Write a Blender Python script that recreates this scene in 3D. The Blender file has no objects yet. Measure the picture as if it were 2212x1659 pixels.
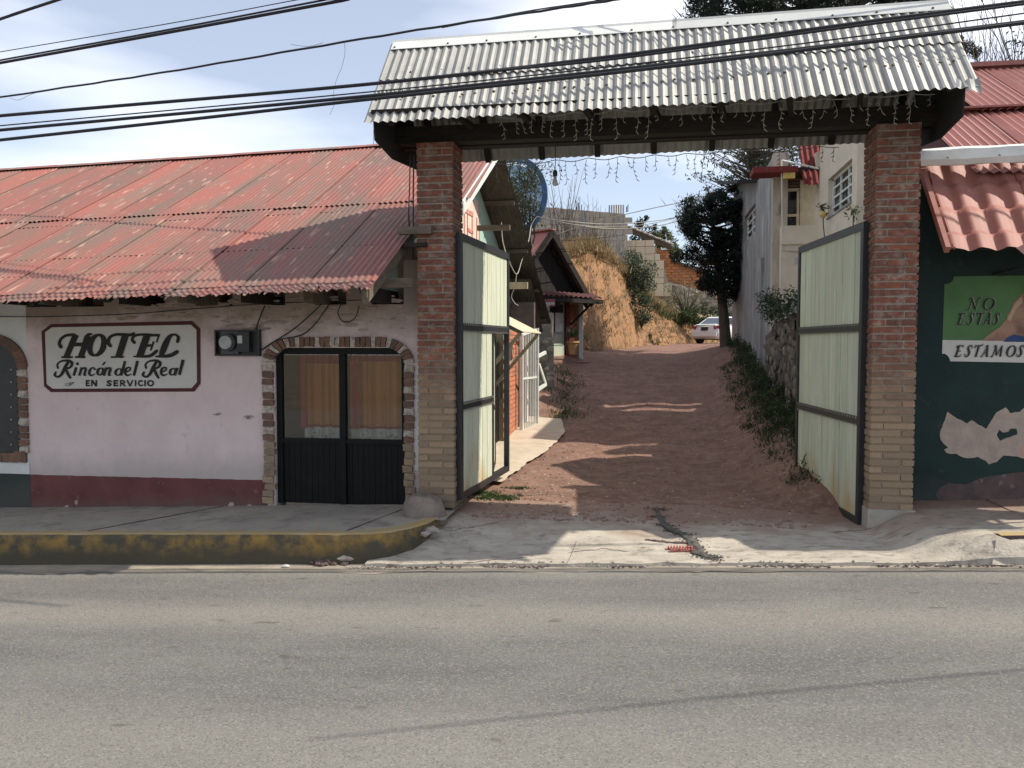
import bpy, math, random
from math import sin, cos, tan, pi, radians, sqrt, floor
from mathutils import Vector, Matrix, noise as mnoise
R = random.Random(11)
S = bpy.context.scene
COL = S.collection

# ------------------------------------------------------------------ camera, sky, sun, exposure
H = 2.24                                   # lens height above the road under the camera
YAW, PITCH, FPX = radians(9.3), radians(2.8), 1790.0
cam = bpy.data.objects.new('camera', bpy.data.cameras.new('camera'))
COL.objects.link(cam)
cam.data.sensor_width = 36.0
cam.data.lens = FPX / 2212 * 36
cam.data.clip_end = 2000
cam.location = (0, 0, H)
cam.rotation_euler = (pi / 2 - PITCH, 0, YAW)
S.camera = cam

SUN_TO = Vector((-0.92, -0.10, -1.0)).normalized()
sun = bpy.data.objects.new('sun', bpy.data.lights.new('sun', 'SUN'))
COL.objects.link(sun)
sun.data.energy = 4.7
sun.data.angle = radians(0.55)
sun.data.color = (1.0, 0.93, 0.80)
sun.rotation_euler = SUN_TO.to_track_quat('-Z', 'Y').to_euler()

W = bpy.data.worlds.new('World')
S.world = W
W.use_nodes = True
nt = W.node_tree
nt.nodes.clear()
def wn(t, **k):
    n = nt.nodes.new(t)
    for a, b in k.items(): setattr(n, a, b)
    return n
sky = wn('ShaderNodeTexSky', sky_type='NISHITA', sun_disc=False)
sky.sun_elevation = math.asin(-SUN_TO.z)
sky.sun_rotation = math.atan2(-SUN_TO.x, -SUN_TO.y)
sky.altitude = 2700
sky.air_density = 1.3
sky.dust_density = 2.5
sky.ozone_density = 1.0
tc = wn('ShaderNodeTexCoord')
mp = wn('ShaderNodeMapping')
mp.inputs['Scale'].default_value = (1.0, 1.0, 3.4)
mp.inputs['Rotation'].default_value = (0, radians(7), 0)
mp.inputs['Location'].default_value = (0.35, 0.42, 0.38)
n1 = wn('ShaderNodeTexNoise')
n1.inputs['Scale'].default_value = 1.9
n1.inputs['Detail'].default_value = 5
n1.inputs['Roughness'].default_value = 0.45
n1.inputs['Distortion'].default_value = 0.25
rmp = wn('ShaderNodeValToRGB')
rmp.color_ramp.elements[0].position = 0.44
rmp.color_ramp.elements[0].color = (0, 0, 0, 1)
rmp.color_ramp.elements[1].position = 0.74
rmp.color_ramp.elements[1].color = (1, 1, 1, 1)
mx = wn('ShaderNodeMix', data_type='RGBA')
mx.inputs['B'].default_value = (8.2, 8.25, 8.5, 1)
mx0 = wn('ShaderNodeMix', data_type='RGBA')       # thin even veil of high haze
mx0.inputs['Factor'].default_value = 0.5
mx0.inputs['B'].default_value = (4.1, 4.25, 4.75, 1)
bg = wn('ShaderNodeBackground')
bg.inputs['Strength'].default_value = 0.15
wo = wn('ShaderNodeOutputWorld')
L = nt.links.new
L(tc.outputs['Generated'], mp.inputs['Vector'])
L(mp.outputs['Vector'], n1.inputs['Vector'])
L(n1.outputs['Fac'], rmp.inputs['Fac'])
L(sky.outputs['Color'], mx0.inputs['A'])
L(mx0.outputs['Result'], mx.inputs['A'])
L(rmp.outputs['Color'], mx.inputs['Factor'])
L(mx.outputs['Result'], bg.inputs['Color'])
L(bg.outputs['Background'], wo.inputs['Surface'])
vs = S.view_settings
vs.view_transform = 'Standard'
vs.look = 'None'
vs.gamma = 1
vs.use_curve_mapping = False
vs.exposure = 0.36
S.cycles.max_bounces = 6
S.cycles.transparent_max_bounces = 16

# ------------------------------------------------------------------ helpers
CA, SA, CP, SP = cos(YAW), sin(YAW), cos(PITCH), sin(PITCH)
def ray(x, y):
    """direction of the view through point (x, y) of the 2212 x 1659 picture"""
    u, v = (x - 1106) / FPX, (829.5 - y) / FPX
    f, up = CP + v * SP, v * CP - SP
    return Vector((u * CA - f * SA, u * SA + f * CA, up))
def at(x, y, Y=None, X=None, Z=None):
    d = ray(x, y)
    t = Y / d.y if Y is not None else X / d.x if X is not None else (Z - H) / d.z
    return Vector((d.x * t, d.y * t, d.z * t + H))

def lerp(a, b, t): return a + (b - a) * t
def sm(t):
    t = min(1, max(0, t))
    return t * t * (3 - 2 * t)
def pl(x, pts):
    if x <= pts[0][0]: return pts[0][1]
    for (a, b), (c, d) in zip(pts, pts[1:]):
        if x <= c: return lerp(b, d, (x - a) / (c - a))
    return pts[-1][1]
def nz(x, y=0, z=0, s=1.0): return mnoise.noise(Vector((x * s, y * s, z * s)))

class MB:
    def __init__(s): s.v, s.f = [], []
    def add(s, vs, fs):
        o = len(s.v)
        s.v += [tuple(p) for p in vs]
        s.f += [tuple(i + o for i in f) for f in fs]
        return s
    def box(s, x0, x1, y0, y1, z0, z1):
        return s.hexa([(x0, y0, z0), (x1, y0, z0), (x1, y1, z0), (x0, y1, z0), (x0, y0, z1), (x1, y0, z1), (x1, y1, z1), (x0, y1, z1)])
    def hexa(s, p):
        return s.add(p, [(0, 3, 2, 1), (4, 5, 6, 7), (0, 1, 5, 4), (1, 2, 6, 5), (2, 3, 7, 6), (3, 0, 4, 7)])
    def bar(s, a, b, w, h, up=(0, 0, 1)):
        """square bar from a to b, w wide, h high"""
        a, b = Vector(a), Vector(b)
        d = (b - a).normalized()
        up = Vector(up)
        if abs(d.dot(up)) > .98: up = Vector((0, 1, 0))
        sx = d.cross(up).normalized() * w / 2
        sz = sx.cross(d).normalized() * h / 2
        return s.hexa([a - sx - sz, a + sx - sz, b + sx - sz, b - sx - sz, a - sx + sz, a + sx + sz, b + sx + sz, b - sx + sz])
    def tube(s, pts, r, n=6, caps=True):
        pts = [Vector(p) for p in pts]
        rs = r if isinstance(r, (list, tuple)) else [r] * len(pts)
        o = len(s.v)
        ref = Vector((0.13, 0.31, 0.94))
        for i, p in enumerate(pts):
            d = (pts[min(i + 1, len(pts) - 1)] - pts[max(i - 1, 0)]).normalized()
            if abs(d.dot(ref)) > .97: ref = Vector((1, 0, 0.1)).normalized()
            a = d.cross(ref).normalized()
            b = d.cross(a)
            for k in range(n):
                t = 2 * pi * k / n
                s.v.append(tuple(p + (a * cos(t) + b * sin(t)) * rs[i]))
        for i in range(len(pts) - 1):
            for k in range(n):
                k2 = (k + 1) % n
                s.f.append((o + i * n + k, o + i * n + k2, o + (i + 1) * n + k2, o + (i + 1) * n + k))
        if caps:
            s.f.append(tuple(o + k for k in range(n)))
            s.f.append(tuple(o + (len(pts) - 1) * n + k for k in reversed(range(n))))
        return s
    def prism(s, pts, off):
        """flat outline pts (3D) pushed by vector off"""
        n = len(pts)
        off = Vector(off)
        vs = [Vector(p) for p in pts] + [Vector(p) + off for p in pts]
        return s.add(vs, [tuple(range(n)), tuple(reversed(range(n, 2 * n)))] + [(i, n + i, n + (i + 1) % n, (i + 1) % n) for i in range(n)])
    def grid(s, nu, nv, fn):
        o = len(s.v)
        for j in range(nv + 1):
            for i in range(nu + 1): s.v.append(tuple(fn(i / nu, j / nv)))
        for j in range(nv):
            for i in range(nu):
                a = o + j * (nu + 1) + i
                s.f.append((a, a + 1, a + nu + 2, a + nu + 1))
        return s
    def rock(s, c, r, sq=(1, 1, 1), j=.35, rnd=R):
        ico = ICO[0]
        o = len(s.v)
        for p in ico[0]:
            k = 1 + rnd.uniform(-j, j)
            s.v.append((c[0] + p[0] * r * sq[0] * k, c[1] + p[1] * r * sq[1] * k, c[2] + p[2] * r * sq[2] * k))
        s.f += [tuple(i + o for i in f) for f in ico[1]]
        return s
    def lathe(s, c, prof, n=16):
        o = len(s.v)
        for r_, z in prof:
            for k in range(n): s.v.append((c[0] + r_ * cos(2 * pi * k / n), c[1] + r_ * sin(2 * pi * k / n), c[2] + z))
        for i in range(len(prof) - 1):
            for k in range(n):
                k2 = (k + 1) % n
                s.f.append((o + i * n + k, o + i * n + k2, o + (i + 1) * n + k2, o + (i + 1) * n + k))
        s.f.append(tuple(o + k for k in reversed(range(n))))
        s.f.append(tuple(o + (len(prof) - 1) * n + k for k in range(n)))
        return s
    def leaf(s, p, size, rnd, asp=.6):
        a = Vector((rnd.gauss(0, 1), rnd.gauss(0, 1), rnd.gauss(0, 1))).normalized() * size
        b = a.cross(Vector((rnd.gauss(0, 1), rnd.gauss(0, 1), rnd.gauss(0, 1)))).normalized() * size * asp
        p = Vector(p)
        return s.add([p - a, p + b * .6, p + a, p - b * .6], [(0, 1, 2, 3)])
    def mesh(s, name, m=None, smooth=False, base=(0, 0, 0)):
        me = bpy.data.meshes.new(name)
        b = base
        me.from_pydata([(p[0] - b[0], p[1] - b[1], p[2] - b[2]) for p in s.v], [], s.f)
        if smooth: me.polygons.foreach_set('use_smooth', [True] * len(me.polygons))
        if m: me.materials.append(m)
        me.update()
        return me
_t = (1 + sqrt(5)) / 2
ICO = [([Vector(p).normalized() for p in [(-1, _t, 0), (1, _t, 0), (-1, -_t, 0), (1, -_t, 0), (0, -1, _t), (0, 1, _t), (0, -1, -_t), (0, 1, -_t), (_t, 0, -1), (_t, 0, 1), (-_t, 0, -1), (-_t, 0, 1)]],
        [(0, 11, 5), (0, 5, 1), (0, 1, 7), (0, 7, 10), (0, 10, 11), (1, 5, 9), (5, 11, 4), (11, 10, 2), (10, 7, 6), (7, 1, 8), (3, 9, 4), (3, 4, 2), (3, 2, 6), (3, 6, 8), (3, 8, 9), (4, 9, 5), (2, 4, 11), (6, 2, 10), (8, 6, 7), (9, 8, 1)])]

BASE = {}
def thing(name, base, label, cat, group=None):
    o = bpy.data.objects.new(name, None)
    COL.objects.link(o)
    o.empty_display_size = .2
    o.location = base
    BASE[o.name] = Vector(base)
    o['label'] = label; o['category'] = cat
    if group: o['group'] = group
    return o
def part(name, mb, m, parent, smooth=False, label=None, kind=None):
    b = BASE[parent.name]
    o = bpy.data.objects.new(name, mb.mesh(name, m, smooth, b))
    COL.objects.link(o)
    o.parent = parent
    BASE[o.name] = b
    if label: o['label'] = label
    if kind: o['kind'] = kind
    return o
def piece(name, me, parent, loc, rot=(0, 0, 0), sc=(1, 1, 1)):
    """one piece of many: shares mesh data"""
    o = bpy.data.objects.new(name, me)
    COL.objects.link(o)
    o.parent = parent
    o.location = Vector(loc) - BASE[parent.name]
    o.rotation_euler = rot
    o.scale = sc
    BASE[o.name] = Vector(loc)
    return o
def single(name, mb, m, label, cat, group=None, smooth=False, base=None):
    c = Vector(base) if base else Vector(mb.v[0])
    o = bpy.data.objects.new(name, mb.mesh(name, m, smooth, c))
    COL.objects.link(o)
    o.location = c
    BASE[o.name] = c
    o['label'] = label; o['category'] = cat
    if group: o['group'] = group
    return o
def struct(name, mb, m, kind='structure', smooth=False, label=None):
    o = bpy.data.objects.new(name, mb.mesh(name, m, smooth))
    COL.objects.link(o)
    o['kind'] = kind
    if label: o['label'] = label
    BASE[o.name] = Vector((0, 0, 0))
    return o

# ------------------------------------------------------------------ materials
def M(name, c1, c2=None, scale=5, stretch=(1, 1, 1), rough=.85, bump=.25, bs=70, metal=0, spec=.3, rnd=0, contrast=(.35, .65), c3=None, s3=2, k3=(.55, .7), grime=None):
    m = bpy.data.materials.new(name)
    m.use_nodes = True
    t = m.node_tree
    N, LK = t.nodes, t.links.new
    p = N['Principled BSDF']
    p.inputs['Roughness'].default_value = rough
    p.inputs['Metallic'].default_value = metal
    p.inputs['Specular IOR Level'].default_value = spec
    g = N.new('ShaderNodeNewGeometry')
    def noise(sc, st=(1, 1, 1), det=5, loc=(0, 0, 0)):
        mpp = N.new('ShaderNodeMapping')
        mpp.inputs['Scale'].default_value = st
        mpp.inputs['Location'].default_value = loc
        n = N.new('ShaderNodeTexNoise')
        n.inputs['Scale'].default_value = sc
        n.inputs['Detail'].default_value = det
        n.inputs['Roughness'].default_value = .62
        LK(g.outputs['Position'], mpp.inputs['Vector'])
        LK(mpp.outputs['Vector'], n.inputs['Vector'])
        return n.outputs['Fac']
    def ramp(fac, a, b):
        r = N.new('ShaderNodeMapRange')
        r.inputs['From Min'].default_value = a
        r.inputs['From Max'].default_value = b
        LK(fac, r.inputs['Value'])
        return r.outputs['Result']
    def mix(fac, a, b):
        x = N.new('ShaderNodeMix')
        x.data_type = 'RGBA'
        if isinstance(fac, float): x.inputs['Factor'].default_value = fac
        else: LK(fac, x.inputs['Factor'])
        for v, k in ((a, 'A'), (b, 'B')):
            if isinstance(v, tuple): x.inputs[k].default_value = (*v, 1)
            else: LK(v, x.inputs[k])
        return x.outputs['Result']
    c2 = c2 or tuple(v * .72 for v in c1)
    col = mix(ramp(noise(scale, stretch), *contrast), c1, c2)
    if c3: col = mix(ramp(noise(s3, stretch, 6, (3.1, 7.7, 1.3)), *k3), col, c3)
    m['hook'] = 1
    if grime:                                  # (z low, z high, colour): dirt or old paint up to a height
        sx = N.new('ShaderNodeSeparateXYZ')
        LK(g.outputs['Position'], sx.inputs['Vector'])
        ad = N.new('ShaderNodeMath'); ad.operation = 'MULTIPLY_ADD'
        LK(noise(grime[3] if len(grime) > 3 else 3.0, (1, 1, 1), 5, (9, 2, 4)), ad.inputs[0])
        ad.inputs[1].default_value = (grime[4] if len(grime) > 4 else .9)
        LK(sx.outputs['Z'], ad.inputs[2])
        col = mix(ramp(ad.outputs[0], grime[0], grime[1]), col, grime[2])
    if rnd:
        oi = N.new('ShaderNodeObjectInfo')
        hs = N.new('ShaderNodeHueSaturation')
        r = N.new('ShaderNodeMapRange')
        r.inputs['To Min'].default_value = 1 - rnd
        r.inputs['To Max'].default_value = 1 + rnd
        LK(oi.outputs['Random'], r.inputs['Value'])
        LK(r.outputs['Result'], hs.inputs['Value'])
        r2 = N.new('ShaderNodeMath'); r2.operation = 'MULTIPLY_ADD'
        LK(oi.outputs['Random'], r2.inputs[0])
        r2.inputs[1].default_value = .7 * rnd
        r2.inputs[2].default_value = 1 - .35 * rnd
        LK(r2.outputs[0], hs.inputs['Saturation'])
        LK(col, hs.inputs['Color'])
        col = hs.outputs['Color']
    LK(col, p.inputs['Base Color'])
    if bump:
        b = N.new('ShaderNodeBump')
        b.inputs['Strength'].default_value = bump
        b.inputs['Distance'].default_value = .012
        LK(noise(bs, stretch, 4, (5, 5, 5)), b.inputs['Height'])
        LK(b.outputs['Normal'], p.inputs['Normal'])
    return m
def tw(m):
    """grab node tools of a finished material: tree, principled node, and its colour socket"""
    t = m.node_tree
    p = t.nodes['Principled BSDF']
    return t, p, p.inputs['Base Color'].links[0].from_socket

def leafmat(name, c1, c2, sc=1.4):
    m = M(name, c1, c2, scale=sc, rough=.6, bump=0, spec=.25, contrast=(.3, .7), c3=tuple(v * 1.5 for v in c1), s3=9, k3=(.5, .75))
    p = m.node_tree.nodes['Principled BSDF']
    t = m.node_tree
    tr = t.nodes.new('ShaderNodeBsdfTranslucent')
    ms = t.nodes.new('ShaderNodeMixShader')
    ms.inputs[0].default_value = .25
    t.links.new(p.inputs['Base Color'].links[0].from_socket, tr.inputs['Color'])
    o = t.nodes['Material Output']
    t.links.new(p.outputs[0], ms.inputs[1]); t.links.new(tr.outputs[0], ms.inputs[2])
    t.links.new(ms.outputs[0], o.inputs['Surface'])
    return m

MT = {}
MT['pink'] = M('pink_paint', (.70, .575, .565), (.63, .51, .50), 2.2, bump=.25, bs=28, c3=(.50, .43, .41), s3=5, k3=(.58, .78))
MT['dado'] = M('maroon_paint', (.165, .06, .058), (.125, .046, .045), 3, bump=.3, bs=30, c3=(.23, .14, .13), s3=7, k3=(.62, .76))
MT['whitewall'] = M('white_paint', (.66, .68, .66), (.58, .59, .57), 3, bump=.2, bs=30)
MT['darkgreen'] = M('dark_green_paint', (.013, .034, .031), (.009, .024, .022), 2.4, rough=.7, bump=.3, bs=25, c3=(.035, .05, .045), s3=5, k3=(.6, .75), grime=(1.15, .55, (.06, .062, .055), 2.0, .8))
MT['plaster'] = M('old_plaster', (.40, .32, .27), (.29, .23, .20), 5, bump=.6, bs=25, c3=(.2, .16, .14), s3=9, k3=(.55, .72))
MT['bare'] = M('bare_plaster', (.42, .34, .29), (.33, .27, .23), 7, bump=.7, bs=30, c3=(.45, .27, .21), s3=4, k3=(.55, .65))
MT['bare2'] = M('damp_plaster', (.13, .085, .08), (.08, .06, .058), 6, bump=.8, bs=30, c3=(.2, .14, .12), s3=9, k3=(.6, .7))
BR = dict(scale=16, bump=.6, bs=45, rnd=.22, rough=.9)
MT['brick'] = M('red_brick', (.225, .085, .055), (.13, .058, .042), c3=(.25, .19, .15), s3=9, k3=(.50, .66), grime=(2.75, 1.75, (.27, .20, .135), 2.2, .9), **BR)
t_, p_, c_ = tw(MT['brick'])
MT['mortar'] = M('mortar', (.33, .285, .235), (.24, .20, .165), 12, bump=.8, bs=35, grime=(2.75, 1.75, (.265, .195, .13), 2.2, .9))
MT['doorbrick'] = M('surround_brick', (.20, .12, .085), (.14, .085, .065), **BR)
MT['palebrick'] = M('whitewashed_brick', (.48, .43, .37), (.27, .21, .17), 22, bump=.7, bs=45, contrast=(.45, .62))
MT['tanbrick'] = M('tan_brick', (.32, .24, .165), (.24, .18, .12), **BR)
MT['orangebrick'] = M('orange_wall_brick', (.52, .20, .12), (.40, .15, .09), **BR)
MT['adobe'] = M('adobe', (.46, .22, .11), (.34, .16, .08), **BR)
MT['block'] = M('concrete_block', (.36, .33, .29), (.29, .265, .23), 10, bump=.5, bs=30, rnd=.09)
MT['paleblock'] = M('pale_concrete_block', (.52, .46, .36), (.44, .39, .31), 10, bump=.5, bs=30, rnd=.1)
MT['shadestone'] = M('shaded_wall_stone', (.15, .128, .105), (.085, .074, .062), 5, bump=.8, bs=18, rnd=.45, c3=(.20, .175, .145), s3=6, k3=(.55, .7))  # darker copy of the wall stone, shade of that wall put into the colour
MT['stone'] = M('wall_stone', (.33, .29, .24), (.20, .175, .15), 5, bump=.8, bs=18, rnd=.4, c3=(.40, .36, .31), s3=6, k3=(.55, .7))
MT['boulder'] = M('boulder_stone', (.24, .20, .165), (.16, .135, .115), 7, bump=.8, bs=30)
# roof sheets: faded red paint with greyed and scuffed patches running down the sheet
def redroof(name, c1, c2, c3):
    m = M(name, c1, c2, 1.1, (2.2, .55, .55), rough=.6, bump=.1, bs=60, spec=.35, rnd=.14, contrast=(.42, .62))
    t, p, c = tw(m)
    g = t.nodes.new('ShaderNodeNewGeometry')
    mpp = t.nodes.new('ShaderNodeMapping'); mpp.inputs['Scale'].default_value = (13, 2.0, 2.0)
    n = t.nodes.new('ShaderNodeTexNoise'); n.inputs['Scale'].default_value = 1.3; n.inputs['Detail'].default_value = 6
    r = t.nodes.new('ShaderNodeMapRange'); r.inputs['From Min'].default_value = .60; r.inputs['From Max'].default_value = .72
    x = t.nodes.new('ShaderNodeMix'); x.data_type = 'RGBA'; x.inputs['B'].default_value = (*c3, 1)
    LK = t.links.new
    LK(g.outputs['Position'], mpp.inputs['Vector']); LK(mpp.outputs['Vector'], n.inputs['Vector']); LK(n.outputs['Fac'], r.inputs['Value'])
    LK(r.outputs['Result'], x.inputs['Factor']); LK(c, x.inputs['A']); LK(x.outputs['Result'], p.inputs['Base Color'])
    return m
MT['redroof'] = redroof('faded_red_sheet', (.25, .092, .073), (.17, .108, .086), (.37, .22, .17))
MT['redroof2'] = redroof('red_sheet', (.36, .145, .122), (.31, .13, .11), (.40, .19, .155))
MT['tile'] = M('terracotta_sheet', (.33, .135, .105), (.28, .11, .085), 3, rough=.6, bump=.1, spec=.3, c3=(.42, .21, .17), s3=5, k3=(.58, .75))
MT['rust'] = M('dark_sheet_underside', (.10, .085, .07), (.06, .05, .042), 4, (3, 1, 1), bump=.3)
MT['zinc'] = M('zinc_sheet', (.33, .325, .305), (.275, .275, .265), 2.5, rough=.6, metal=.25, bump=.12, bs=120, spec=.4, c3=(.37, .36, .335), s3=6, k3=(.5, .7), rnd=.05)
MT['zincdark'] = M('blackened_sheet', (.022, .022, .022), (.03, .028, .026), 4, rough=.8, bump=.2)
MT['beam'] = M('dark_timber', (.030, .025, .021), (.018, .015, .013), 6, (1, 6, 6), bump=.5, bs=30)
MT['wood'] = M('grey_timber', (.17, .135, .10), (.10, .08, .062), 6, (1, 4, 4), bump=.5, bs=30)
MT['palewood'] = M('pale_timber', (.36, .30, .22), (.27, .22, .16), 6, bump=.4, bs=40)
MT['mint'] = M('mint_planks', (.57, .60, .475), (.46, .485, .38), 2.4, (9, 9, .7), rough=.75, bump=.25, bs=35, rnd=.07, c3=(.25, .24, .19), s3=5, k3=(.66, .74), grime=None)
MT['blackmetal'] = M('black_metal', (.018, .019, .022), (.026, .027, .03), 9, rough=.45, bump=.1, spec=.45)
MT['blackdoor'] = M('black_door_paint', (.004, .0045, .0045), (.007, .0075, .0075), 5, rough=.6, bump=.08, spec=.2)
MT['whitemetal'] = M('white_metal', (.68, .70, .66), (.58, .60, .56), 8, rough=.5, bump=.1)
MT['minttwall'] = M('mint_wall', (.40, .53, .45), (.33, .45, .38), 9, bump=.5, bs=40)
MT['sheetwhite'] = M('white_flashing', (.72, .73, .70), (.62, .63, .60), 4, rough=.45, bump=.1)
MT['cream'] = M('cream_wall', (.60, .53, .43), (.52, .46, .37), 3, bump=.2, bs=30, c3=(.35, .31, .25), s3=4, k3=(.62, .75))
MT['greywall'] = M('grey_render', (.30, .295, .29), (.20, .195, .19), 2.0, (2, 2, .5), bump=.4, bs=20, c3=(.42, .41, .39), s3=1.6, k3=(.54, .66), grime=(2.6, 1.5, (.15, .135, .11), 1.6, 1.4))
MT['yellow'] = M('yellow_paint', (.62, .45, .14), None, 4, bump=.1)
MT['redpaint'] = M('red_paint', (.16, .025, .022), (.13, .022, .02), 4, bump=.1)
MT['maroonwall'] = M('maroon_wall', (.11, .045, .042), (.085, .038, .036), 3, (6, 6, 1), bump=.2)
MT['glass'] = None
MT['darkglass'] = M('dark_window_glass', (.02, .022, .024), None, 3, rough=.08, bump=0, spec=.6)
MT['rubber'] = M('cable_black', (.022, .024, .03), None, 8, rough=.6, bump=0)
MT['cablegrey'] = M('cable_pale', (.42, .40, .34), None, 8, rough=.6, bump=0)
MT['concrete'] = M('pavement_concrete', (.37, .335, .28), (.29, .262, .22), 2.2, bump=.45, bs=45, c3=(.19, .17, .145), s3=3.8, k3=(.52, .72))
MT['bark'] = M('bark', (.10, .075, .055), (.06, .045, .035), 12, (1, 1, .3), bump=.8, bs=30)
MT['twig'] = M('bare_twig', (.13, .105, .085), (.08, .065, .055), 8, bump=.2)
MT['conifer'] = leafmat('conifer_foliage', (.018, .030, .020), (.010, .018, .014))
MT['leafdark'] = leafmat('dark_leaf', (.035, .055, .025), (.02, .034, .018))
MT['leafolive'] = leafmat('olive_leaf', (.10, .115, .05), (.055, .068, .03))
MT['bushleaf'] = leafmat('bush_leaf', (.062, .082, .044), (.03, .045, .026))
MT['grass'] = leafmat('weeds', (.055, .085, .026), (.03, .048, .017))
MT['shadegrass'] = leafmat('bank_weeds', (.04, .062, .022), (.024, .038, .015))  # darker copy of the weeds, shade of the bank put into its green
MT['drygrass'] = leafmat('dry_grass', (.30, .215, .11), (.19, .14, .075))
MT['pebble'] = M('pebbles', (.27, .17, .135), (.17, .10, .08), 30, bump=.2)
MT['palestone'] = M('pale_rubble', (.36, .32, .275), (.26, .23, .20), 14, bump=.5)
MT['white'] = M('white_plain', (.75, .75, .73), None, 4, bump=0)
MT['letter'] = M('sign_black_paint', (.020, .018, .018), (.028, .025, .024), 12, rough=.7, bump=.05)
MT['signwhite'] = M('sign_white_paint', (.60, .585, .55), (.54, .525, .49), 3, bump=.2, bs=30, c3=(.40, .385, .36), s3=4, k3=(.66, .8))
MT['signborder'] = M('sign_maroon_paint', (.10, .032, .032), (.075, .026, .026), 8, bump=.15)

# glass pane: mostly clear with a mirror coat
g = bpy.data.materials.new('window_glass'); g.use_nodes = True
t = g.node_tree; t.nodes.remove(t.nodes['Principled BSDF'])
tb = t.nodes.new('ShaderNodeBsdfTransparent'); tb.inputs['Color'].default_value = (.86, .88, .87, 1)
gl = t.nodes.new('ShaderNodeBsdfGlossy'); gl.inputs['Roughness'].default_value = .01
fr = t.nodes.new('ShaderNodeFresnel'); fr.inputs['IOR'].default_value = 1.55
ml = t.nodes.new('ShaderNodeMath'); ml.operation = 'MULTIPLY_ADD'; ml.inputs[1].default_value = .8; ml.inputs[2].default_value = .03
ms = t.nodes.new('ShaderNodeMixShader')
t.links.new(fr.outputs[0], ml.inputs[0]); t.links.new(ml.outputs[0], ms.inputs[0]); t.links.new(tb.outputs[0], ms.inputs[1]); t.links.new(gl.outputs[0], ms.inputs[2])
t.links.new(ms.outputs[0], t.nodes['Material Output'].inputs['Surface'])
MT['glass'] = g

# asphalt: dusty bands of wear along the road, pale and dark chips
def asphalt():
    m = M('asphalt', (.165, .16, .15), (.125, .122, .116), 1.5, (.4, 1.6, 1), rough=.9, bump=.9, bs=95, spec=.25)
    t, p, c = tw(m)
    LK = t.links.new
    g = t.nodes.new('ShaderNodeNewGeometry')
    sx = t.nodes.new('ShaderNodeSeparateXYZ'); LK(g.outputs['Position'], sx.inputs['Vector'])
    n = t.nodes.new('ShaderNodeTexNoise'); n.inputs['Scale'].default_value = .9; n.inputs['Detail'].default_value = 6
    LK(g.outputs['Position'], n.inputs['Vector'])
    a = t.nodes.new('ShaderNodeMath'); a.operation = 'MULTIPLY_ADD'; a.inputs[1].default_value = .55
    LK(n.outputs['Fac'], a.inputs[0]); LK(sx.outputs['Y'], a.inputs[2])
    cr = t.nodes.new('ShaderNodeValToRGB')
    mr = t.nodes.new('ShaderNodeMapRange'); mr.inputs['From Min'].default_value = 3.6; mr.inputs['From Max'].default_value = 9.0
    LK(a.outputs[0], mr.inputs['Value']); LK(mr.outputs['Result'], cr.inputs['Fac'])
    e = cr.color_ramp.elements
    e[0].position = 0; e[0].color = (.42,) * 3 + (1,)
    e[1].position = 1; e[1].color = (.9,) * 3 + (1,)
    for ps, v in ((.22, .45), (.34, .05), (.52, .02), (.60, .5), (.66, .55), (.73, .12), (.83, .10), (.90, .65)):
        k = e.new(ps); k.color = (v,) * 3 + (1,)
    x = t.nodes.new('ShaderNodeMix'); x.data_type = 'RGBA'; x.inputs['B'].default_value = (.285, .265, .23, 1)
    LK(cr.outputs['Color'], x.inputs['Factor']); LK(c, x.inputs['A'])
    # chips of stone in the surface
    v = t.nodes.new('ShaderNodeTexVoronoi'); v.inputs['Scale'].default_value = 88; LK(g.outputs['Position'], v.inputs['Vector'])
    hs = t.nodes.new('ShaderNodeSeparateColor'); LK(v.outputs['Color'], hs.inputs[0])
    r1 = t.nodes.new('ShaderNodeMapRange'); r1.inputs['From Min'].default_value = .70; r1.inputs['From Max'].default_value = .95; r1.inputs['To Max'].default_value = .38
    LK(hs.outputs[0], r1.inputs['Value'])
    x2 = t.nodes.new('ShaderNodeMix'); x2.data_type = 'RGBA'; x2.inputs['B'].default_value = (.36, .34, .30, 1)
    LK(r1.outputs['Result'], x2.inputs['Factor']); LK(x.outputs['Result'], x2.inputs['A'])
    r2 = t.nodes.new('ShaderNodeMapRange'); r2.inputs['From Min'].default_value = .72; r2.inputs['From Max'].default_value = .95; r2.inputs['To Max'].default_value = .42
    LK(hs.outputs[1], r2.inputs['Value'])
    x3 = t.nodes.new('ShaderNodeMix'); x3.data_type = 'RGBA'; x3.inputs['B'].default_value = (.06, .056, .052, 1)
    LK(r2.outputs['Result'], x3.inputs['Factor']); LK(x2.outputs['Result'], x3.inputs['A'])
    # darker tar spots here and there
    n2 = t.nodes.new('ShaderNodeTexNoise'); n2.inputs['Scale'].default_value = 3.4; n2.inputs['Detail'].default_value = 3
    mpp = t.nodes.new('ShaderNodeMapping'); mpp.inputs['Scale'].default_value = (1, 2.4, 1); LK(g.outputs['Position'], mpp.inputs['Vector']); LK(mpp.outputs['Vector'], n2.inputs['Vector'])
    r3 = t.nodes.new('ShaderNodeMapRange'); r3.inputs['From Min'].default_value = .665; r3.inputs['From Max'].default_value = .74; r3.inputs['To Max'].default_value = .6
    LK(n2.outputs['Fac'], r3.inputs['Value'])
    x4 = t.nodes.new('ShaderNodeMix'); x4.data_type = 'RGBA'; x4.inputs['B'].default_value = (.085, .075, .065, 1)
    LK(r3.outputs['Result'], x4.inputs['Factor']); LK(x3.outputs['Result'], x4.inputs['A'])
    LK(x4.outputs['Result'], p.inputs['Base Color'])
    return m
MT['asphalt'] = asphalt()
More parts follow.
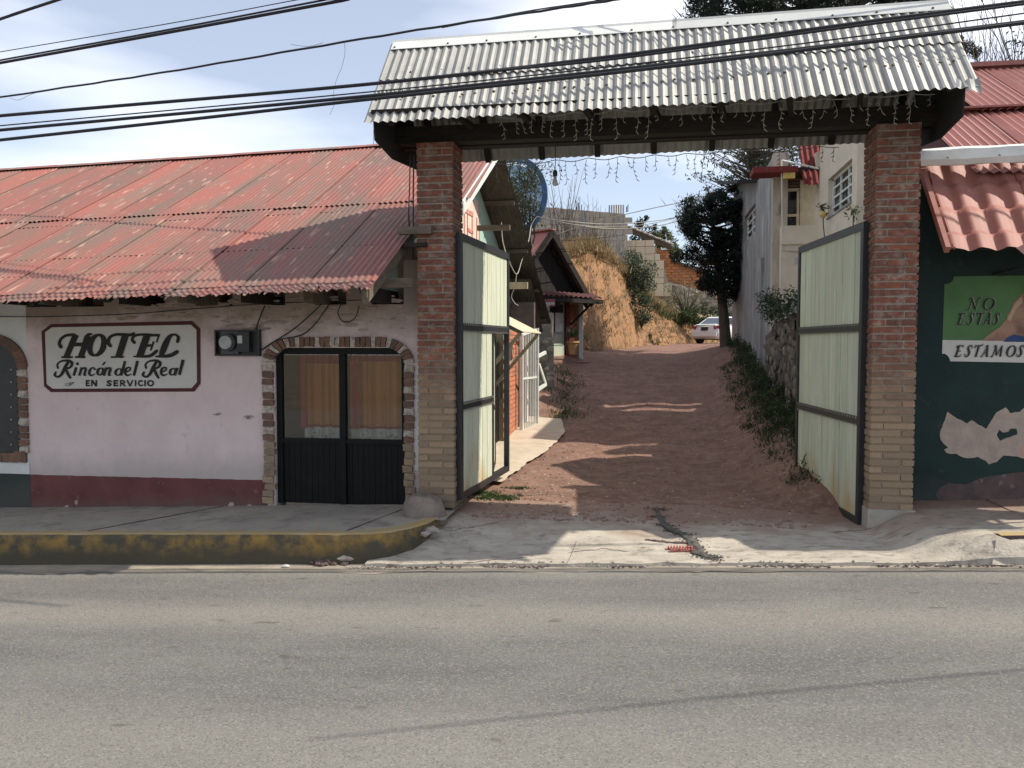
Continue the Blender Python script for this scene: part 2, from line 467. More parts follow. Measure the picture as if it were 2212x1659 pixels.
MT['dirt'] = M('red_dirt', (.225, .125, .092), (.14, .076, .057), 2.2, rough=.95, bump=.9, bs=40, c3=(.27, .175, .135), s3=7, k3=(.5, .7))
MT['apron'] = M('driveway_concrete', (.47, .42, .35), (.35, .31, .26), 3.2, (1, 1.8, 1), bump=.9, bs=30, c3=(.19, .16, .13), s3=5.5, k3=(.52, .70))
t, p, c = tw(MT['apron'])                       # dirt carried onto the concrete from the lane
g = t.nodes.new('ShaderNodeNewGeometry'); sx = t.nodes.new('ShaderNodeSeparateXYZ'); t.links.new(g.outputs['Position'], sx.inputs['Vector'])
n = t.nodes.new('ShaderNodeTexNoise'); n.inputs['Scale'].default_value = 1.7; n.inputs['Detail'].default_value = 7; t.links.new(g.outputs['Position'], n.inputs['Vector'])
a = t.nodes.new('ShaderNodeMath'); a.operation = 'MULTIPLY_ADD'; a.inputs[1].default_value = 2.0
t.links.new(n.outputs['Fac'], a.inputs[0]); t.links.new(sx.outputs['Y'], a.inputs[2])
r = t.nodes.new('ShaderNodeMapRange'); r.inputs['From Min'].default_value = 10.2; r.inputs['From Max'].default_value = 11.1; t.links.new(a.outputs[0], r.inputs['Value'])
x = t.nodes.new('ShaderNodeMix'); x.data_type = 'RGBA'; x.inputs['B'].default_value = (.24, .155, .118, 1)
t.links.new(r.outputs['Result'], x.inputs['Factor']); t.links.new(c, x.inputs['A']); t.links.new(x.outputs['Result'], p.inputs['Base Color'])
MT['kerb'] = M('kerb_yellow_worn', (.30, .185, .05), (.20, .135, .05), 6, bump=.8, bs=35, c3=(.075, .068, .05), s3=4.2, k3=(.40, .58))
t, p, c = tw(MT['kerb'])                        # moss and soot on the lower part of the kerb face, which climbs with the street
g = t.nodes.new('ShaderNodeNewGeometry'); sx = t.nodes.new('ShaderNodeSeparateXYZ'); t.links.new(g.outputs['Position'], sx.inputs['Vector'])
n = t.nodes.new('ShaderNodeTexNoise'); n.inputs['Scale'].default_value = 3.0; n.inputs['Detail'].default_value = 8; n.inputs['Roughness'].default_value = .7; t.links.new(g.outputs['Position'], n.inputs['Vector'])
a = t.nodes.new('ShaderNodeMath'); a.operation = 'MULTIPLY_ADD'; a.inputs[1].default_value = -.043
t.links.new(sx.outputs['X'], a.inputs[0]); t.links.new(sx.outputs['Z'], a.inputs[2])
b = t.nodes.new('ShaderNodeMath'); b.operation = 'MULTIPLY_ADD'; b.inputs[1].default_value = .42
t.links.new(n.outputs['Fac'], b.inputs[0]); t.links.new(a.outputs[0], b.inputs[2])
r = t.nodes.new('ShaderNodeMapRange'); r.inputs['From Min'].default_value = .43; r.inputs['From Max'].default_value = .30; t.links.new(b.outputs[0], r.inputs['Value'])
x = t.nodes.new('ShaderNodeMix'); x.data_type = 'RGBA'; x.inputs['B'].default_value = (.072, .062, .042, 1)
t.links.new(r.outputs['Result'], x.inputs['Factor']); t.links.new(c, x.inputs['A']); t.links.new(x.outputs['Result'], p.inputs['Base Color'])
MT['kerbtop'] = M('kerb_top_yellow', (.40, .28, .115), (.34, .27, .16), 5, bump=.4, bs=40, c3=(.33, .30, .25), s3=4, k3=(.55, .7))
MT['earth'] = M('cut_earth', (.33, .175, .08), (.20, .105, .05), 1.8, (1.5, 1.5, .6), bump=1.0, bs=6, c3=(.14, .095, .055), s3=2.6, k3=(.50, .64))
MT['hill'] = M('dry_hill', (.30, .215, .12), (.20, .16, .085), .5, bump=.6, bs=6, c3=(.10, .11, .05), s3=.5, k3=(.5, .65))
MT['groundfar'] = M('ground_earth', (.22, .17, .12), (.15, .13, .08), .2, bump=.3, bs=4)

# ------------------------------------------------------------------ the setting
def road_z(X): return .047 * max(-45, min(45, X))
def lane_z(Y):
    return H + pl(Y, [(9.5, -2.09), (13, -2.08), (16, -2.02), (18, -1.9), (20, -1.68), (22, -1.4), (25, -.98), (29, -.5), (33, -.28), (38, -.13), (47, -.02), (60, .1), (90, .4)])
def walk_z(X): return H - 2.04 + .038 * (X + 2.8)          # left pavement top
def walkr_z(X): return H - 1.86 + .05 * (X - 3.0)          # right pavement top
def apron_z(X, Y):
    z0 = road_z(X) + .045
    gate = lerp(lane_z(10), walkr_z(X), sm((X - 2.35) / .55))
    t = sm((Y - 8.35) / 1.5)
    if X > 2.2:
        w = sm((X - 2.2) / 1.1)
        t = lerp(t, sm((Y - 8.24) / lerp(1.0, .30, w)), w)
    return lerp(z0, gate, t) + .012 * nz(X, Y, 3, 2.3) + .006 * nz(X, Y, 9, 7)

mb = MB().grid(60, 24, lambda u, v: (lerp(-46, 46, u), lerp(-14, 8.7, v), road_z(lerp(-46, 46, u)) + .006 * nz(lerp(-46, 46, u), lerp(-14, 8.7, v), 0, .8)))
struct('road', mb, MT['asphalt'])
mb = MB().grid(40, 40, lambda u, v: (lerp(-400, 400, u), lerp(-300, 600, v), road_z(lerp(-400, 400, u)) - .4))
struct('ground', mb, MT['groundfar'])

# left pavement with its yellow kerb that curves in to the gate
edge = [(-40, 8.45), (-14, 8.45), (-9, 8.45), (-6, 8.45), (-4, 8.45), (-3.3, 8.43), (-2.95, 8.45), (-2.72, 8.56), (-2.55, 8.74), (-2.45, 8.98), (-2.40, 9.25), (-2.37, 9.62)]
inner = [(-40, 8.60), (-14, 8.60), (-9, 8.60), (-6, 8.60), (-4, 8.60), (-3.35, 8.58), (-3.05, 8.60), (-2.85, 8.70), (-2.70, 8.85), (-2.60, 9.05), (-2.55, 9.28), (-2.52, 9.62)]
pts = inner + [(-2.52, 10.0), (-40, 10.0)]
mb = MB().prism([(x, y, walk_z(x)) for x, y in pts], (0, 0, -.6))
mb = MB()
def walk_pt(u, v):
    x = lerp(-16, -2.5, u)
    e = pl(x, [(a, b) for a, b in inner[:11]])
    y = lerp(e, 10.12, v)
    return (x, y, walk_z(x) + .008 * nz(x, y, 1, 1.7))
mb.grid(110, 12, walk_pt)
mb.grid(1, 1, lambda u, v: (lerp(-2.56, -2.3, u), lerp(9.2, 10.2, v), walk_z(-2.5) - .004))
struct('pavement', mb, MT['concrete'])
mb = MB()                                     # thin expansion joints pressed in the slab
for px, qx in ((-6.4, -5.5), (-3.25, -2.9)):
    mb.bar((px, 8.6, walk_z(px) + .002), (qx, 10.05, walk_z(qx) + .002), .014, .012)
struct('pavement_joint', mb, MT['bare2'])
mb, mt = MB(), MB()
fine_e, fine_i = [], []
for A, Bq, out in ((edge, inner, None),):
    for i in range(len(A) - 1):
        k = 30 if i < 5 else 6
        for q in range(k):
            t = q / k
            fine_e.append((lerp(A[i][0], A[i + 1][0], t), lerp(A[i][1], A[i + 1][1], t)))
            fine_i.append((lerp(Bq[i][0], Bq[i + 1][0], t), lerp(Bq[i][1], Bq[i + 1][1], t)))
fine_e.append(edge[-1]); fine_i.append(inner[-1])
for i in range(len(fine_e) - 1):
    vs = []
    for j in (i, i + 1):
        (ex, ey), (ix, iy) = fine_e[j], fine_i[j]
        w = .018 * nz(ex, ey, 2, 3.1)
        c = .02 * max(0, nz(ex, ey, 6, 5))
        zt = walk_z(ex) + .004
        vs += [(ex - .0, ey + w, road_z(ex) - .1), (ex, ey + w + .008, zt - .07 - c), (ex, ey + w + .02 + c, zt - .012 - c), (ex - .0, ey + .05 + c, zt), (ix, iy, zt)]
    mb.add(vs, [(0, 5, 6, 1), (1, 6, 7, 2)])
    mt.add(vs, [(2, 7, 8, 3), (3, 8, 9, 4)])
struct('kerb', mb, MT['kerb'])
struct('kerb_top', mt, MT['kerbtop'])

# concrete ramp in front of the gate and right pavement
mb = MB().grid(150, 44, lambda u, v: (lerp(-2.95, 4.6, u), lerp(8.33 + .03 * nz(lerp(-3, 4.6, u), 0, 0, 3), 11.2, v), apron_z(lerp(-2.95, 4.6, u), lerp(8.33, 11.2, v)) - (.008 if v < .001 else 0)))
mb.grid(150, 1, lambda u, v: (lerp(-2.95, 4.6, u), 8.33 + .03 * nz(lerp(-3, 4.6, u), 0, 0, 3) - .01 * (1 - v), lerp(road_z(lerp(-2.95, 4.6, u)) - .05, apron_z(lerp(-2.95, 4.6, u), 8.33) - .008, v)))
struct('driveway', mb, MT['apron'], smooth=True)
mb = MB().box(3.55, 12, 8.62, 10.4, -.3, walkr_z(3.6) + .012)
mb = MB().grid(20, 4, lambda u, v: (lerp(3.9, 13, u), lerp(8.6, 10.45, v), walkr_z(lerp(3.9, 13, u)) + .006))
struct('pavement_right', mb, MT['apron'])
mb, mt = MB(), MB()
for i in range(30):
    a, b = lerp(3.34, 13, i / 30), lerp(3.34, 13, (i + 1) / 30)
    za, zb = walkr_z(a) + .014, walkr_z(b) + .014
    mb.add([(a, 8.46, road_z(a) - .1), (b, 8.46, road_z(b) - .1), (b, 8.47, zb), (a, 8.47, za)], [(0, 1, 2, 3)])
    mt.add([(a, 8.47, za), (b, 8.47, zb), (b, 8.62, zb + .003), (a, 8.62, za + .003)], [(0, 1, 2, 3)])
mb.add([(3.34, 8.46, road_z(3.3) - .1), (3.34, 8.47, walkr_z(3.34) + .014), (3.34, 8.7, walkr_z(3.34)), (3.34, 8.7, road_z(3.3) - .1)], [(0, 1, 2, 3)])
struct('kerb_right', mb, MT['bare2'])
struct('kerb_top_right', mt, MT['kerbtop'])
mb = MB().prism([(3.30, 8.30, road_z(3.3) - .05), (3.30, 8.30, road_z(3.3) + .06), (3.33, 8.44, walkr_z(3.34) + .01), (4.1, 8.44, road_z(4.1) - .02)], (0, .02, 0))
mb = MB().add([(3.2, 8.30, road_z(3.2) + .02), (3.30, 8.47, walkr_z(3.3) + .016), (4.05, 8.458, road_z(4.05) - .01), (3.95, 8.28, road_z(3.95) - .01)], [(0, 3, 2, 1)])
struct('kerb_ramp', mb, MT['apron'])
mb = MB()                                     # dust and grit strip along the gutter
mb.grid(200, 3, lambda u, v: (lerp(-12, 5, u), lerp(8.14, 8.47, v) + (.12 * nz(lerp(-12, 5, u), v * 2, 5, 1.6) + .05 * nz(lerp(-12, 5, u), v * 2, 5, 7)) * (1 - v), road_z(lerp(-12, 5, u)) + .0035 + .006 * v + .006 * nz(lerp(-12, 5, u), 0, 0, .8) + .003 * nz(u * 60, v * 5, 2)))
struct('gutter', mb, M('gutter_dust', (.36, .31, .245), (.24, .21, .17), 3.5, (.6, 1.6, 1), bump=.8, bs=40, c3=(.13, .12, .10), s3=2.5, k3=(.56, .7)))

# dirt lane climbing the hill
def lane_pt(X, Y):
    z = lane_z(Y)
    z += .03 * nz(X, Y, 0, .7) + .018 * nz(X, Y, 4, 2.1) + .008 * nz(X, Y, 8, 6)
    z -= .05 * (math.exp(-((X + .75) / .35) ** 2) + math.exp(-((X - .85) / .35) ** 2)) * sm((Y - 11) / 3)
    k = pl(Y, [(10, 0), (12, 1), (24, 1), (36, .2), (46, 0)])
    z += k * .62 * sm((X - 1.35) / 1.6)
    z -= .09 * sm((10.95 - Y) / .6)
    z += .25 * sm((-2.1 - X) / .8) * sm((Y - 18.5) / 2)
    return (X, Y, z)
mb = MB()
for y0, y1, nu, nv in ((10.35, 20, 80, 100), (20, 62, 60, 130)):
    xl, xr = (-3.3, 4.4) if y0 < 20 else (-5, 14)
    mb.grid(nu, nv, lambda u, v: lane_pt(lerp(xl, xr, u), lerp(y0, y1, v)))
struct('dirt_lane', mb, MT['dirt'], smooth=True)
mb = MB()                                     # concrete footpath along the gable wall
mb.grid(14, 70, lambda u, v: (lerp(-3.05, pl(lerp(11.9, 19, v), [(11.9, -2.1), (13.5, -2.02), (15, -1.85), (17.5, -1.72), (19, -1.95)]) + .06 * nz(v * 20, 3), u), lerp(11.9, 19, v), lane_z(lerp(11.9, 19, v)) + lerp(.13, .055, u) + .014 * nz(u * 2, v * 14, 1)))
struct('footpath', mb, M('footpath_concrete', (.50, .42, .33), (.42, .34, .26), 3, bump=.6, bs=30, c3=(.30, .22, .17), s3=4, k3=(.6, .75)))

# hillside: cut earth face and the dry slope above it
SEC = [((-9, 30.5, -.5), (-9.5, 32.0, 3.3)), ((-2.75, 30.6, -.55), (-3.3, 32.2, 3.45)), ((-2.0, 32.6, -.35), (-2.45, 34.4, 3.85)), ((-1.05, 36, -.25), (-1.6, 38, 3.7)), ((0.1, 40.5, -.2), (-.5, 43.0, 2.6)),
       ((1.1, 44.5, -.1), (.6, 47, 1.7)), ((2.6, 49, -.05), (2.4, 51, 1.15)), ((5, 53.5, .1), (4.9, 55.5, 1.35)), ((9, 57, .2), (9, 59, 1.8)), ((16, 60, .3), (16, 62, 2.4))]
def hill_pt(u, v):
    k = u * (len(SEC) - 1)
    i = min(int(k), len(SEC) - 2)
    f = k - i
    b = Vector(SEC[i][0]).lerp(Vector(SEC[i + 1][0]), f)
    t = Vector(SEC[i][1]).lerp(Vector(SEC[i + 1][1]), f)
    if v < .5:
        w = v / .5
        p = b.lerp(t, w)
        p.z = lerp(b.z - .25, t.z, w ** .92)
        g = nz(p.x * 1.7, p.y * .9, p.z * .28, 1.1) * .55 + nz(p.x, p.y, p.z * .5, 2.6) * .22 + nz(p.x, p.y, p.z, 6) * .08
        p.y += g * (.35 + .65 * sin(pi * w))
        p.x += .5 * g * sin(pi * w)
    else:
        w = (v - .5) / .5
        dist = 60 * w ** 1.7
        p = t + Vector((-.05 * dist, dist, 0))
        p.z += pl(dist, [(0, 0), (2, .5), (8, 1.25), (20, 2.2), (60, 3.2)]) + .25 * nz(p.x, p.y, 0, .5) + .1 * nz(p.x, p.y, 0, 2)
    return (p.x, p.y, p.z + H)
struct('hillside', MB().grid(150, 34, lambda u, v: hill_pt(u, v * .5)), MT['earth'])
struct('hill', MB().grid(110, 40, lambda u, v: hill_pt(u, .5 + v * .5)), MT['hill'])

# ------------------------------------------------------------------ corrugated sheet
def corrugated(w, ln, pitch=.076, amp=.009, ns=5, sag=.0, jag=0, seed=0, per=6):
    """sheet in local x (across) and y (down-slope, 0..-ln), normal z"""
    mb = MB()
    n = max(6, int(round(w / pitch * per)))
    rnd = random.Random(seed)
    ph = [rnd.uniform(-1, 1) for _ in range(40)]
    def fn(u, v):
        y = -ln * v
        if v > .999 and jag: y += jag * ph[int(u * 37)]
        return (w * u, y, amp * sin(2 * pi * w * u / pitch) + sag * sin(pi * v) + (.012 * nz(u * 3, seed * 1.7) * v if jag else 0))
    return mb.grid(n, ns, fn)
def slope_matrix(p_top_left, along, down):
    x = Vector(along).normalized(); y = -Vector(down).normalized()
    z = x.cross(y).normalized(); y = z.cross(x)
    return Matrix(((x.x, y.x, z.x, 0), (x.y, y.y, z.y, 0), (x.z, y.z, z.z, 0), (0, 0, 0, 1)))
def lay(name, me, parent, top_left, along, down, lift=0, twist=0):
    Rm = slope_matrix(top_left, along, down)
    if twist: Rm = Rm @ Matrix.Rotation(twist, 4, 'Y')
    p = Vector(top_left) + (Rm @ Vector((0, 0, 1))) * lift
    return piece(name, me, parent, p, Rm.to_euler())

# ------------------------------------------------------------------ hotel on the left
YW = 10.1                                             # facade
def fa(x, y, off=0): return at(x, y, Y=YW - off)
def z5(zx, zy, off=0): return fa((900 + zx / 2.3042) / 1.736, (1140 + zy / 2.3042) / 1.736, off)
def z3(zx, zy, off=0): return fa(zx / 2.3042 / 1.736, (1080 + zy / 2.3042) / 1.736, off)
XE = -2.78                                            # right end of the facade
hotel = thing('hotel', (-7, YW, walk_z(-7)), 'pink hotel under a faded red corrugated roof, left of the brick gateway', 'hotel')
dl, dr, dt = z5(296, 500).x, z5(1424, 500).x, z5(800, 378).z
xs = fa(62, 900).x                                    # where the pink paint stops on the left
wtop = fa(500, 660).z
gt = lambda x: walk_z(x) - .3
mb = MB()
mb.box(xs, dl, YW, YW + .3, gt(-9), wtop)
mb.box(dl, dr, YW, YW + .3, dt, wtop)
mb.box(dr, XE, YW, YW + .3, gt(-3), wtop)
# blocks of wall between the dark openings under the eave
ops = [(51, 122), (132, 224), (308, 356), (422, 502), (565, 616), (680, 748), (800, 872)]
xo = [(fa(a, 640).x, fa(b, 640).x) for a, b in ops]
last = xs
for a, b in xo:
    if a > last: mb.box(last, a, YW, YW + .3, wtop, wtop + .55)
    last = b
mb.box(last, XE, YW, YW + .3, wtop, wtop + .55)
mb.box(xs, XE, YW + .301, YW + .4, wtop - .1, wtop + .75)
part('wall', mb, MT['pink'], hotel)
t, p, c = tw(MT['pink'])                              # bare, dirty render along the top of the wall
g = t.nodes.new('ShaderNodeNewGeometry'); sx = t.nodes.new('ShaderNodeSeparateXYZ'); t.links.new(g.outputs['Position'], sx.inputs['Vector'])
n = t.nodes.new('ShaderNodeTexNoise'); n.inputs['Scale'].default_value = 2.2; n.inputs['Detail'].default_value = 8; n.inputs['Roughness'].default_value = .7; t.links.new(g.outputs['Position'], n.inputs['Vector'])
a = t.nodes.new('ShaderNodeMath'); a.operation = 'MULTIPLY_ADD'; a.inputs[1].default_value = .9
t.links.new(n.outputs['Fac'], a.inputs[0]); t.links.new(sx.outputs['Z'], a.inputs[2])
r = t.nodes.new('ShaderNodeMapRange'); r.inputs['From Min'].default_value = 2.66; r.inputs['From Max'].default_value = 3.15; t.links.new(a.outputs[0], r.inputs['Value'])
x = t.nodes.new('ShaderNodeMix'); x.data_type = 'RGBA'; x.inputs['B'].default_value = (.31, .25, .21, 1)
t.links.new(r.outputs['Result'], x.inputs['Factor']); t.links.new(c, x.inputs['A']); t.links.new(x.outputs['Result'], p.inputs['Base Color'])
# rough plaster lumps under the eave
mb = MB()
for i in range(150):
    px = R.uniform(240, 880)
    q = fa(px, R.uniform(640, 715 if px > 480 else 690))
    mb.rock((q.x, YW - .002, q.z), R.uniform(.015, .05), (2.2, .22, .6), .4)
part('rough_plaster', mb, MT['plaster'], hotel, kind='stuff')
# painted base
d1, d2 = fa(62, 1025), fa(566, 1037)
mb = MB().prism([(lerp(xs, dl - .12, k / 60), YW - .004, lerp(d1.z, d2.z, k / 60) + .007 * nz(k * .35, 0) + .004 * nz(k * 1.3, 7)) for k in range(61)] + [(dl - .12, YW - .004, gt(-5)), (xs, YW - .004, gt(-9))], (0, .01, 0))
for key, za_, zb_, cc in (('dado', .72, .42, (.13, .10, .085)), ('pink', 1.36, 1.0, (.47, .41, .39))):   # splashed street dirt, climbing with the street
    t, p, c = tw(MT[key])
    g = t.nodes.new('ShaderNodeNewGeometry'); sx = t.nodes.new('ShaderNodeSeparateXYZ'); t.links.new(g.outputs['Position'], sx.inputs['Vector'])
    n = t.nodes.new('ShaderNodeTexNoise'); n.inputs['Scale'].default_value = 3.5; n.inputs['Detail'].default_value = 9; n.inputs['Roughness'].default_value = .75; t.links.new(g.outputs['Position'], n.inputs['Vector'])
    a = t.nodes.new('ShaderNodeMath'); a.operation = 'MULTIPLY_ADD'; a.inputs[1].default_value = -.038; t.links.new(sx.outputs['X'], a.inputs[0]); t.links.new(sx.outputs['Z'], a.inputs[2])
    b = t.nodes.new('ShaderNodeMath'); b.operation = 'MULTIPLY_ADD'; b.inputs[1].default_value = .5; t.links.new(n.outputs['Fac'], b.inputs[0]); t.links.new(a.outputs[0], b.inputs[2])
    r = t.nodes.new('ShaderNodeMapRange'); r.inputs['From Min'].default_value = za_; r.inputs['From Max'].default_value = zb_; t.links.new(b.outputs[0], r.inputs['Value'])
    x = t.nodes.new('ShaderNodeMix'); x.data_type = 'RGBA'; x.inputs['B'].default_value = (*cc, 1)
    t.links.new(r.outputs['Result'], x.inputs['Factor']); t.links.new(c, x.inputs['A']); t.links.new(x.outputs['Result'], p.inputs['Base Color'])
part('painted_base', mb, MT['dado'], hotel, label='maroon painted base of the pink wall')
mb = MB()                                             # chips in the painted base
for px, py in ((592, 1100), (146, 1096), (500, 1090), (165, 1085)):
    q = fa(px, py) if py < 1099 else fa(540, 1095)
    mb.prism([(q.x + .045 * cos(k) * R.uniform(.5, 1.1), YW - .006, q.z + .04 * sin(k) * R.uniform(.5, 1.1)) for k in [i * .7 for i in range(9)]], (0, .004, 0))
part('paint_chip', mb, MT['bare'], hotel, kind='stuff')
# white end of the facade at the far left
mb = MB()
wx = z3(165, 800).x
mb.box(-16, xs, YW, YW + .3, fa(30, 1000).z, wtop + .55)
part('wall', mb, MT['whitewall'], hotel, label='white painted end of the facade')
mb = MB().box(-16, xs - .003, YW - .004, YW + .3, gt(-9), fa(30, 1023).z)
part('painted_base', mb, MT['darkgreen'], hotel, label='dark green painted base at the far left')
mb = MB().box(-16, xs - .003, YW - .012, YW + .3, fa(30, 1023).z, fa(30, 998).z)
part('sill', mb, MT['whitewall'], hotel)
# arched window at the far left
_ac = z3(-60, 690); _ar = z3(161, 690).x - _ac.x
aw = part('window', MB().box(-10.5, z3(160, 900).x, YW - .03, YW, z3(100, 1420).z, _ac.z).prism([(_ac.x + _ar * cos(k * pi / 20), YW - .03, _ac.z + _ar * .86 * sin(k * pi / 20)) for k in range(21)], (0, .03, 0)), MT['blackmetal'], hotel, label='black metal arched window cut by the left edge')
mb = MB()
for k in range(7):
    q = z3(97, 705 + k * 108, .035)
    mb.rock(q, .014, (1, .6, 1), 0)
part('rivet', mb, MT['cablegrey'], aw, kind='stuff')
def jit_brick(w, h, d, seed, j=.006):
    rr = random.Random(seed)
    f = lambda a: a + rr.uniform(-j, j)
    return MB().hexa([(f(0), f(0), f(0)), (f(w), f(0), f(0)), (f(w), d, f(0)), (f(0), d, f(0)), (f(0), f(0), f(h)), (f(w), f(0), f(h)), (f(w), d, f(h)), (f(0), d, f(h))])
# bricks round that window: right jamb, arch, sill
j0, j1 = z3(163, 800).x, z3(240, 800).x
ztop, zbot = z3(200, 640).z, z3(200, 1420).z
nb = 13
hb = (ztop - zbot) / nb
me_d = [jit_brick(j1 - j0, hb - .012, .06, 70 + k).mesh('brick', MT['doorbrick']) for k in range(3)]
me_p = [jit_brick(j1 - j0, hb - .012, .06, 80 + k).mesh('brick', MT['palebrick']) for k in range(2)]
for i in range(nb):
    me = me_p[i % 2] if i in (0, 4, 8, 11) else me_d[i % 3]
    piece('brick', me, hotel, (j0, YW - .035, zbot + hb * i))
c0 = z3(-60, 690)
ri, ro = z3(160, 690).x - c0.x, z3(243, 690).x - c0.x
for i in range(11):
    a0, a1 = pi / 2 * i / 11 + .05, pi / 2 * (i + 1) / 11 + .045
    mb = MB().prism([(c0.x + q * cos(w), YW - .036, c0.z + q * .86 * sin(w)) for q, w in ((ri, a0), (ro, a0), (ro, a1), (ri, a1))], (0, .06, 0))
    part('brick', mb, MT['doorbrick'], hotel)
for i in range(12):
    q = z3(240 - i * 32, 1425)
    piece('brick', jit_brick(.064, .155, .06, 90 + i % 3).mesh('brick', MT['doorbrick']) if i < 3 else bpy.data.meshes['brick'], hotel, (q.x - .07, YW - .04, z3(200, 1505).z)) if i < 3 else None
sill_me = jit_brick(.064, z3(200, 1425).z - z3(200, 1505).z, .06, 95).mesh('brick', MT['doorbrick'])
for i in range(3, 12): piece('brick', sill_me, hotel, (z3(240 - i * 26, 1425).x - .07, YW - .04, z3(200, 1505).z))

# --- door and its brick surround
door = part('door', MB().box(dl, dl + .075, YW + .05, YW + .13, gt(-4) + .3, dt).box(dr - .06, dr, YW + .05, YW + .13, gt(-4) + .3, dt).box(dl, dr, YW + .048, YW + .132, dt - .085, dt)
            .box(z5(845, 500).x, z5(895, 500).x, YW + .04, YW + .135, gt(-4) + .3, dt - .08).box(dl, dr, YW + .051, YW + .129, z5(600, 1205).z, z5(600, 1166).z), MT['blackdoor'], hotel, label='black metal double door with curtained panes above')
zb, zp = gt(-4) + .3, z5(600, 1205).z
for a, b in ((dl + .07, z5(845, 500).x), (z5(895, 500).x, dr - .055)):
    mb = MB()
    n = 10
    for k in range(n):
        mb.box(lerp(a, b, k / n) + .002, lerp(a, b, (k + 1) / n) - .002, YW + .085 + .002 * (k % 2), YW + .12, zb, zp)
    part('door_panel', mb, MT['blackdoor'], door)
    part('pane', MB().box(a, b, YW + .085, YW + .089, zp + .05, dt - .08), MT['glass'], door)
# curtains behind the glass
mc = M('curtain_cloth', (.58, .235, .07), (.50, .19, .05), 3, (1.2, 1, .8), bump=.1, bs=120)
t, p, c = tw(mc)                                       # woven grid of paler threads
g = t.nodes.new('ShaderNodeNewGeometry')
br = t.nodes.new('ShaderNodeTexBrick'); br.inputs['Scale'].default_value = 30; br.inputs['Mortar Size'].default_value = .012; br.offset = .3
br.inputs['Color1'].default_value = (0, 0, 0, 1); br.inputs['Color2'].default_value = (0, 0, 0, 1); br.inputs['Mortar'].default_value = (.18,) * 3 + (1,)
mpp = t.nodes.new('ShaderNodeMapping'); mpp.inputs['Rotation'].default_value = (pi / 2, 0, 0)
x = t.nodes.new('ShaderNodeMix'); x.data_type = 'RGBA'; x.inputs['B'].default_value = (.62, .40, .24, 1)
t.links.new(g.outputs['Position'], mpp.inputs['Vector']); t.links.new(mpp.outputs['Vector'], br.inputs['Vector']); t.links.new(br.outputs['Color'], x.inputs['Factor']); t.links.new(c, x.inputs['A']); t.links.new(x.outputs['Result'], p.inputs['Base Color'])
mh = M('curtain_hem', (.62, .62, .58), (.55, .55, .50), 8, bump=.1, c3=(.20, .18, .15), s3=16, k3=(.58, .62))
mr_ = M('curtain_red', (.38, .045, .04), (.30, .05, .04), 6, bump=.1)
def curtain(x0, x1, zlo, zhi, seed):
    fold = lambda u: .045 * sin(u * 21 + seed) + .022 * sin(u * 47 + seed * 2)
    f = lambda z0, z1: (lambda u, v: (lerp(x0, x1, u), YW + .24 + fold(u), lerp(z0, z1, v)))
    o = part('curtain', MB().grid(70, 3, f(zlo + .15, zhi - .13)), mc, hotel)
    part('hem', MB().grid(70, 1, f(zlo, zlo + .15)), mh, o)
    part('heading', MB().grid(70, 1, f(zhi - .13, zhi)), mr_, o)
    part('trim', MB().grid(70, 1, lambda u, v: (lerp(x0, x1, u), YW + .232 + fold(u), lerp(zlo + .15, zlo + .185, v))), mr_, o)
curtain(z5(470, 500).x, z5(850, 500).x, zp + .04, dt - .08, 1)
part('curtain', MB().grid(8, 2, lambda u, v: (z5(474 + 50 * u, 500).x, YW + .165 + .012 * sin(u * 6), lerp(zp + .18, dt - .1, v))), mr_, hotel, label='red edge of curtain in the left pane')
curtain(z5(890, 500).x, dr + .05, zp + .03, dt - .05, 4)
part('curtain', MB().grid(8, 2, lambda u, v: (z5(925 + 60 * u, 500).x, YW + .165 + .012 * sin(u * 6), lerp(zp + .18, dt - .1, v))), mr_, hotel, label='red strip of curtain in the right pane')
part('room', MB().box(dl - .3, dr + .4, YW + .9, YW + .95, zb, dt + .2).box(dl - .3, dr + .4, YW + .3, YW + .9, zb - .02, zb + .2), M('room_dark', (.06, .05, .045), None, 3), hotel)
# jamb bricks
bl0, bl1 = z5(203, 700).x, z5(300, 700).x
br0, br1 = z5(1424, 700).x, z5(1508, 700).x
zj1 = z5(250, 515).z
nb = int((zj1 - zb) / .0905)
hb = (zj1 - zb) / nb
pale = {nb - 1: 1, nb - 4: 1, nb - 7: 1, nb - 10: 1}
for x0, x1, sd in ((bl0, bl1, 1), (br0, br1, 2)):
    ms_ = {k: [jit_brick(x1 - x0 - .006, hb - .012, .07, 100 + sd * 10 + q, .007).mesh('brick', MT[k]) for q in range(3)] for k in ('doorbrick', 'palebrick', 'tanbrick')}
    for i in range(nb):
        k = 'tanbrick' if i < 9 else 'palebrick' if i in pale else 'doorbrick'
        piece('brick', ms_[k][i % 3], hotel, (x0 + R.uniform(-.012, .006) * (1 if i > 8 else 2), YW - .03 - R.uniform(0, .012), zb + hb * i))
